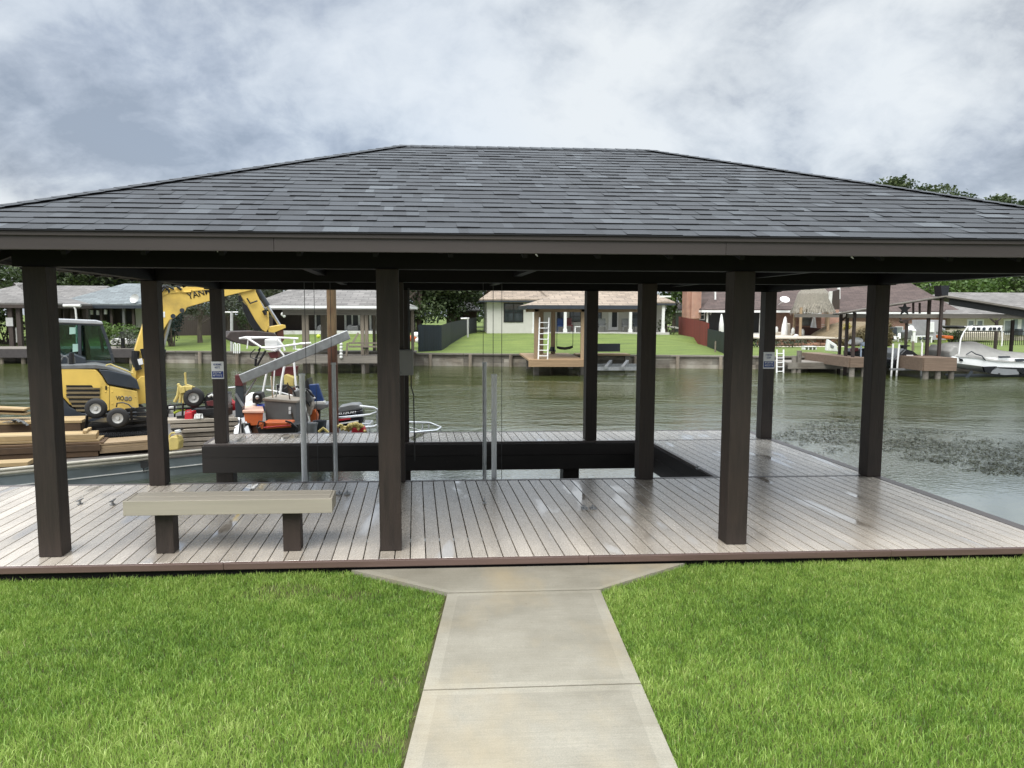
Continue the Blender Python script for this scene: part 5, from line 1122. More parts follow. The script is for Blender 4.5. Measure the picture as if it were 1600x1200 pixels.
shrub('low trailing weeds hanging over the sea wall beside the boom foot',198,553,47.2,1.6,1.3,MAT['leaf_gray'],700,.12)
shrub('dark green shrub behind the boathouse corner post',4,525,54,3,3.2,MAT['leaf'],1500,.2)
# garden with grey tree
tree('garden_tree','small grey green spreading tree on the lawn under the excavator boom',at(313,540,53).x,53,5.6,2.9,MAT['leaf_gray'],3600,.16,.30,24,trunk_r=.15)
tree('garden_tree','grey green tree with thin foliage standing behind the raised boom',at(358,540,56).x,56,6.0,2.6,MAT['leaf_gray'],2600,.16,.25,20,trunk_r=.12)
shrub('dark blue green conifer shrub beside the boom cylinder',268,545,51,2.3,2.6,MAT['leaf_blue'],2400,.13,cat='conifer',name='conifer_shrub',clumps=12)
shrub('dark shrub in shadow under the boom end',392,540,55,3.2,2.2,MAT['leaf'],1500,.15)
t=thing('fence','dark brown board fence behind the grey garden tree','fence',at(310,530,57.5)); b_=MB(); x0,x1=xs2(246,425,57.5)
xx=x0
while xx<x1: b_.box((xx,57.5,gzf(xx,57.5)-.2),(xx+.148,57.53,zof(493,57.5)+random.uniform(-.02,.02))); xx+=.155
b_.build('fence_boards',MAT['dkwall'],t)
t=thing('bank_post','thin grey post standing at the bank beside the white hoops','post',at(362,550,46.8)); b_=MB(); b_.tube([at(362,555,46.8),at(362,487,46.8)],.09,8); b_.tube([at(352,488,46.8),at(372,488,46.8)],.05,8); b_.build('post_shaft',MAT['rim'],t)
t=thing('grab_rail','white curved ladder grab rails at the dock edge','grab rail',at(371,550,46)); b_=MB()
for a in (367.5,373.5): b_.tube([at(a-2,552,46),at(a-2,538,46),at(a-.5,536,46),at(a+1,538,46),at(a+1,552,46)],.035,6)
b_.build('hoop',MAT['white'],t,True)

# ---- boathouse with grey roof and the house in its shade
Y=38.5; x0,x1=xs2(423,640,Y); ze=zof(480,Y)+.08; t=thing('boathouse','grey shingled boathouse with a white fascia on weathered posts','boathouse',((x0+x1)/2,Y+3,WZ))
b_=MB(); hip(b_,x0,x1,Y,Y+6.4,ze,zof(452,Y+3.2)-ze,(.75,.75),.06); b_.build('roof',MAT['roof_gray'],t)
b_=MB(); rim(b_,x0,x1,Y,Y+6.4,ze-.05,.12); b_.build('fascia',MAT['white'],t)
b_=MB(); zb_=ze-.2
for yy in (Y+.5,Y+5.6): b_.box((x0+.5,yy,zb_-.32),(x1-.5,yy+.14,zb_-.04))
for a in (x0+.5,x1-.7): b_.box((a,Y+.65,zb_-.3),(a+.14,Y+5.6,zb_-.05))
b_.build('header_beam',MAT['wdock'],t)
b_=MB(); b_.box((x0+.1,Y+.1,ze-.085),(x1-.1,Y+6.3,ze-.07)); b_.build('ceiling',MAT['dkwall'],t)
for a in (474.5,479.5,566,572.5,634):
    for yy in (Y+.52,Y+5.6): xx=at(a,520,Y+.5).x; b_=MB(); b_.box((xx-.09,yy,-2.0),(xx+.09,yy+.15,zb_-.05)); b_.build('post',MAT['wpost'],t)
for nm_,q0,q1 in (('deck_boards',(x0+.9,Y-.1,.02),(x1,Y+1.5,.10)),('deck_skirt',(x0+.9,Y-.16,-.30),(x1,Y-.105,.07)),('walkway',(x0+.6,Y+5.0,-.02),(x1,Y+6.2,.06))): b_=MB(); b_.box(q0,q1); b_.build(nm_,MAT['wdock'],t)
b_=MB()
for (a,c) in (((545,536),(600,536)),((545,541.5),(600,541.5)),((543,536),(541,556)),((560,520),(551,536))): b_.bar(at(*a,Y-.1),at(*c,Y-.1),.06,.09)
b_.build('railing',MAT['wpost'],t)
for a in (488,568,524): xx=at(a,570,Y).x; b_=MB(); b_.tube([(xx,Y,-2),(xx,Y,.0)],.10,8); b_.build('pile',MAT['wdock'],t)
b_=MB()
for k in range(5): b_.ball(at(533,538+k*5,Y-.2),.09,8,5)
b_.build('dock_bumper',MAT['white_dull'],t)
b_=MB(); b_.px([(567,541),(574,541),(574,545),(567,545)],Y+.3,Y+.6); b_.build('cleat_block',MAT['black'],t)
Y=60; x0,x1=xs2(400,640,Y); zb=gzf(x0,Y); t=thing('house','dark walled house with white framed openings behind the grey boathouse','house',((x0+x1)/2,Y+4,zb))
ze=zof(483,Y); b_=MB(); b_.box((x0,Y,zb-.3),(x1,Y+8,ze)); b_.build('wall',MAT['dkwall'],t); b_=MB(); hip(b_,x0-.5,x1+.5,Y-2.4,Y+8.5,ze,1.9,(.6,.6)); b_.build('roof',MAT['roof_gray'],t)
b_=MB(); b_.box((x0,Y-2.4,zb-.1),(x1,Y-.02,zof(517.5,Y-2.4))); b_.build('porch_slab',MAT['white_dull'],t)
for q in ((491,487,515,517),(538,489,563,517),(577,489,600,517)): window(t,q,Y-.0,MAT['white_dull'],MAT['porchdark'],2,1,.16)
b_=MB(); b_.px([(428,488),(440,488),(442,496),(430,497)],Y-1,Y-.8); b_.build('porch_fan',MAT['dkwall'],t)
b_=MB(); b_.ball(at(442,491,Y-2.2),.17,8,6); b_.ball(at(444,494,Y-2.2),.12,8,6); b_.build('porch_lamp',MAT['white'],t)
t=thing('grill','covered grey grill on the white porch slab','grill',at(506,517,Y-1)); b_=MB(); b_.px([(495,510),(500,507),(512,506),(515,510),(515,517),(495,517)],Y-1.4,Y-.7); b_.build('grill_body',MAT['midgrey'],t,bevel=.1)
t=thing('patio_sofa','pale cushioned patio sofa inside the white framed opening','sofa',at(550,517,Y-1)); b_=MB(); b_.px([(541,510),(545,507),(552,509),(560,508),(560,517),(541,517)],Y-1.3,Y-.5); b_.build('sofa_body',MAT['midgrey'],t,bevel=.1)
t=thing('ball','small yellow ball lying on the lawn before the white porch slab','ball',at(497.5,526,51)); b_=MB(); b_.ball(at(497.5,525.5,51),.14,10,7); b_.build('ball_skin',MAT['lime'],t,True)

# ---- oak and navy fence
tree('oak_tree','large dark oak with low spreading foliage beside the white house',at(704,520,64).x,64,10.5,4.6,MAT['leaf'],17000,.26,.12,56,trunk_r=.3)
tree('oak_tree','dark oak leaning over the navy fence next to the boathouse post',at(655,520,62).x,62,8.5,3.8,MAT['leaf'],9000,.24,.06,36,trunk_r=.2)
tree('oak_tree','dark oak farther back filling the gap beside the white house',at(735,520,84).x,84,12,6.5,MAT['leaf'],11000,.34,.05,44,trunk_r=.3,zb=.75)
t=thing('shed','brown shed wall glimpsed under the oak behind the navy fence','shed',at(722,520,68)); b_=MB(); x0,x1=xs2(706,745,68); b_.box((x0,68,gzf(x0,68)-.2),(x1,71,zof(487,68))); b_.build('wall',plain('pinkish_shed',(.13,.085,.075),.8),t); b_=MB(); hip(b_,x0-.4,x1+.4,67.6,71.4,zof(485,68),.9); b_.build('roof',MAT['roof_gray'],t)
def fence(name,label,pts,mat,hmax=None,pitch=.15,postm=None,tops=None):
    """pts: list of (px, Y, top py)"""
    P=[]
    for px_,Y_,ty in pts: p=at(px_,520,Y_); P.append((Vector((p.x,p.y,gzf(p.x,p.y))), at(px_,ty,Y_).z))
    t=thing(name,label,'fence',P[0][0]); b_=MB(); po=[]
    for (a,za),(c,zc) in zip(P[:-1],P[1:]):
        L=(c-a).length; n=max(1,int(L/pitch)); d=(c-a)/n; pr_=Vector((-d.y,d.x,0)).normalized()
        for k in range(n):
            q=a+d*k; z1=za+(zc-za)*k/n+random.uniform(-.012,.012); q2=q+d*.94
            g0=gzf(q.x,q.y)-.06
            b_.prism([Vector((q.x,q.y,g0)),Vector((q2.x,q2.y,g0)),Vector((q2.x,q2.y,z1)),Vector((q.x,q.y,z1))],pr_*.022)
            if k%16==0: po.append((q+pr_*.07,z1))
    b_.build('fence_boards',mat,t)
    for q,z1 in po: m_=MB(); m_.box((q.x-.045,q.y-.045,gzf(q.x,q.y)-.1),(q.x+.045,q.y+.045,z1-.05)); m_.build('post',postm or mat,t)
    return t
fence('fence','navy board fence running from the sea wall up beside the oak',[(655,45.9,507),(690,46.6,508),(704,50,503.5),(745,60,495.5)],MAT['bluefence'])
t=thing('utility_pole','thin grey pole with a white crossbar standing by the navy fence','pole',at(730.5,525,53)); b_=MB(); b_.tube([at(731,527,53),at(731,496,53)],.07,8); b_.tube([at(720,498,53),at(733,497.5,53)],.07,8); b_.build('pole_shaft',MAT['rim'],t)
t=thing('inflatable_toy','white and orange inflatable toy lying by the navy fence end','inflatable toy',at(648,538,48)); b_=MB(); b_.ball(at(650,524,48),(.28,.25,.22),10,7); b_.ball(at(646,529,48),(.35,.3,.25),10,7,1); b_.ball(at(654,532,47.8),(.25,.2,.2),10,7); b_.ball(at(666,529,48),(.42,.25,.16),10,7); b_.build('toy_skin',[MAT['canvas'],MAT['orange']],t,True)

# ---- white house
Y=58; xw0,xw1=xs2(760,1045,Y); zb=gzf(xw0,Y); t=thing('house','white sided house with a tan roof and a porch on white columns','house',((xw0+xw1)/2,Y+4,zb))
x0,x1=xs2(761,834,Y); ze=zof(470,Y)
b_=MB(); b_.box((x0,Y,zb-.3),(x1,Y+9,ze)); x2,x3=xs2(834,1040,Y+2.2); b_.box((x1+.003,Y+2.2,zb-.3),(x3,Y+9,ze-.004)); b_.build('wall',MAT['siding'],t)
b_=MB(); hip(b_,x0-.6,x1+1.2,Y-.6,Y+9.6,ze+.12,2.6,(.7,.6)); hip(b_,x1-2.5,xw1+.4,Y-.25,Y+9.9,ze-.05,2.4,(.8,.8)); b_.build('roof',MAT['roof_tan'],t)
b_=MB(); rim(b_,x0-.6,x1+1.2,Y-.6,Y+9.6,ze+.0,.12); rim(b_,x1+1.3,xw1+.4,Y-.25,Y+9.9,ze-.17,.14); b_.build('fascia',MAT['mgrey'],t)
b_=MB(); b_.box((x1+.01,Y-.2,zb-.2),(xw1,Y+2.19,zof(519,Y))); b_.build('porch_slab',MAT['slab'],t)
for a in (834,883,985,1036): xx=at(a,500,Y).x; b_=MB(); b_.box((xx-.11,Y-.1,zb),(xx+.11,Y+.12,ze-.15)); b_.box((xx-.15,Y-.14,zb),(xx+.15,Y+.16,zof(514,Y))); b_.build('column',MAT['white'],t)
window(t,(787,473,817.5,503.5),Y,MAT['black'],MAT['window'],2,2,.10)
for q in ((871,485,882,503),(890,486,908,503),(930,487,940,500),(987,486,1000,503)): window(t,q,Y+2.18,MAT['black'],MAT['window'],1,2,.08)
b_=MB(); p,q=at(951,484,Y+2.1),at(966,516,Y+2.1); b_.box((p.x,Y+2.12,q.z),(q.x,Y+2.19,p.z)); b_.build('door',MAT['white'],t); b_=MB(); p,q=at(956.5,485,Y+2.1),at(964,511,Y+2.1); b_.box((p.x,Y+2.09,q.z),(q.x,Y+2.118,p.z)); b_.build('door_glass',MAT['porchdark'],t)
b_=MB(); p,q=at(1031,462,Y-.3),at(1048,464.5,Y-.3); b_.box((p.x,Y-.4,q.z),(q.x,Y-.26,p.z)); b_.build('gutter',MAT['white'],t)
def deckchair(label,px_,py_,Y,mat,seed=0,group='chairs on the white house porch'):
    p=at(px_,py_,Y); t=thing('porch_chair',label,'chair',(p.x,p.y,p.z),group); b_=MB(); x,y,z=p
    b_.box((x-.3,y-.3,z+.40),(x+.3,y+.3,z+.48)); b_.box((x-.3,y+.24,z+.48),(x+.3,y+.32,z+1.05))
    for a in (-.27,.27):
        for c in (-.27,.27): b_.tube([(x+a,y+c,z),(x+a,y+c,z+.40)],.025,6)
        b_.box((x+a-.03,y-.3,z+.62),(x+a+.03,y+.3,z+.66))
    b_.build('chair_body',mat,t); return t
deckchair('navy cushioned chair on the white house porch',876,518,Y+.6,MAT['navy']); deckchair('red cushioned chair on the white house porch',888,517,Y+.8,MAT['maroon']); deckchair('dark metal chair beside the white porch door',941,518,Y+.6,MAT['midgrey']); deckchair('dark metal chair next to the white column past the porch door',978,518,Y+.6,MAT['midgrey']); deckchair('low dark chair between the last two white columns',995,518,Y+.6,MAT['mgrey'])
t=thing('side_table','small white side table on the porch seen through the swing','table',at(905,519,Y+.3)); b_=MB(); p=at(905,519,Y+.3); b_.box((p.x-.4,p.y-.3,p.z+.42),(p.x+.4,p.y+.3,p.z+.47))
for a in (-.36,.36): b_.box((p.x+a-.03,p.y-.28,p.z),(p.x+a+.03,p.y+.28,p.z+.418))
b_.build('table_body',MAT['white'],t)
# ---- swing dock: a new cedar boathouse
Y=36.6; x0,x1=xs2(824.5,1020,Y); ze=zof(476.5,Y); t=thing('boathouse','new cedar boathouse with a tan hip roof and dark fascia','boathouse',((x0+x1)/2,Y+2,WZ))
b_=MB(); hip(b_,x0,x1,Y,Y+6,ze,zof(453,Y+3)-ze,(.85,.85),.05); b_.build('roof',MAT['roof_tan'],t)
b_=MB(); rim(b_,x0,x1,Y,Y+6,ze-.02,.17); b_.build('fascia',MAT['mgrey'],t)
zd=zof(561,Y+.4); zb_=ze-.19
b_=MB()
for yy in (Y+.5,Y+5.2): b_.box((x0+.35,yy,zb_-.14),(x1-.35,yy+.12,zb_+.02))
for a in (x0+.45,x1-.6): b_.box((a,Y+.62,zb_-.13),(a+.12,Y+5.2,zb_+.015))
b_.build('header_beam',MAT['cedar'],t)
b_=MB(); b_.box((x0+.1,Y+.1,ze-.075),(x1-.1,Y+5.9,ze-.06)); b_.build('ceiling',MAT['dkwall'],t)
for a,yy in ((838.5,Y+.5),(911.5,Y+.5),(1010,Y+.5),(864.5,Y+5.2),(846,Y+5.2),(925,Y+5.2),(1004,Y+5.2)): xx=at(a,520,yy).x; b_=MB(); b_.box((xx-.12,yy,zd-.03),(xx+.12,yy+.2,zb_-.0)); b_.build('post',MAT['cedarz'],t,bevel=.01)
b_=MB(); xa,xb=at(826,560,Y).x,at(914,560,Y).x; b_.box((xa,Y-.1,zd-.09),(xb,Y+6.2,zd)); b_.box((at(934,555,Y).x-.3,Y+4.9,zd-.09),(x1,Y+6.2,zd-.003)); b_.build('deck_boards',MAT['cedar'],t)
b_=MB(); b_.box((xa-.02,Y-.16,zd-.36),(xb+.02,Y-.103,zd-.02)); b_.box((xb+.022,Y-.1,zd-.36),(xb+.07,Y+4.88,zd-.02)); b_.build('deck_skirt',MAT['cedar'],t)
for a in (838.5,911.5,1010):
    for yy in (Y+.6,Y+5): xx=at(a,580,Y+.5).x; b_=MB(); b_.box((xx-.13,yy,-2),(xx+.13,yy+.26,zd-.1)); b_.build('pile',MAT['wdock'],t)
b_=MB(); b_.px([(915,537),(969,537),(969,549.5),(915,549.5)],Y+5.4,Y+5.5); b_.build('dark_panel',MAT['mgrey'],t)
t=thing('boat_lift','low grey steel boat lift cradle beside the cedar deck','boat lift',at(965,580,Y+1)); b_=MB(); 
for yy,py0 in ((Y+.6,576),(Y+3.4,571)): p,q=at(932,py0,yy),at(1001,py0,yy); b_.bar(p,q,.12,.18)
for a in (949,975): b_.bar(at(a-2,574,Y+.3),at(a+5.5,564.5,Y+3.8),.16,.14)
b_.build('cradle',MAT['galv'],t)
def ladder(label,xa,xb,ytop,ybot,Y,n,lean=0,name='ladder',rise=0,r=.035):
    p=at((xa+xb)/2,ybot,Y); t=thing(name,label,'ladder',p); b_=MB()
    a0,a1=at(xa,ybot,Y),at(xa+lean,ytop,Y+.12); c0,c1=at(xb,ybot,Y),at(xb+lean,ytop,Y+.12)
    b_.tube([a0,a1],r,8); b_.tube([c0,c1],r,8); b_.build('rails',MAT['white'],t,True)
    b_=MB()
    for k in range(n): f=(k+.7)/(n+.6); b_.bar(a0.lerp(a1,f),c0.lerp(c1,f),.10,.035)
    b_.build('rungs',MAT['white'],t); return t
ladder('white ladder standing on the cedar deck by the swing',841,855.5,496,562,Y+.25,7,2.2)
t=thing('porch_swing','black tyre swing seat hanging on ropes under the cedar boathouse','swing',at(883,545,Y+2.5)); b_=MB(); b_.tube([at(870,542.5,Y+2.5),at(876,544,Y+2.5),at(883,544.5,Y+2.5),at(890,543.5,Y+2.5),at(895,541.5,Y+2.5)],[.06,.075,.075,.075,.06],8); b_.build('seat',MAT['rubber'],t,True); b_=MB(); b_.tube([at(870,542,Y+2.5),(at(870,542,Y+2.5).x,Y+2.5,ze-.06)],.015,6); b_.tube([at(895,541,Y+2.5),(at(895,541,Y+2.5).x,Y+2.5,ze-.06)],.015,6); b_.build('rope',MAT['black'],t)
t=thing('bollard','dark tapered bollard at the back of the cedar deck','bollard',at(863,549,Y+5)); b_=MB(); b_.lathe(at(863,549,Y+5),(0,0,1),[(0,.22),(.05,.2),(.18,.14),(.26,.12)],10); b_.build('bollard_body',MAT['black'],t)
# ---- trees between the white and brick houses
tree('garden_tree','bright green tree between the white house and the red chimney',at(1052,520,68).x,68,8.5,2.6,MAT['leaf_br'],5500,.26,.12,26,trunk_r=.16)
shrub('green shrub at the white house corner beside the last column',1040,523,58.5,1.6,2.2,MAT['leaf'],900,.14)
b_=MB(); b_.px([(1040,508),(1060,511),(1062,514),(1046,512)],66,67); o=b_.build('garden_path',MAT['slab'],None); tag(o,'pale path stones behind the white house corner','path stones')
fence('fence','red stained board fence stepping down the lawn from the chimney',[(1060,60,494.5),(1083,54,499),(1105.5,49,504)],MAT['redfence'])
fence('fence','dark slate board fence reaching the sea wall below the red fence',[(1105.5,48.8,513.5),(1136,42.6,520)],MAT['bluefence'])
t=thing('marker_post','small weathered stake at the dark slate fence','post',at(1117.5,548,44.2)); b_=MB(); b_.tube([at(1117.5,551,44.2),at(1118,533,44.2)],.05,8); b_.build('stake',MAT['wpost'],t)
# ---- brick house
Y=62; x0,x1=xs2(1091,1482,Y); zb=gzf(x0,Y); t=thing('house','red brick house with a brown roof white eaves and a brick chimney','house',((x0+x1)/2,Y+5,zb))
b_=MB(); a,c=xs2(1091,1206,Y+1.6); b_.box((a,Y+1.6,zb-.3),(c,Y+9,zof(481,Y+1.6))); b_.build('porch_wall',MAT['porchdark'],t)
b_=MB(); a2,c2=xs2(1206,1292,Y+1.4); b_.box((a2+.003,Y+1.4,zb-.3),(c2-.003,Y+9,zof(480,Y+1.4))); a3,c3=xs2(1292,1482,Y-1.5); b_.box((a3,Y-1.5,zb-.3),(c3,Y+9.02,zof(484,Y-1.5))); b_.build('brick_wall',MAT['brick'],t)
b_=MB(); zE=zof(482,Y-.4); hip(b_,a-.4,a3+1.5,Y-.5,Y+11,zE,3.6,(.75,0)); zE2=zof(484,Y-2); hip(b_,a3-.9,c3+.6,Y-2.1,Y+9.6,zE2,4.4,(.55,.75)); b_.build('roof',MAT['roof_brown'],t)
b_=MB(); rim(b_,a-.4,a3-1.0,Y-.5,Y+11,zE-.11,.17); rim(b_,a3-.9,c3+.6,Y-2.1,Y+9.6,zE2-.11,.17); b_.build('eave_trim',MAT['white'],t)
b_=MB(); p,q=at(1071.5,440,Y+1),at(1091,500,Y+1); b_.box((p.x,Y+.6,zb-.3),(q.x,Y+1.9,zof(440,Y))); b_.box((p.x+.35,Y+.3,zof(497,Y)),(q.x,Y+.598,zof(444,Y))); b_.build('chimney',MAT['brick_lt'],t)
b_=MB(); b_.px([(1117,441),(1119,441),(1119,468),(1117,468)],Y+.5,Y+.65); b_.build('vent_pipe',MAT['white'],t); b_=MB(); b_.px([(1310,447),(1313,447),(1313,467),(1310,467)],Y-1.6,Y-1.4); b_.build('vent_pipe',MAT['white'],t)
for q in ((1093,484,1101,500),(1216,487,1219,514)): window(t,q,Y+1.58,MAT['white'],MAT['window'],1,2,.08)
window(t,(1108,484,1137,514),Y+1.58,MAT['black'],MAT['porchdark'],3,1,.08); window(t,(1190,485,1214,514),Y+1.58,MAT['black'],MAT['window'],3,1,.08); window(t,(1250,490,1279,509),Y+1.38,MAT['midgrey'],MAT['window_lt'],2,2,.09)
for q in ((1398,510,1410,527),(1415,506,1430,522)): window(t,q,Y-1.52,MAT['white'],MAT['window_lt'],1,1,.06)
b_=MB(); b_.box((xs2(1091,1091,Y)[0],Y-1.2,zb-.2),(a3-.01,Y+1.39,zof(520,Y))); b_.build('porch_slab',MAT['slab'],t)
for aa in (1104,1187): xx=at(aa,500,Y).x; b_=MB(); b_.box((xx-.07,Y-.2,zb),(xx+.07,Y-.06,zE-.15)); b_.build('porch_post',MAT['white_dull'],t)
b_=MB(); p=at(1226,469,Y-1.2); 
t2=thing('satellite_dish','white satellite dish on the brown roof beside the thatch','satellite dish',p); b_.lathe(p,Vector((-.1,-.7,.8)),[(0,.03),(.02,.2),(.07,.33),(.10,.40),(.085,.40),(.03,.3),(-.03,.03)],18); b_.tube([p,p+Vector((.05,1.2,-.35))],.04,6); b_.build('dish',MAT['white'],t2,True)
t2=thing('coach_lamp','dark coach lamp on the porch wall above the dark slate fence','lamp',at(1110,489,Y+1.4)); b_=MB(); b_.ball(at(1110,489,Y+1.4),(.10,.10,.18),8,6); b_.build('lamp_body',MAT['white_dull'],t2)
# patio terrace, stone wall, mound
t=thing('retaining_wall','low wall of rusty stones holding up the brick house patio','garden wall',at(1255,540,52)); 
b_=MB(); Yw=51
for row,(y0,y1) in enumerate(((541,535),(535,529.5))):
    xx=1186+random.uniform(0,4)
    while xx<1318:
        w_=random.uniform(5,13); b_.px([(xx+.3,y0-.3),(xx+w_-.4,y0-random.uniform(.0,.6)),(xx+w_-.6,y1+random.uniform(0,.8)),(xx+.4,y1+random.uniform(0,.8))],Yw+random.uniform(-.12,.12)+row*.15,Yw+.9,0); xx+=w_
b_.build('stones',MAT['stone'],t,bevel=.06,seg=2)
b_=MB(); xx=1186
while xx<1318: b_.px([(xx,529.6),(xx+14.6,529.6),(xx+14.6,527.6),(xx,527.6)],Yw+.0,Yw+9.5); xx+=15
b_.build('patio_paving',MAT['stone_cap'],t)
b_=MB(); xx=1188
while xx<1316: w_=random.uniform(7,14); b_.px([(xx,546),(xx+w_-.5,546),(xx+w_-1,541.5),(xx+.5,541.5)],Yw-1+random.uniform(-.1,.1),Yw-.2); xx+=w_
b_.build('border_stones',MAT['stone_cap'],t,bevel=.05)
for k,(a,c,tp,lab,hx) in enumerate(((1127,519,490.5,'closed white patio umbrella behind the dark slate fence',3),(1225,527.5,494.5,'closed white patio umbrella leaning slightly by the dark glass doors',4),(1270,527.5,494.5,'closed white patio umbrella standing under the thatch edge',4))):
    Yu=(53,57,57)[k]; p=at(a,c,Yu); q=at(a+(2.2 if k else .4),tp,Yu); t=thing('patio_umbrella',lab,'umbrella',p,'closed white umbrellas on the patio'); r=1.35*hx*Yu/1140
    b_=MB(); b_.tube([p+Vector((0,0,.0)),p.lerp(q,.06),p.lerp(q,.45),p.lerp(q,.9),q],[r*.9,r,r*.9,r*.42,.03],10); b_.build('canopy',MAT['canvas'],t,True)
    b_=MB(); b_.tube([p-Vector((0,0,.1)),p+Vector((0,0,.1))],.05,6); b_.lathe(p-Vector((0,0,.12)),(0,0,1),[(0,.25),(.05,.25),(.07,.06)],12); b_.build('base',MAT['slab'],t)
def lampball(px_,py_,label,Y=56): p=at(px_,py_,Y); t=thing('lantern',label,'lantern',p,'white lanterns on the patio'); b_=MB(); b_.lathe(p,(0,0,1),[(0,.10),(.06,.13),(.36,.13),(.42,.09),(.5,.07)],10); b_.build('lantern_body',MAT['white_dull'],t,True)
lampball(1239,522,'small white patio heater cylinder beside the thatch post'); lampball(1254,524,'small white cylinder between the thatch posts'); lampball(1213,520,'grey white cylinder by the dark glass doors',57)
t=thing('grill_counter','pale stone grill counter next to the leaning umbrella','counter',at(1232,528,57.5)); b_=MB(); b_.px([(1229,506),(1235,505),(1236,527),(1228,527)],57.5,58.4); b_.px([(1208,519),(1226,519),(1226,527),(1208,527)],58,58.8); b_.build('counter_body',MAT['stone_cap'],t,bevel=.04)
t=thing('garden_ornament','small white rounded garden ornament on the stone wall top','ornament',at(1245,527,55)); b_=MB(); b_.px([(1240,527),(1246,522),(1249,524),(1245,528)],55,55.4); b_.build('ornament_body',MAT['white'],t,bevel=.04)
# thatch hut
Yh=53.5; t=thing('tiki_hut','palm thatched tiki hut on wooden posts at the brick house patio','hut',at(1270,528,Yh+1.5))
b_=MB(); apex=at(1272,436,Yh+2.0); ring=[]
r_=random.Random(3)
def thatch_ring(z,rx,ry,n,jit): return [Vector((apex.x+rx*math.cos(2*math.pi*k/n),Yh+2+ry*math.sin(2*math.pi*k/n),z+r_.uniform(-jit,jit))) for k in range(n)]
zt=zof(484,Yh); n=72; R0=thatch_ring(apex.z-.2,.35,.35,n,0); R1=thatch_ring((apex.z+zt)/2+.1,1.15,1.1,n,.05); R2=thatch_ring(zt,1.55,1.5,n,.14)
vs=R0+R1+R2; b_.add(vs,[(k,(k+1)%n,n+(k+1)%n,n+k) for k in range(n)]+[(n+k,n+(k+1)%n,2*n+(k+1)%n,2*n+k) for k in range(n)]+[tuple(reversed(range(n)))])
for k in range(3600):                                  # loose fronds
    f=r_.random()**.7; a=r_.uniform(0,6.283); z=apex.z-.2+(zt-apex.z+.2)*f; rad=.4+1.2*f**.9+.03
    p=Vector((apex.x+rad*math.cos(a),Yh+2+rad*math.sin(a),z)); d=Vector((math.cos(a)*.35+r_.uniform(-.2,.2),math.sin(a)*.35,-1)).normalized(); L=r_.uniform(.2,.5); s_=Vector((-math.sin(a),math.cos(a),0))*.03
    b_.add([p-s_,p+s_,p+d*L],[(0,1,2)])
b_.build('thatch_roof',MAT['thatch'],t)
for a,yy in ((1250,Yh+.8),(1240,Yh+3.2),(1290,Yh+3.2),(1293,Yh+.8)): p=at(a,528,yy); b_=MB(); b_.tube([(p.x,yy,zof(528,Yh)-.3),(p.x,yy,zt+.25)],.11,8); b_.build('post',MAT['cedarz'],t)
b_=MB(); b_.px([(1291,486),(1297,455),(1301,455),(1300,470),(1297,487)],Yh+1,Yh+1.2); b_.build('flap_board',MAT['white_dull'],t)
b_=MB(); b_.px([(1248,510),(1292,514),(1292,528),(1248,528)],Yh+3.2,Yh+3.9); b_.build('bar_counter',plain('dark_bar_front',(.06,.022,.018),.6),t)
t=thing('garden_screen','dark peaked timber screen behind the thatch','screen',at(1304,490,57)); b_=MB(); b_.px([(1297,483),(1302,455),(1312,452),(1312,483)],57.0,57.4); b_.build('panel',MAT['dkwall'],t)
t=thing('brick_pier','pale red brick pier beside the thatch hut','brick pier',at(1302,520,56.5)); b_=MB(); b_.px([(1294,484),(1311,484),(1311,525),(1294,525)],56.5,57.6); b_.build('pier_body',MAT['brick_lt'],t)
# mound of dry grass
b_=MB(); Ym=50
cs=[];rs=[]
t=thing('garden_mound','brown overgrown slope between the patio and the star boathouse','planted bank',at(1345,545,Ym+2))
pts=[(1296,541),(1306,533),(1322,522),(1345,509),(1370,503),(1392,512),(1396,541)]
b_.px(pts,Ym+1,Ym+6); b_.build('earth',plain('dry_earth',(.17,.13,.075),.95,var=.4,scale=4,bmp=.5,bd=.05),t,bevel=.2)
for k in range(60):
    a=random.uniform(1300,1392); f=(a-1296)/100; top=541-38*min(1,f*1.35); y=random.uniform(top,541); cs.append(at(a,y,Ym+.9)); rs.append((.45,.35,.3))
V,tt=leaves(cs,rs,4200,.13,1.2,.3,77); leaf_obj('dry_grass',V,tt,MAT['leaf_dry'],t)
shrub('yellow flowering shrub on the brown slope beside the star boathouse',1326,524,52,1.0,1.6,leafmat('yellow_leaves',(.18,.16,.03),(.32,.28,.05),(.45,.38,.08)),600,.13)
t=thing('plastic_table','low white plastic tables on the grass below the stone wall','table',at(1264,549,47)); b_=MB(); p=at(1264,549,47)
b_.box((p.x-.42,p.y-.25,p.z+.30),(p.x+.42,p.y+.25,p.z+.35))
for a in (-.38,-.13,.13,.38): b_.box((p.x+a-.03,p.y-.22,p.z),(p.x+a+.03,p.y+.22,p.z+.298))
b_.build('table_body',MAT['white'],t)
shrub('sparse pale green plants along the foot of the stone wall',1222,547,49.5,5.5,.6,MAT['leaf_gray'],700,.12,name='border_plant',cat='plants',d=.8)
t=thing('paddle_boat','white plastic paddle boat standing tilted on its side by the star boathouse','paddle boat',at(1302,552,42.5)); b_=MB(); b_.px([(1294.5,530),(1308,539),(1310,550),(1292,548.5),(1293,540)],42.4,42.7); b_.build('hull',MAT['white'],t,bevel=.05); b_=MB(); b_.px([(1297,537),(1304,541),(1302,545),(1298,543)],42.37,42.41); b_.build('cockpit',MAT['jetgrey'],t,bevel=.02)
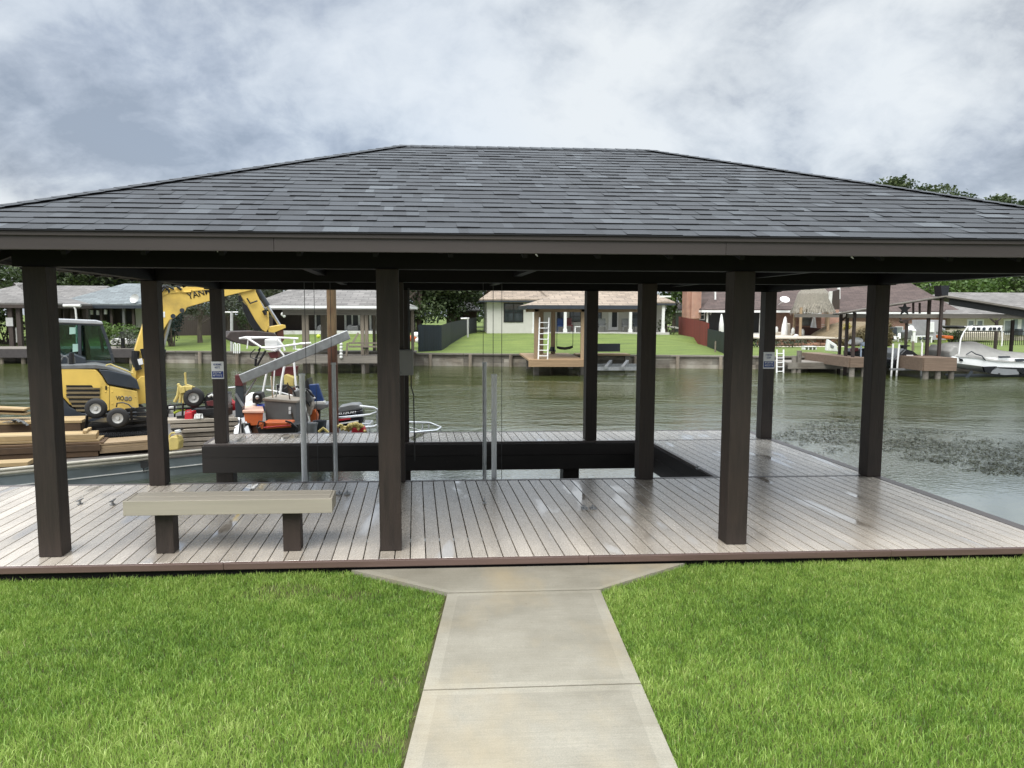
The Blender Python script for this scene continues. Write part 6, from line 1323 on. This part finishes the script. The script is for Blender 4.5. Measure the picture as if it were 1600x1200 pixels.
# ---- ladder dock and low dock
Yd=38.2
ladder('white ladder rising from the water beside the low grey dock',1213.5,1224,546,592,Yd+.1,6,.4,r=.045)
t=thing('dock','low weathered grey dock with short piles beside the white ladder','dock',at(1280,575,Yd+.5)); zt=zof(567,Yd)
b_=MB(); x0,x1=xs2(1233,1332,Yd); b_.box((x0,Yd,zt-.06),(x1,Yd+2.2,zt)); b_.build('deck_boards',MAT['wdock'],t); b_=MB(); b_.box((x0,Yd-.06,zt-.34),(x1,Yd-.003,zt-.02)); b_.build('skirt',MAT['bulk'],t)
for a,tp in ((1239.5,556),(1247,548),(1322,573)): p=at(a,580,Yd+.15); b_=MB(); b_.tube([(p.x,Yd+.1,-2),(p.x,Yd+.1,max(zt+.02,at(a,tp,Yd).z))],.13,10); b_.build('pile',MAT['wdock'],t)
# ---- star boathouse
Ys=36; t=thing('boathouse','old weathered gabled boathouse with a dark star under its ridge','boathouse',at(1470,590,Ys+3))
zr=zof(459.5,Ys); xr_=at(1468,460,Ys).x; xl_,zl_=at(1300,488,Ys).x,zof(488,Ys); xe,zE_=at(1650,489,Ys).x,zof(489.5,Ys)
def slab_(a,b,th,y0,y1,mb): mb.prism([a,b,b-Vector((0,0,th)),a-Vector((0,0,th))],((y1-y0)*.46,y1-y0,0))
b_=MB(); slab_(Vector((xl_,Ys-.5,zl_)),Vector((xr_,Ys-.5,zr)),.018,Ys-.5,Ys+3.6,b_); slab_(Vector((xr_+.002,Ys-.5,zr)),Vector((xe,Ys-.5,zE_)),.018,Ys-.5,Ys+3.6,b_); b_.build('roof',MAT['roof_gray'],t)
b_=MB(); dz_=Vector((0,0,.02)); slab_(Vector((xl_+.05,Ys-.48,zl_))-dz_,Vector((xr_,Ys-.48,zr))-dz_,.07,Ys-.48,Ys+3.55,b_); slab_(Vector((xr_+.002,Ys-.48,zr))-dz_,Vector((xe,Ys-.48,zE_))-dz_,.07,Ys-.48,Ys+3.55,b_); b_.build('roof_underside',MAT['roof_dark'],t)
b_=MB(); slab_(Vector((xl_,Ys-.55,zl_+.02)),Vector((xr_,Ys-.55,zr+.02)),.06,Ys-.55,Ys-.505,b_); slab_(Vector((xr_+.002,Ys-.55,zr+.02)),Vector((xe,Ys-.55,zE_+.02)),.09,Ys-.55,Ys-.505,b_); b_.build('gable_trim',MAT['wdock'],t)
b_=MB(); slab_(Vector((xr_+.4,Ys-.2,zr-.12)),Vector((xe,Ys-.2,zE_-.08)),.32,Ys-.2,Ys-.1,b_); b_.build('gable_board',MAT['black'],t)
zc=zof(492,Ys); b_=MB(); b_.box((at(1326,490,Ys).x,Ys,zc-.10),(xe,Ys+.12,zc+.10)); b_.build('tie_beam',MAT['wdock'],t); b_=MB(); b_.box((at(1326,490,Ys).x,Ys+6,zc-.10),(xe,Ys+6.12,zc+.10)); b_.build('tie_beam',MAT['wdock'],t); b_=MB(); b_.box((xr_+.1,Ys-.002-.14,zof(495.5,Ys)),(xe,Ys-.004,zof(488.5,Ys))); b_.build('eave_beam',MAT['wdock'],t)
zdk=zof(562,Ys)
for a,yy,tp in ((1312,Ys+2.5,489),(1322,Ys+1,490),(1333,Ys+.02,488),(1448.5,Ys+.2,466),(1467.5,Ys-.3,462),(1415,Ys+6,500),(1555,Ys+6,500),(1580,Ys+2,500)):
    p=at(a,540,yy); b_=MB(); b_.box((p.x-.065,yy-.065,-2.0),(p.x+.065,yy+.065,at(a,tp,yy).z)); b_.build('post',plain('dark_creosote',(.04,.028,.024),.85,var=.35) if 'creo' not in MAT else MAT['creo'],t)
    MAT.setdefault('creo',bpy.data.materials['dark_creosote'])
for p_,q_,up_ in ((at(1427,473,Ys+.06),at(1427,490,Ys+.06),(0,1,0)),(at(1437,473,Ys+.06),at(1437,490,Ys+.06),(0,1,0)),(at(1313,503,Ys+2.5),at(1322,495,Ys+2.5),(0,0,1)),(at(1414,504,Ys+6),at(1405,496,Ys+6),(0,0,1)),(at(1415,504,Ys+6),at(1425,496,Ys+6),(0,0,1)),(at(1555,504,Ys+6),at(1547,497,Ys+6),(0,0,1)),(at(1555,504,Ys+6),at(1564,497,Ys+6),(0,0,1))):
    b_=MB(); b_.bar(p_,q_,.08,.07,up_); b_.build('brace',MAT['creo'],t)
b_=MB(); b_.px([(1411,499),(1418,499),(1420,502),(1416,505),(1412,505),(1409,502)],Ys+5.8,Ys+6.1); b_.build('hex_plate',MAT['creo'],t)
c0=at(1414,483,Ys-.02); b_=MB(); st_=[]
for k in range(10): a=math.pi/2+k*math.pi/5; rr=.36 if k%2==0 else .15; st_.append(c0+Vector((rr*math.cos(a),0,rr*math.sin(a))))
b_.prism(st_,(0,.05,0)); b_.build('star',MAT['black'],t)
def platform(pxa,pxb,ytop,ybot,Y,piles,lab):
    x0,x1=xs2(pxa,pxb,Y); zt=zof(ytop,Y); zb_=zof(ybot,Y); b_=MB(); b_.box((x0,Y,zt-.06),(x1,Y+5.2,zt)); b_.build('platform_boards',MAT['wbrown'],t); b_=MB(); b_.box((x0,Y-.05,zb_),(x1,Y-.003,zt-.01)); b_.box((x0-.05,Y,zb_),(x0-.003,Y+5.2,zt-.01)); b_.build('platform_skirt',MAT['wbrown'],t)
    for a in piles: p=at(a,590,Y); b_=MB(); b_.tube([(p.x,Y+.15,-2),(p.x,Y+.15,zt-.08)],.13,10); b_.build('pile',MAT['wdock'],t)
platform(1330,1361,559.5,575,35.6,(1333,1352),''); platform(1446,1497,560,581,34.2,(1449,1468,1489),'')
b_=MB(); b_.box((at(1392,578,35.6).x,35.6,zof(580,35.6)),(at(1446,578,35.6).x,35.75,zof(577,35.6))); b_.build('lift_rail',MAT['galv'],t)
# jet ski
Yj=36.3; t=thing('jet_ski','black and grey jet ski parked under the star boathouse','jet ski',at(1418,575,Yj))
b_=MB(); b_.px([(1397,562),(1404,556),(1415,553),(1424,553),(1436,558),(1441,562),(1440,574),(1434,577),(1402,577),(1396,570)],Yj,Yj+2.3); b_.build('hull',MAT['gel_dk'],t,bevel=.08,seg=3)
b_=MB(); b_.px([(1408,553),(1416,545.5),(1427,548.5),(1437,557),(1436,559),(1410,560),(1405,557)],Yj-.1,Yj+1.2); b_.build('hood',MAT['gel_dk'],t,bevel=.07,seg=3)
b_=MB(); b_.px([(1396,552),(1402,544),(1412,545),(1416,547),(1407,556),(1397,562)],Yj+.1,Yj+1.5); b_.px([(1402,574),(1434,574),(1433,578),(1404,578)],Yj-.12,Yj); b_.build('side_panel',MAT['jetgrey'],t,bevel=.03)
b_=MB(); b_.px([(1406,540),(1410,539),(1422,539.5),(1423,541),(1416,542),(1415,548),(1411,548),(1411,542)],Yj+.5,Yj+.75); b_.build('handlebar',MAT['black'],t,bevel=.02)
b_=MB(); b_.px([(1417,554.5),(1427,554.5),(1427.5,556.3),(1416,556.3)],Yj-.125,Yj-.11); b_.px([(1419,557.5),(1426,557.5),(1426,559),(1418.5,559)],Yj-.125,Yj-.11); b_.build('hull_graphic',MAT['white'],t)
for k,(a,b2,lab) in enumerate((((1395.5,537),(1393,577),'tall white guide pole at the jet ski lift, standing closer to the thick dark post'),((1405,537),(1401,577),'tall white guide pole next to the jet ski hood'),((1441,535),(1440.5,562),'tall white guide pole between the jet ski and the ridge posts'))):
    t2=thing('guide_pole',lab,'pole',at(*b2,Yj-.3),'white guide poles of the jet ski lift'); b_=MB(); q=at(*b2,Yj-.3); b_.tube([(q.x,q.y,-1.2),at(*a,Yj-.3)],.045,8); b_.build('pole_tube',MAT['white'],t2,True)
# second covered jet ski and white cover on the first platform
t=thing('jet_ski','jet ski under a white and pale blue cover behind the dark corner posts','jet ski',at(1350,560,37.5)); b_=MB(); b_.px([(1335,550),(1341,546),(1352,544),(1362,545),(1362,560),(1336,560)],37.4,38.6); b_.build('hull',MAT['gel_dk'],t,bevel=.05)
b_=MB(); b_.ball(at(1340,533,37.6),(.27,.3,.2),12,8); b_.px([(1333,538),(1336,531),(1345,530),(1348,536),(1340,540)],37.6,38.2); b_.build('white_cover',MAT['canvas'],t,True,bevel=.04)
b_=MB(); b_.px([(1333,545),(1341,543),(1342,548),(1333,550)],37.3,37.6); b_.build('maroon_panel',MAT['maroon'],t,bevel=.02)
b_=MB(); b_.px([(1346,536),(1356,534),(1362,535),(1362,560),(1356,558),(1353,541),(1347,540)],37.2,37.4); b_.tube([at(1345.5,540,37.1),at(1345,558,37.1)],.045,8); b_.tube([at(1355,537,37.1),at(1353.5,560,37.1)],.045,8); b_.build('pale_wrap',plain('pale_blue_vinyl',(.35,.42,.52),.45,var=.15),t,bevel=.02)

# ---- wake boat with tower on its lift
Yw=35.2; t=thing('wakeboard_boat','white and black wakeboard boat with a speaker tower under a grey cover','boat',at(1550,590,Yw+1))
def loft(secs,mb,mi=0):
    n=len(secs[0]); vs=[p for s_ in secs for p in s_]; fs=[]
    for i in range(len(secs)-1):
        for k in range(n-1): fs.append((i*n+k,i*n+k+1,(i+1)*n+k+1,(i+1)*n+k))
    fs.append(tuple(range(n))); fs.append(tuple(reversed(range((len(secs)-1)*n,len(secs)*n)))); mb.add(vs,fs,mi)
bx0,bx1=at(1488,560,Yw).x,at(1690,560,Yw).x; W=2.4
def bsec(f):                                           # f runs from stern (0) to bow (1)
    x=bx0+(bx1-bx0)*f; zt=at(1488+202*f,557+7*f-3*f*f,Yw).z; zk=at(1488,571+22*min(1,f*1.6)-26*max(0,f-.6),Yw).z
    hw=W/2*(1-max(0,f-.55)**2*3.2); yc=Yw+W/2
    return [Vector((x,yc-hw*.98,zt)),Vector((x,yc-hw,zt-.12)),Vector((x,yc-hw*.95,(zt*.32+zk*.68))),Vector((x,yc-hw*.55,zk+.08)),Vector((x,yc,zk-.02)),Vector((x,yc+hw*.55,zk+.08)),Vector((x,yc+hw*.95,(zt*.32+zk*.68))),Vector((x,yc+hw,zt-.12)),Vector((x,yc+hw*.98,zt))]
b_=MB(); loft([bsec(f) for f in (0,.1,.25,.4,.55,.7,.8,.9,.97)],b_); recalc(b_.build('hull',MAT['gel'],t,True,ang=50))
b_=MB(); b_.px([(1537,573),(1558,572.5),(1549,580),(1556,584),(1540,582)],Yw-.035,Yw+.1); b_.px([(1557,573.5),(1640,576),(1640,578),(1585,577),(1562,575.5)],Yw-.045,Yw+.1); b_.px([(1588,575),(1640,576),(1640,590),(1600,585),(1590,580)],Yw-.05,Yw+.15); b_.px([(1499,559.5),(1504.5,561),(1505,565),(1500,564)],Yw-.04,Yw+.1); b_.build('hull_graphic',MAT['gel_dk'],t)
b_=MB(); b_.px([(1560,574),(1592,576.5),(1592,585),(1570,586),(1548,583.5),(1550,580)],Yw-.040,Yw+.12); b_.build('grey_panel',MAT['jetgrey'],t)
b_=MB(); b_.px([(1560,583),(1563,583),(1563,585.5),(1560,585.5)],Yw-.05,Yw); b_.tube([at(1565,588,Yw+.6),at(1567,598,Yw+.6)],.08,8); b_.build('drain_port',MAT['black'],t)
# cover: draped over a ridge
cvm=MB(); rows=[(1488,(556,547,543,547,556)),(1500,(558,540,533.5,540,557)),(1520,(559,540,533.5,541,559)),(1535,(561,538,533,539,560)),(1545,(563,537,532.5,538,562)),(1560,(564.5,543,538,544,563)),(1580,(565,551,547,551,564)),(1610,(566,554,550,554,565)),(1650,(567,557,553.5,557,566))]
G_=[]
for a,ys_ in rows: G_.append([Vector((at(a,560,Yw).x,Yw-.06+(W+.12)*k/4,at(a,y,Yw+.0).z+random.uniform(-.012,.012))) for k,y in enumerate(ys_)])
loft(G_,cvm); cv=recalc(cvm.build('cover',MAT['cover'],t,True,ang=180)); sb=cv.modifiers.new('sub','SUBSURF'); sb.levels=2; sb.render_levels=2
b_=MB(); b_.tube([at(1510,554,Yw-.08),at(1518,549,Yw-.08),at(1524,553,Yw-.08),at(1534,556,Yw-.08),at(1540,563,Yw-.08)],.03,6); b_.build('cover_strap',MAT['mgrey'],t,True)
for q_ in ([(1560,556.5),(1578,556.5),(1579,559),(1561,559.5)],[(1586,561),(1600,560.5),(1602,564),(1588,565)]): b_=MB(); b_.px(q_,Yw-.09,Yw-.05); b_.build('cover_patch',MAT['mgrey'],t)
b_=MB(); r=.05; yA,yB=Yw+.1,Yw+W-.1
for yy in (yA,yB): b_.tube([at(1497,563,yy),at(1501,530,yy),at(1506,519,yy),at(1512,510.5,yy),at(1520,510,yy)],.036,8); b_.tube([at(1565,541,yy),at(1566,530,yy),at(1565,512,yy)],.03,8); b_.tube([at(1512,510.5,yy),at(1566,509.5,yy)],.025,8)
for a,c in ((1512,510.5),(1566,510)): b_.tube([at(a,c,yA),at(a,c,yA)+Vector((0,yB-yA,0))],.03,8)
b_.build('tower',MAT['white'],t,True)
for c in (1521.5,1537.5,1547.5,1561): 
    b_=MB(); p=at(c,513.8,Yw-.02); b_.lathe(p,(0,1,0),[(0,.085),(.02,.105),(.28,.105),(.32,.06)],16); sp_=b_.build('tower_speaker',MAT['white'],t,True); b_=MB(); b_.lathe(p+Vector((0,-.012,0)),(0,1,0),[(0,.03),(.004,.09),(.012,.09)],16); b_.build('speaker_cone',MAT['mgrey'],sp_,True)
for c in (1529.5,1554.5): b_=MB(); b_.px([(c-2.5,511.5),(c+2.5,511.5),(c+2.5,516),(c-2.5,516)],Yw-.03,Yw+.1); b_.build('tower_lamp',MAT['black'],t,bevel=.01)
b_=MB(); b_.px([(1498,511),(1512,509),(1512,512.5),(1500,514)],Yw+.3,Yw+1.6); b_.build('tower_canopy',MAT['black'],t,bevel=.01)
b_=MB(); b_.px([(1514,510.5),(1566,510.5),(1566,517),(1514,517)],Yw+.01,Yw+.12); b_.build('tower_rack',MAT['white'],t,bevel=.02)
b_=MB(); b_.px([(1484,549),(1491,540),(1497,541),(1497,560),(1490,564),(1485,558)],Yw+.1,Yw+2.0); b_.build('stern_cover',MAT['cover'],t,bevel=.08)
t=thing('boat_lift','steel lift bunks under the wakeboard boat','boat lift',at(1550,595,Yw+1)); b_=MB()
for yy in (Yw+.4,Yw+1.9): b_.bar(at(1480,588,yy),at(1660,590,yy),.14,.16)
b_.bar(at(1508,593,Yw),at(1519,580,Yw),.1,.1); b_.bar(at(1476,585,Yw+.2),at(1660,586,Yw+.2),.06,.06)
for a in (1567,1592,1599): b_.tube([at(a,586,Yw+.5),at(a,610,Yw+.5)],.07,8)
b_.build('bunk_frame',MAT['mgrey'],t)
# ---- lawn furniture
def adiron(px_,py_,Y,mat,label,group,rz=0):
    p=at(px_,py_,Y); z=gzf(p.x,p.y); t=thing('adirondack_chair',label,'chair',(p.x,p.y,z),group); t.rotation_euler=(0,0,rz); t.scale=(.72,)*3
    b_=MB()
    for k in range(5): x=-.26+k*.13; b_.bar((x,.18,.28),(x,.48,1.0-.03*abs(k-2)),.11,.025,(0,-1,.4))
    b_.bar((0,-.3,.36),(0,.2,.28),.56,.03); 
    for x in (-.34,.34):
        b_.box((x-.06,-.38,.56),(x+.06,.34,.59)); b_.box((x-.025,-.34,0),(x+.025,-.24,.558)); b_.bar((x,-.2,.32),(x,.55,.04),.03,.10)
    for v in b_.v: v+=Vector((p.x,p.y,z))
    b_.build('chair_frame',mat,t); return t
gch='white chairs in a row on the lawn before the brick house'
for k,(a,yy) in enumerate(((1402,528),(1409,526),(1452,527),(1464,526))): adiron(a,yy,57,MAT['white'],['first white lawn chair in the row from the thick dark post','white lawn chair second from the thick dark post in its row','white lawn chair before the brick wall, just short of the ridge posts','white lawn chair seen between the two ridge posts'][k],gch,(.6,-.4,.2,-.5)[k])
adiron(1417,529,57,MAT['white'],'white lawn chair at the foot of the star boathouse back post',gch,.4)
adiron(1441,528,57.5,MAT['white'],'white lawn chair by the low white table on the lawn',gch,0)
adiron(1489,525,57,MAT['lime'],'lime yellow lawn chair beside the covered boat',None,.5)
t=thing('fire_pit_table','low white slatted table with dark pots on the lawn','table',at(1440,533,49.5)); p=at(1440,533,49.5); b_=MB(); b_.box((p.x-.6,p.y-.3,p.z+.32),(p.x+.6,p.y+.3,p.z+.37))
for a in (-.55,-.2,.2,.55): b_.box((p.x+a-.04,p.y-.28,p.z-.1),(p.x+a+.04,p.y+.28,p.z+.318))
b_.build('table_body',MAT['white'],t); b_=MB()
for a in (-.3,0,.3): b_.ball((p.x+a,p.y-.32,p.z+.18),.1,8,6)
b_.build('pots',MAT['mgrey'],t)
t=thing('lamp_post','white lamp post on the lawn behind the jet ski','lamp post',at(1428,540,47)); b_=MB(); b_.tube([at(1428,534,47),at(1428.5,518,47)],.09,8); b_.ball(at(1428.5,517,47),.12,8,6); b_.build('lamp_shaft',MAT['white'],t,True); b_=MB(); b_.tube([at(1426.5,548,44),at(1426.5,533,44)],.08,8); b_.build('stub',MAT['wpost'],t)
t=thing('grill','grey covered grill against the brick house wall','grill',at(1424,530,55)); b_=MB(); b_.px([(1417,519),(1422,515),(1430,517),(1432,530),(1417,530)],55,55.9); b_.build('grill_body',MAT['midgrey'],t,bevel=.08)
t=thing('storage_bin','dark grey storage bin against the brick wall at the thick dark post','bin',at(1399,525,56)); b_=MB(); b_.px([(1390,511),(1402,511),(1402,525),(1390,525)],56,57); b_.build('bin_body',MAT['mgrey'],t,bevel=.03)
b_=MB(); t=thing('fountain','white rounded garden fountain before the brick wall','fountain',at(1423,520,58)); b_.lathe(at(1423,519,58),(0,0,1),[(0,.5),(.1,.45),(.3,.4),(.5,.2),(.55,.05)],12); b_.build('bowl',MAT['white_dull'],t,True)
for k,(a,c,lab) in enumerate(((1468,547,'dark red sun lounger on the lawn next to the ridge post'),(1478,540,'dark red sun lounger closer to the grey clad house'))):
    t=thing('sun_lounger',lab,'lounger',at(a,c+3,43+2*k),'dark red loungers on the lawn'); Yk=43+2*k; b_=MB(); b_.px([(a-5,c+1),(a+3,c-3),(a+9,c-1),(a+6,c+3),(a-3,c+4)],Yk,Yk+.7); b_.build('cushion',MAT['maroon'],t,bevel=.05); b_=MB(); b_.px([(a-7,c+5),(a+9,c+3),(a+9,c+4),(a-7,c+6.2)],Yk-.05,Yk+.75); b_.build('frame',MAT['lumber'],t)
t=thing('lawn_chair','pale yellow low chair on the lawn beside the dark red lounger','chair',at(1456,546,43.5)); b_=MB(); b_.px([(1455,540),(1457.5,540),(1456.5,547),(1460,548),(1460,549.5),(1452,549.5)],43.5,43.9); b_.build('chair_frame',MAT['yellow2'],t)
b_=MB(); b_.px([(1475,524),(1490,525),(1490,530),(1476,529)],52,53); o=b_.build('flower_pot',MAT['orange'],None,bevel=.05); tag(o,'orange planter below the lime yellow chair','planter')
# ---- grey clad house
Y=60; x0,x1=xs2(1484,1720,Y); zb=gzf(x0,Y); t=thing('house','grey and cream clad house with a wide weathered roof behind the covered boat','house',((x0+x1)/2,Y+5,zb))
ze=zof(489,Y); b_=MB(); b_.box((x0,Y,zb-.3),(x1,Y+10,ze)); b_.build('wall',plain('cream_siding',(.50,.46,.34),.7),t)
b_=MB(); hip(b_,x0-1,x1+.6,Y-1,Y+10.6,ze,zof(453.5,Y+5)-ze,(.55,.6)); b_.build('roof',MAT['roof_gray'],t)
for q in ((1511,499,1522,516),(1525,499,1536,516),(1568,499,1582,523)): window(t,q,Y-.002,MAT['white'],MAT['window_lt'],1,1,.12)
b_=MB(); p,q=at(1583,499,Y),at(1589,524,Y); b_.box((p.x,Y-.08,q.z),(q.x,Y-.003,p.z)); p,q=at(1594,499,Y),at(1640,524,Y); b_.box((p.x,Y-.08,q.z),(q.x,Y-.003,p.z)); b_.build('grey_cladding',plain('blue_grey_cladding',(.26,.30,.33),.6),t)
b_=MB(); p,q=at(1589.5,499,Y),at(1593.6,524,Y); b_.box((p.x,Y-.1,q.z),(q.x,Y-.004,p.z)); b_.build('white_door',MAT['white'],t)
t2=thing('heat_pump','dark heat pump unit against the grey clad house','heat pump',at(1590,524,Y-.6)); b_=MB(); p=at(1590.5,524,Y-.6); b_.box((p.x-.2,Y-.9,p.z),(p.x+.2,Y-.4,p.z+.55)); b_.build('unit_case',MAT['mgrey'],t2,bevel=.03)
t=thing('fence','thin black wire fence on the lawn behind the covered boat','fence',at(1590,535,52)); b_=MB(); x0,x1=xs2(1495,1680,52); z0=gzf(x0,52); n=60
for k in range(n): xx=x0+(x1-x0)*k/n; b_.box((xx-.015,52,z0-.1),(xx+.015,52.03,z0+1.05))
b_.box((x0,51.99,z0+1.0),(x1,52.04,z0+1.06)); b_.build('fence_bars',MAT['black'],t)
t=thing('garden_deck','long pale timber deck edge behind the wakeboard tower','deck',at(1540,525,56)); b_=MB(); b_.px([(1504,520),(1570,520),(1570,527),(1504,527)],56,58.5); b_.px([(1476,516),(1504,516),(1504,518),(1476,518)],56.5,56.6); b_.build('deck_face',MAT['stone_cap'],t)
b_=MB(); t=thing('utility_shed','pale grey corrugated shed beside the ridge posts','shed',at(1463,525,56)); b_.px([(1450,503),(1460,503),(1460,519),(1450,519)],55.9,56.0,1); b_.px([(1449,500),(1477,500),(1477,531),(1449,531)],56,58); b_.build('shed_wall',[plain('corrugated_grey',(.36,.35,.37),.5,var=.2,stretch=(9,1,.2)),MAT['white']],t)
shrub('green shrub between the shed and the grey clad house',1485,533,54,2.0,1.3,MAT['leaf'],900,.15)
t=thing('roof_vent','dark square roof vent standing at the brown roof end','roof vent',at(1476,462,63)); b_=MB(); b_.px([(1470,446),(1484,446),(1481,463),(1472,463)],63,64); b_.build('vent_box',MAT['gel_dk'],t)
# ---- background trees
gb='tall trees behind the far houses'
def bt(px_,top,Y,cr,mat,label,n=5200,size=.42,c0=.25):
    x=at(px_,400,Y).x; H=(at(px_,top,Y).z-.8)*1.09; tree('tall_tree',label,x,Y,H,cr,mat,n,size,c0,34,gb,zb=.75)
for k,(a,tp,Y,cr,lab) in enumerate(((-150,372,96,8,'x'),(-55,368,92,8,'x'),(18,374,96,7.5,'x'),(75,384,90,6.5,'x'),(130,400,94,6,'x'),(190,405,92,6,'x'),(250,412,96,6,'x'),(330,420,95,6,'x'),(410,425,90,6,'x'))):
    if 540>a: bt(a,tp,Y,cr,MAT['leaf' if k%2 else 'leaf_gray'],'tall tree in the dense row behind the brown and blue grey roofed houses' if a<260 else 'tall tree in the dense row behind the grey garden tree and excavator arm')
for k,(a,tp,Y,cr) in enumerate(((1400,289,104,5.6),(1440,292,108,5.8),(1482,300,102,5.6),(1528,312,104,5.2),(1570,312,100,5.4),(1612,322,104,5.6),(1665,322,102,6))):
    bt(a,tp,Y,cr,MAT['leaf'],['first tall tree showing above the roof hip','second tall tree above the roof hip','third tall tree above the roof hip','fourth tall tree, lower, in the dip of the group above the roof hip','fifth tall tree down the roof hip','sixth tall tree, at the picture edge above the roof hip','end tree of the row beyond the roof hip'][k],9000,.46,.1)
for k,(a,tp,Y,cr) in enumerate(((1500,425,84,6),(1560,420,86,6.5),(1625,418,84,6))):
    bt(a,tp,Y,cr,MAT['leaf_br' if k==0 else 'leaf'],'dense tree low behind the weathered roof of the grey clad house',5200,.4,.05)
# ---- the far-off wood that closes the horizon
r_w=np.random.default_rng(9); cs=[];rs=[]
for k in range(420):
    x=-330+660*k/420+r_w.uniform(-3,3); y=128+r_w.uniform(-6,10)+.0004*x*x; h=r_w.uniform(3.5,7.5)+(3 if abs(x)>90 else 0); cs.append((x,y,.7+h*.5)); rs.append((r_w.uniform(2,4),2.5,h*.55))
V,tt=leaves(cs,rs,26000,.95,.7,.5,501)

wo_=leaf_obj('treeline',V,tt,MAT['leaf'],None); tag(wo_,'dark far-off wood closing the horizon behind the houses','wood',kind='stuff')
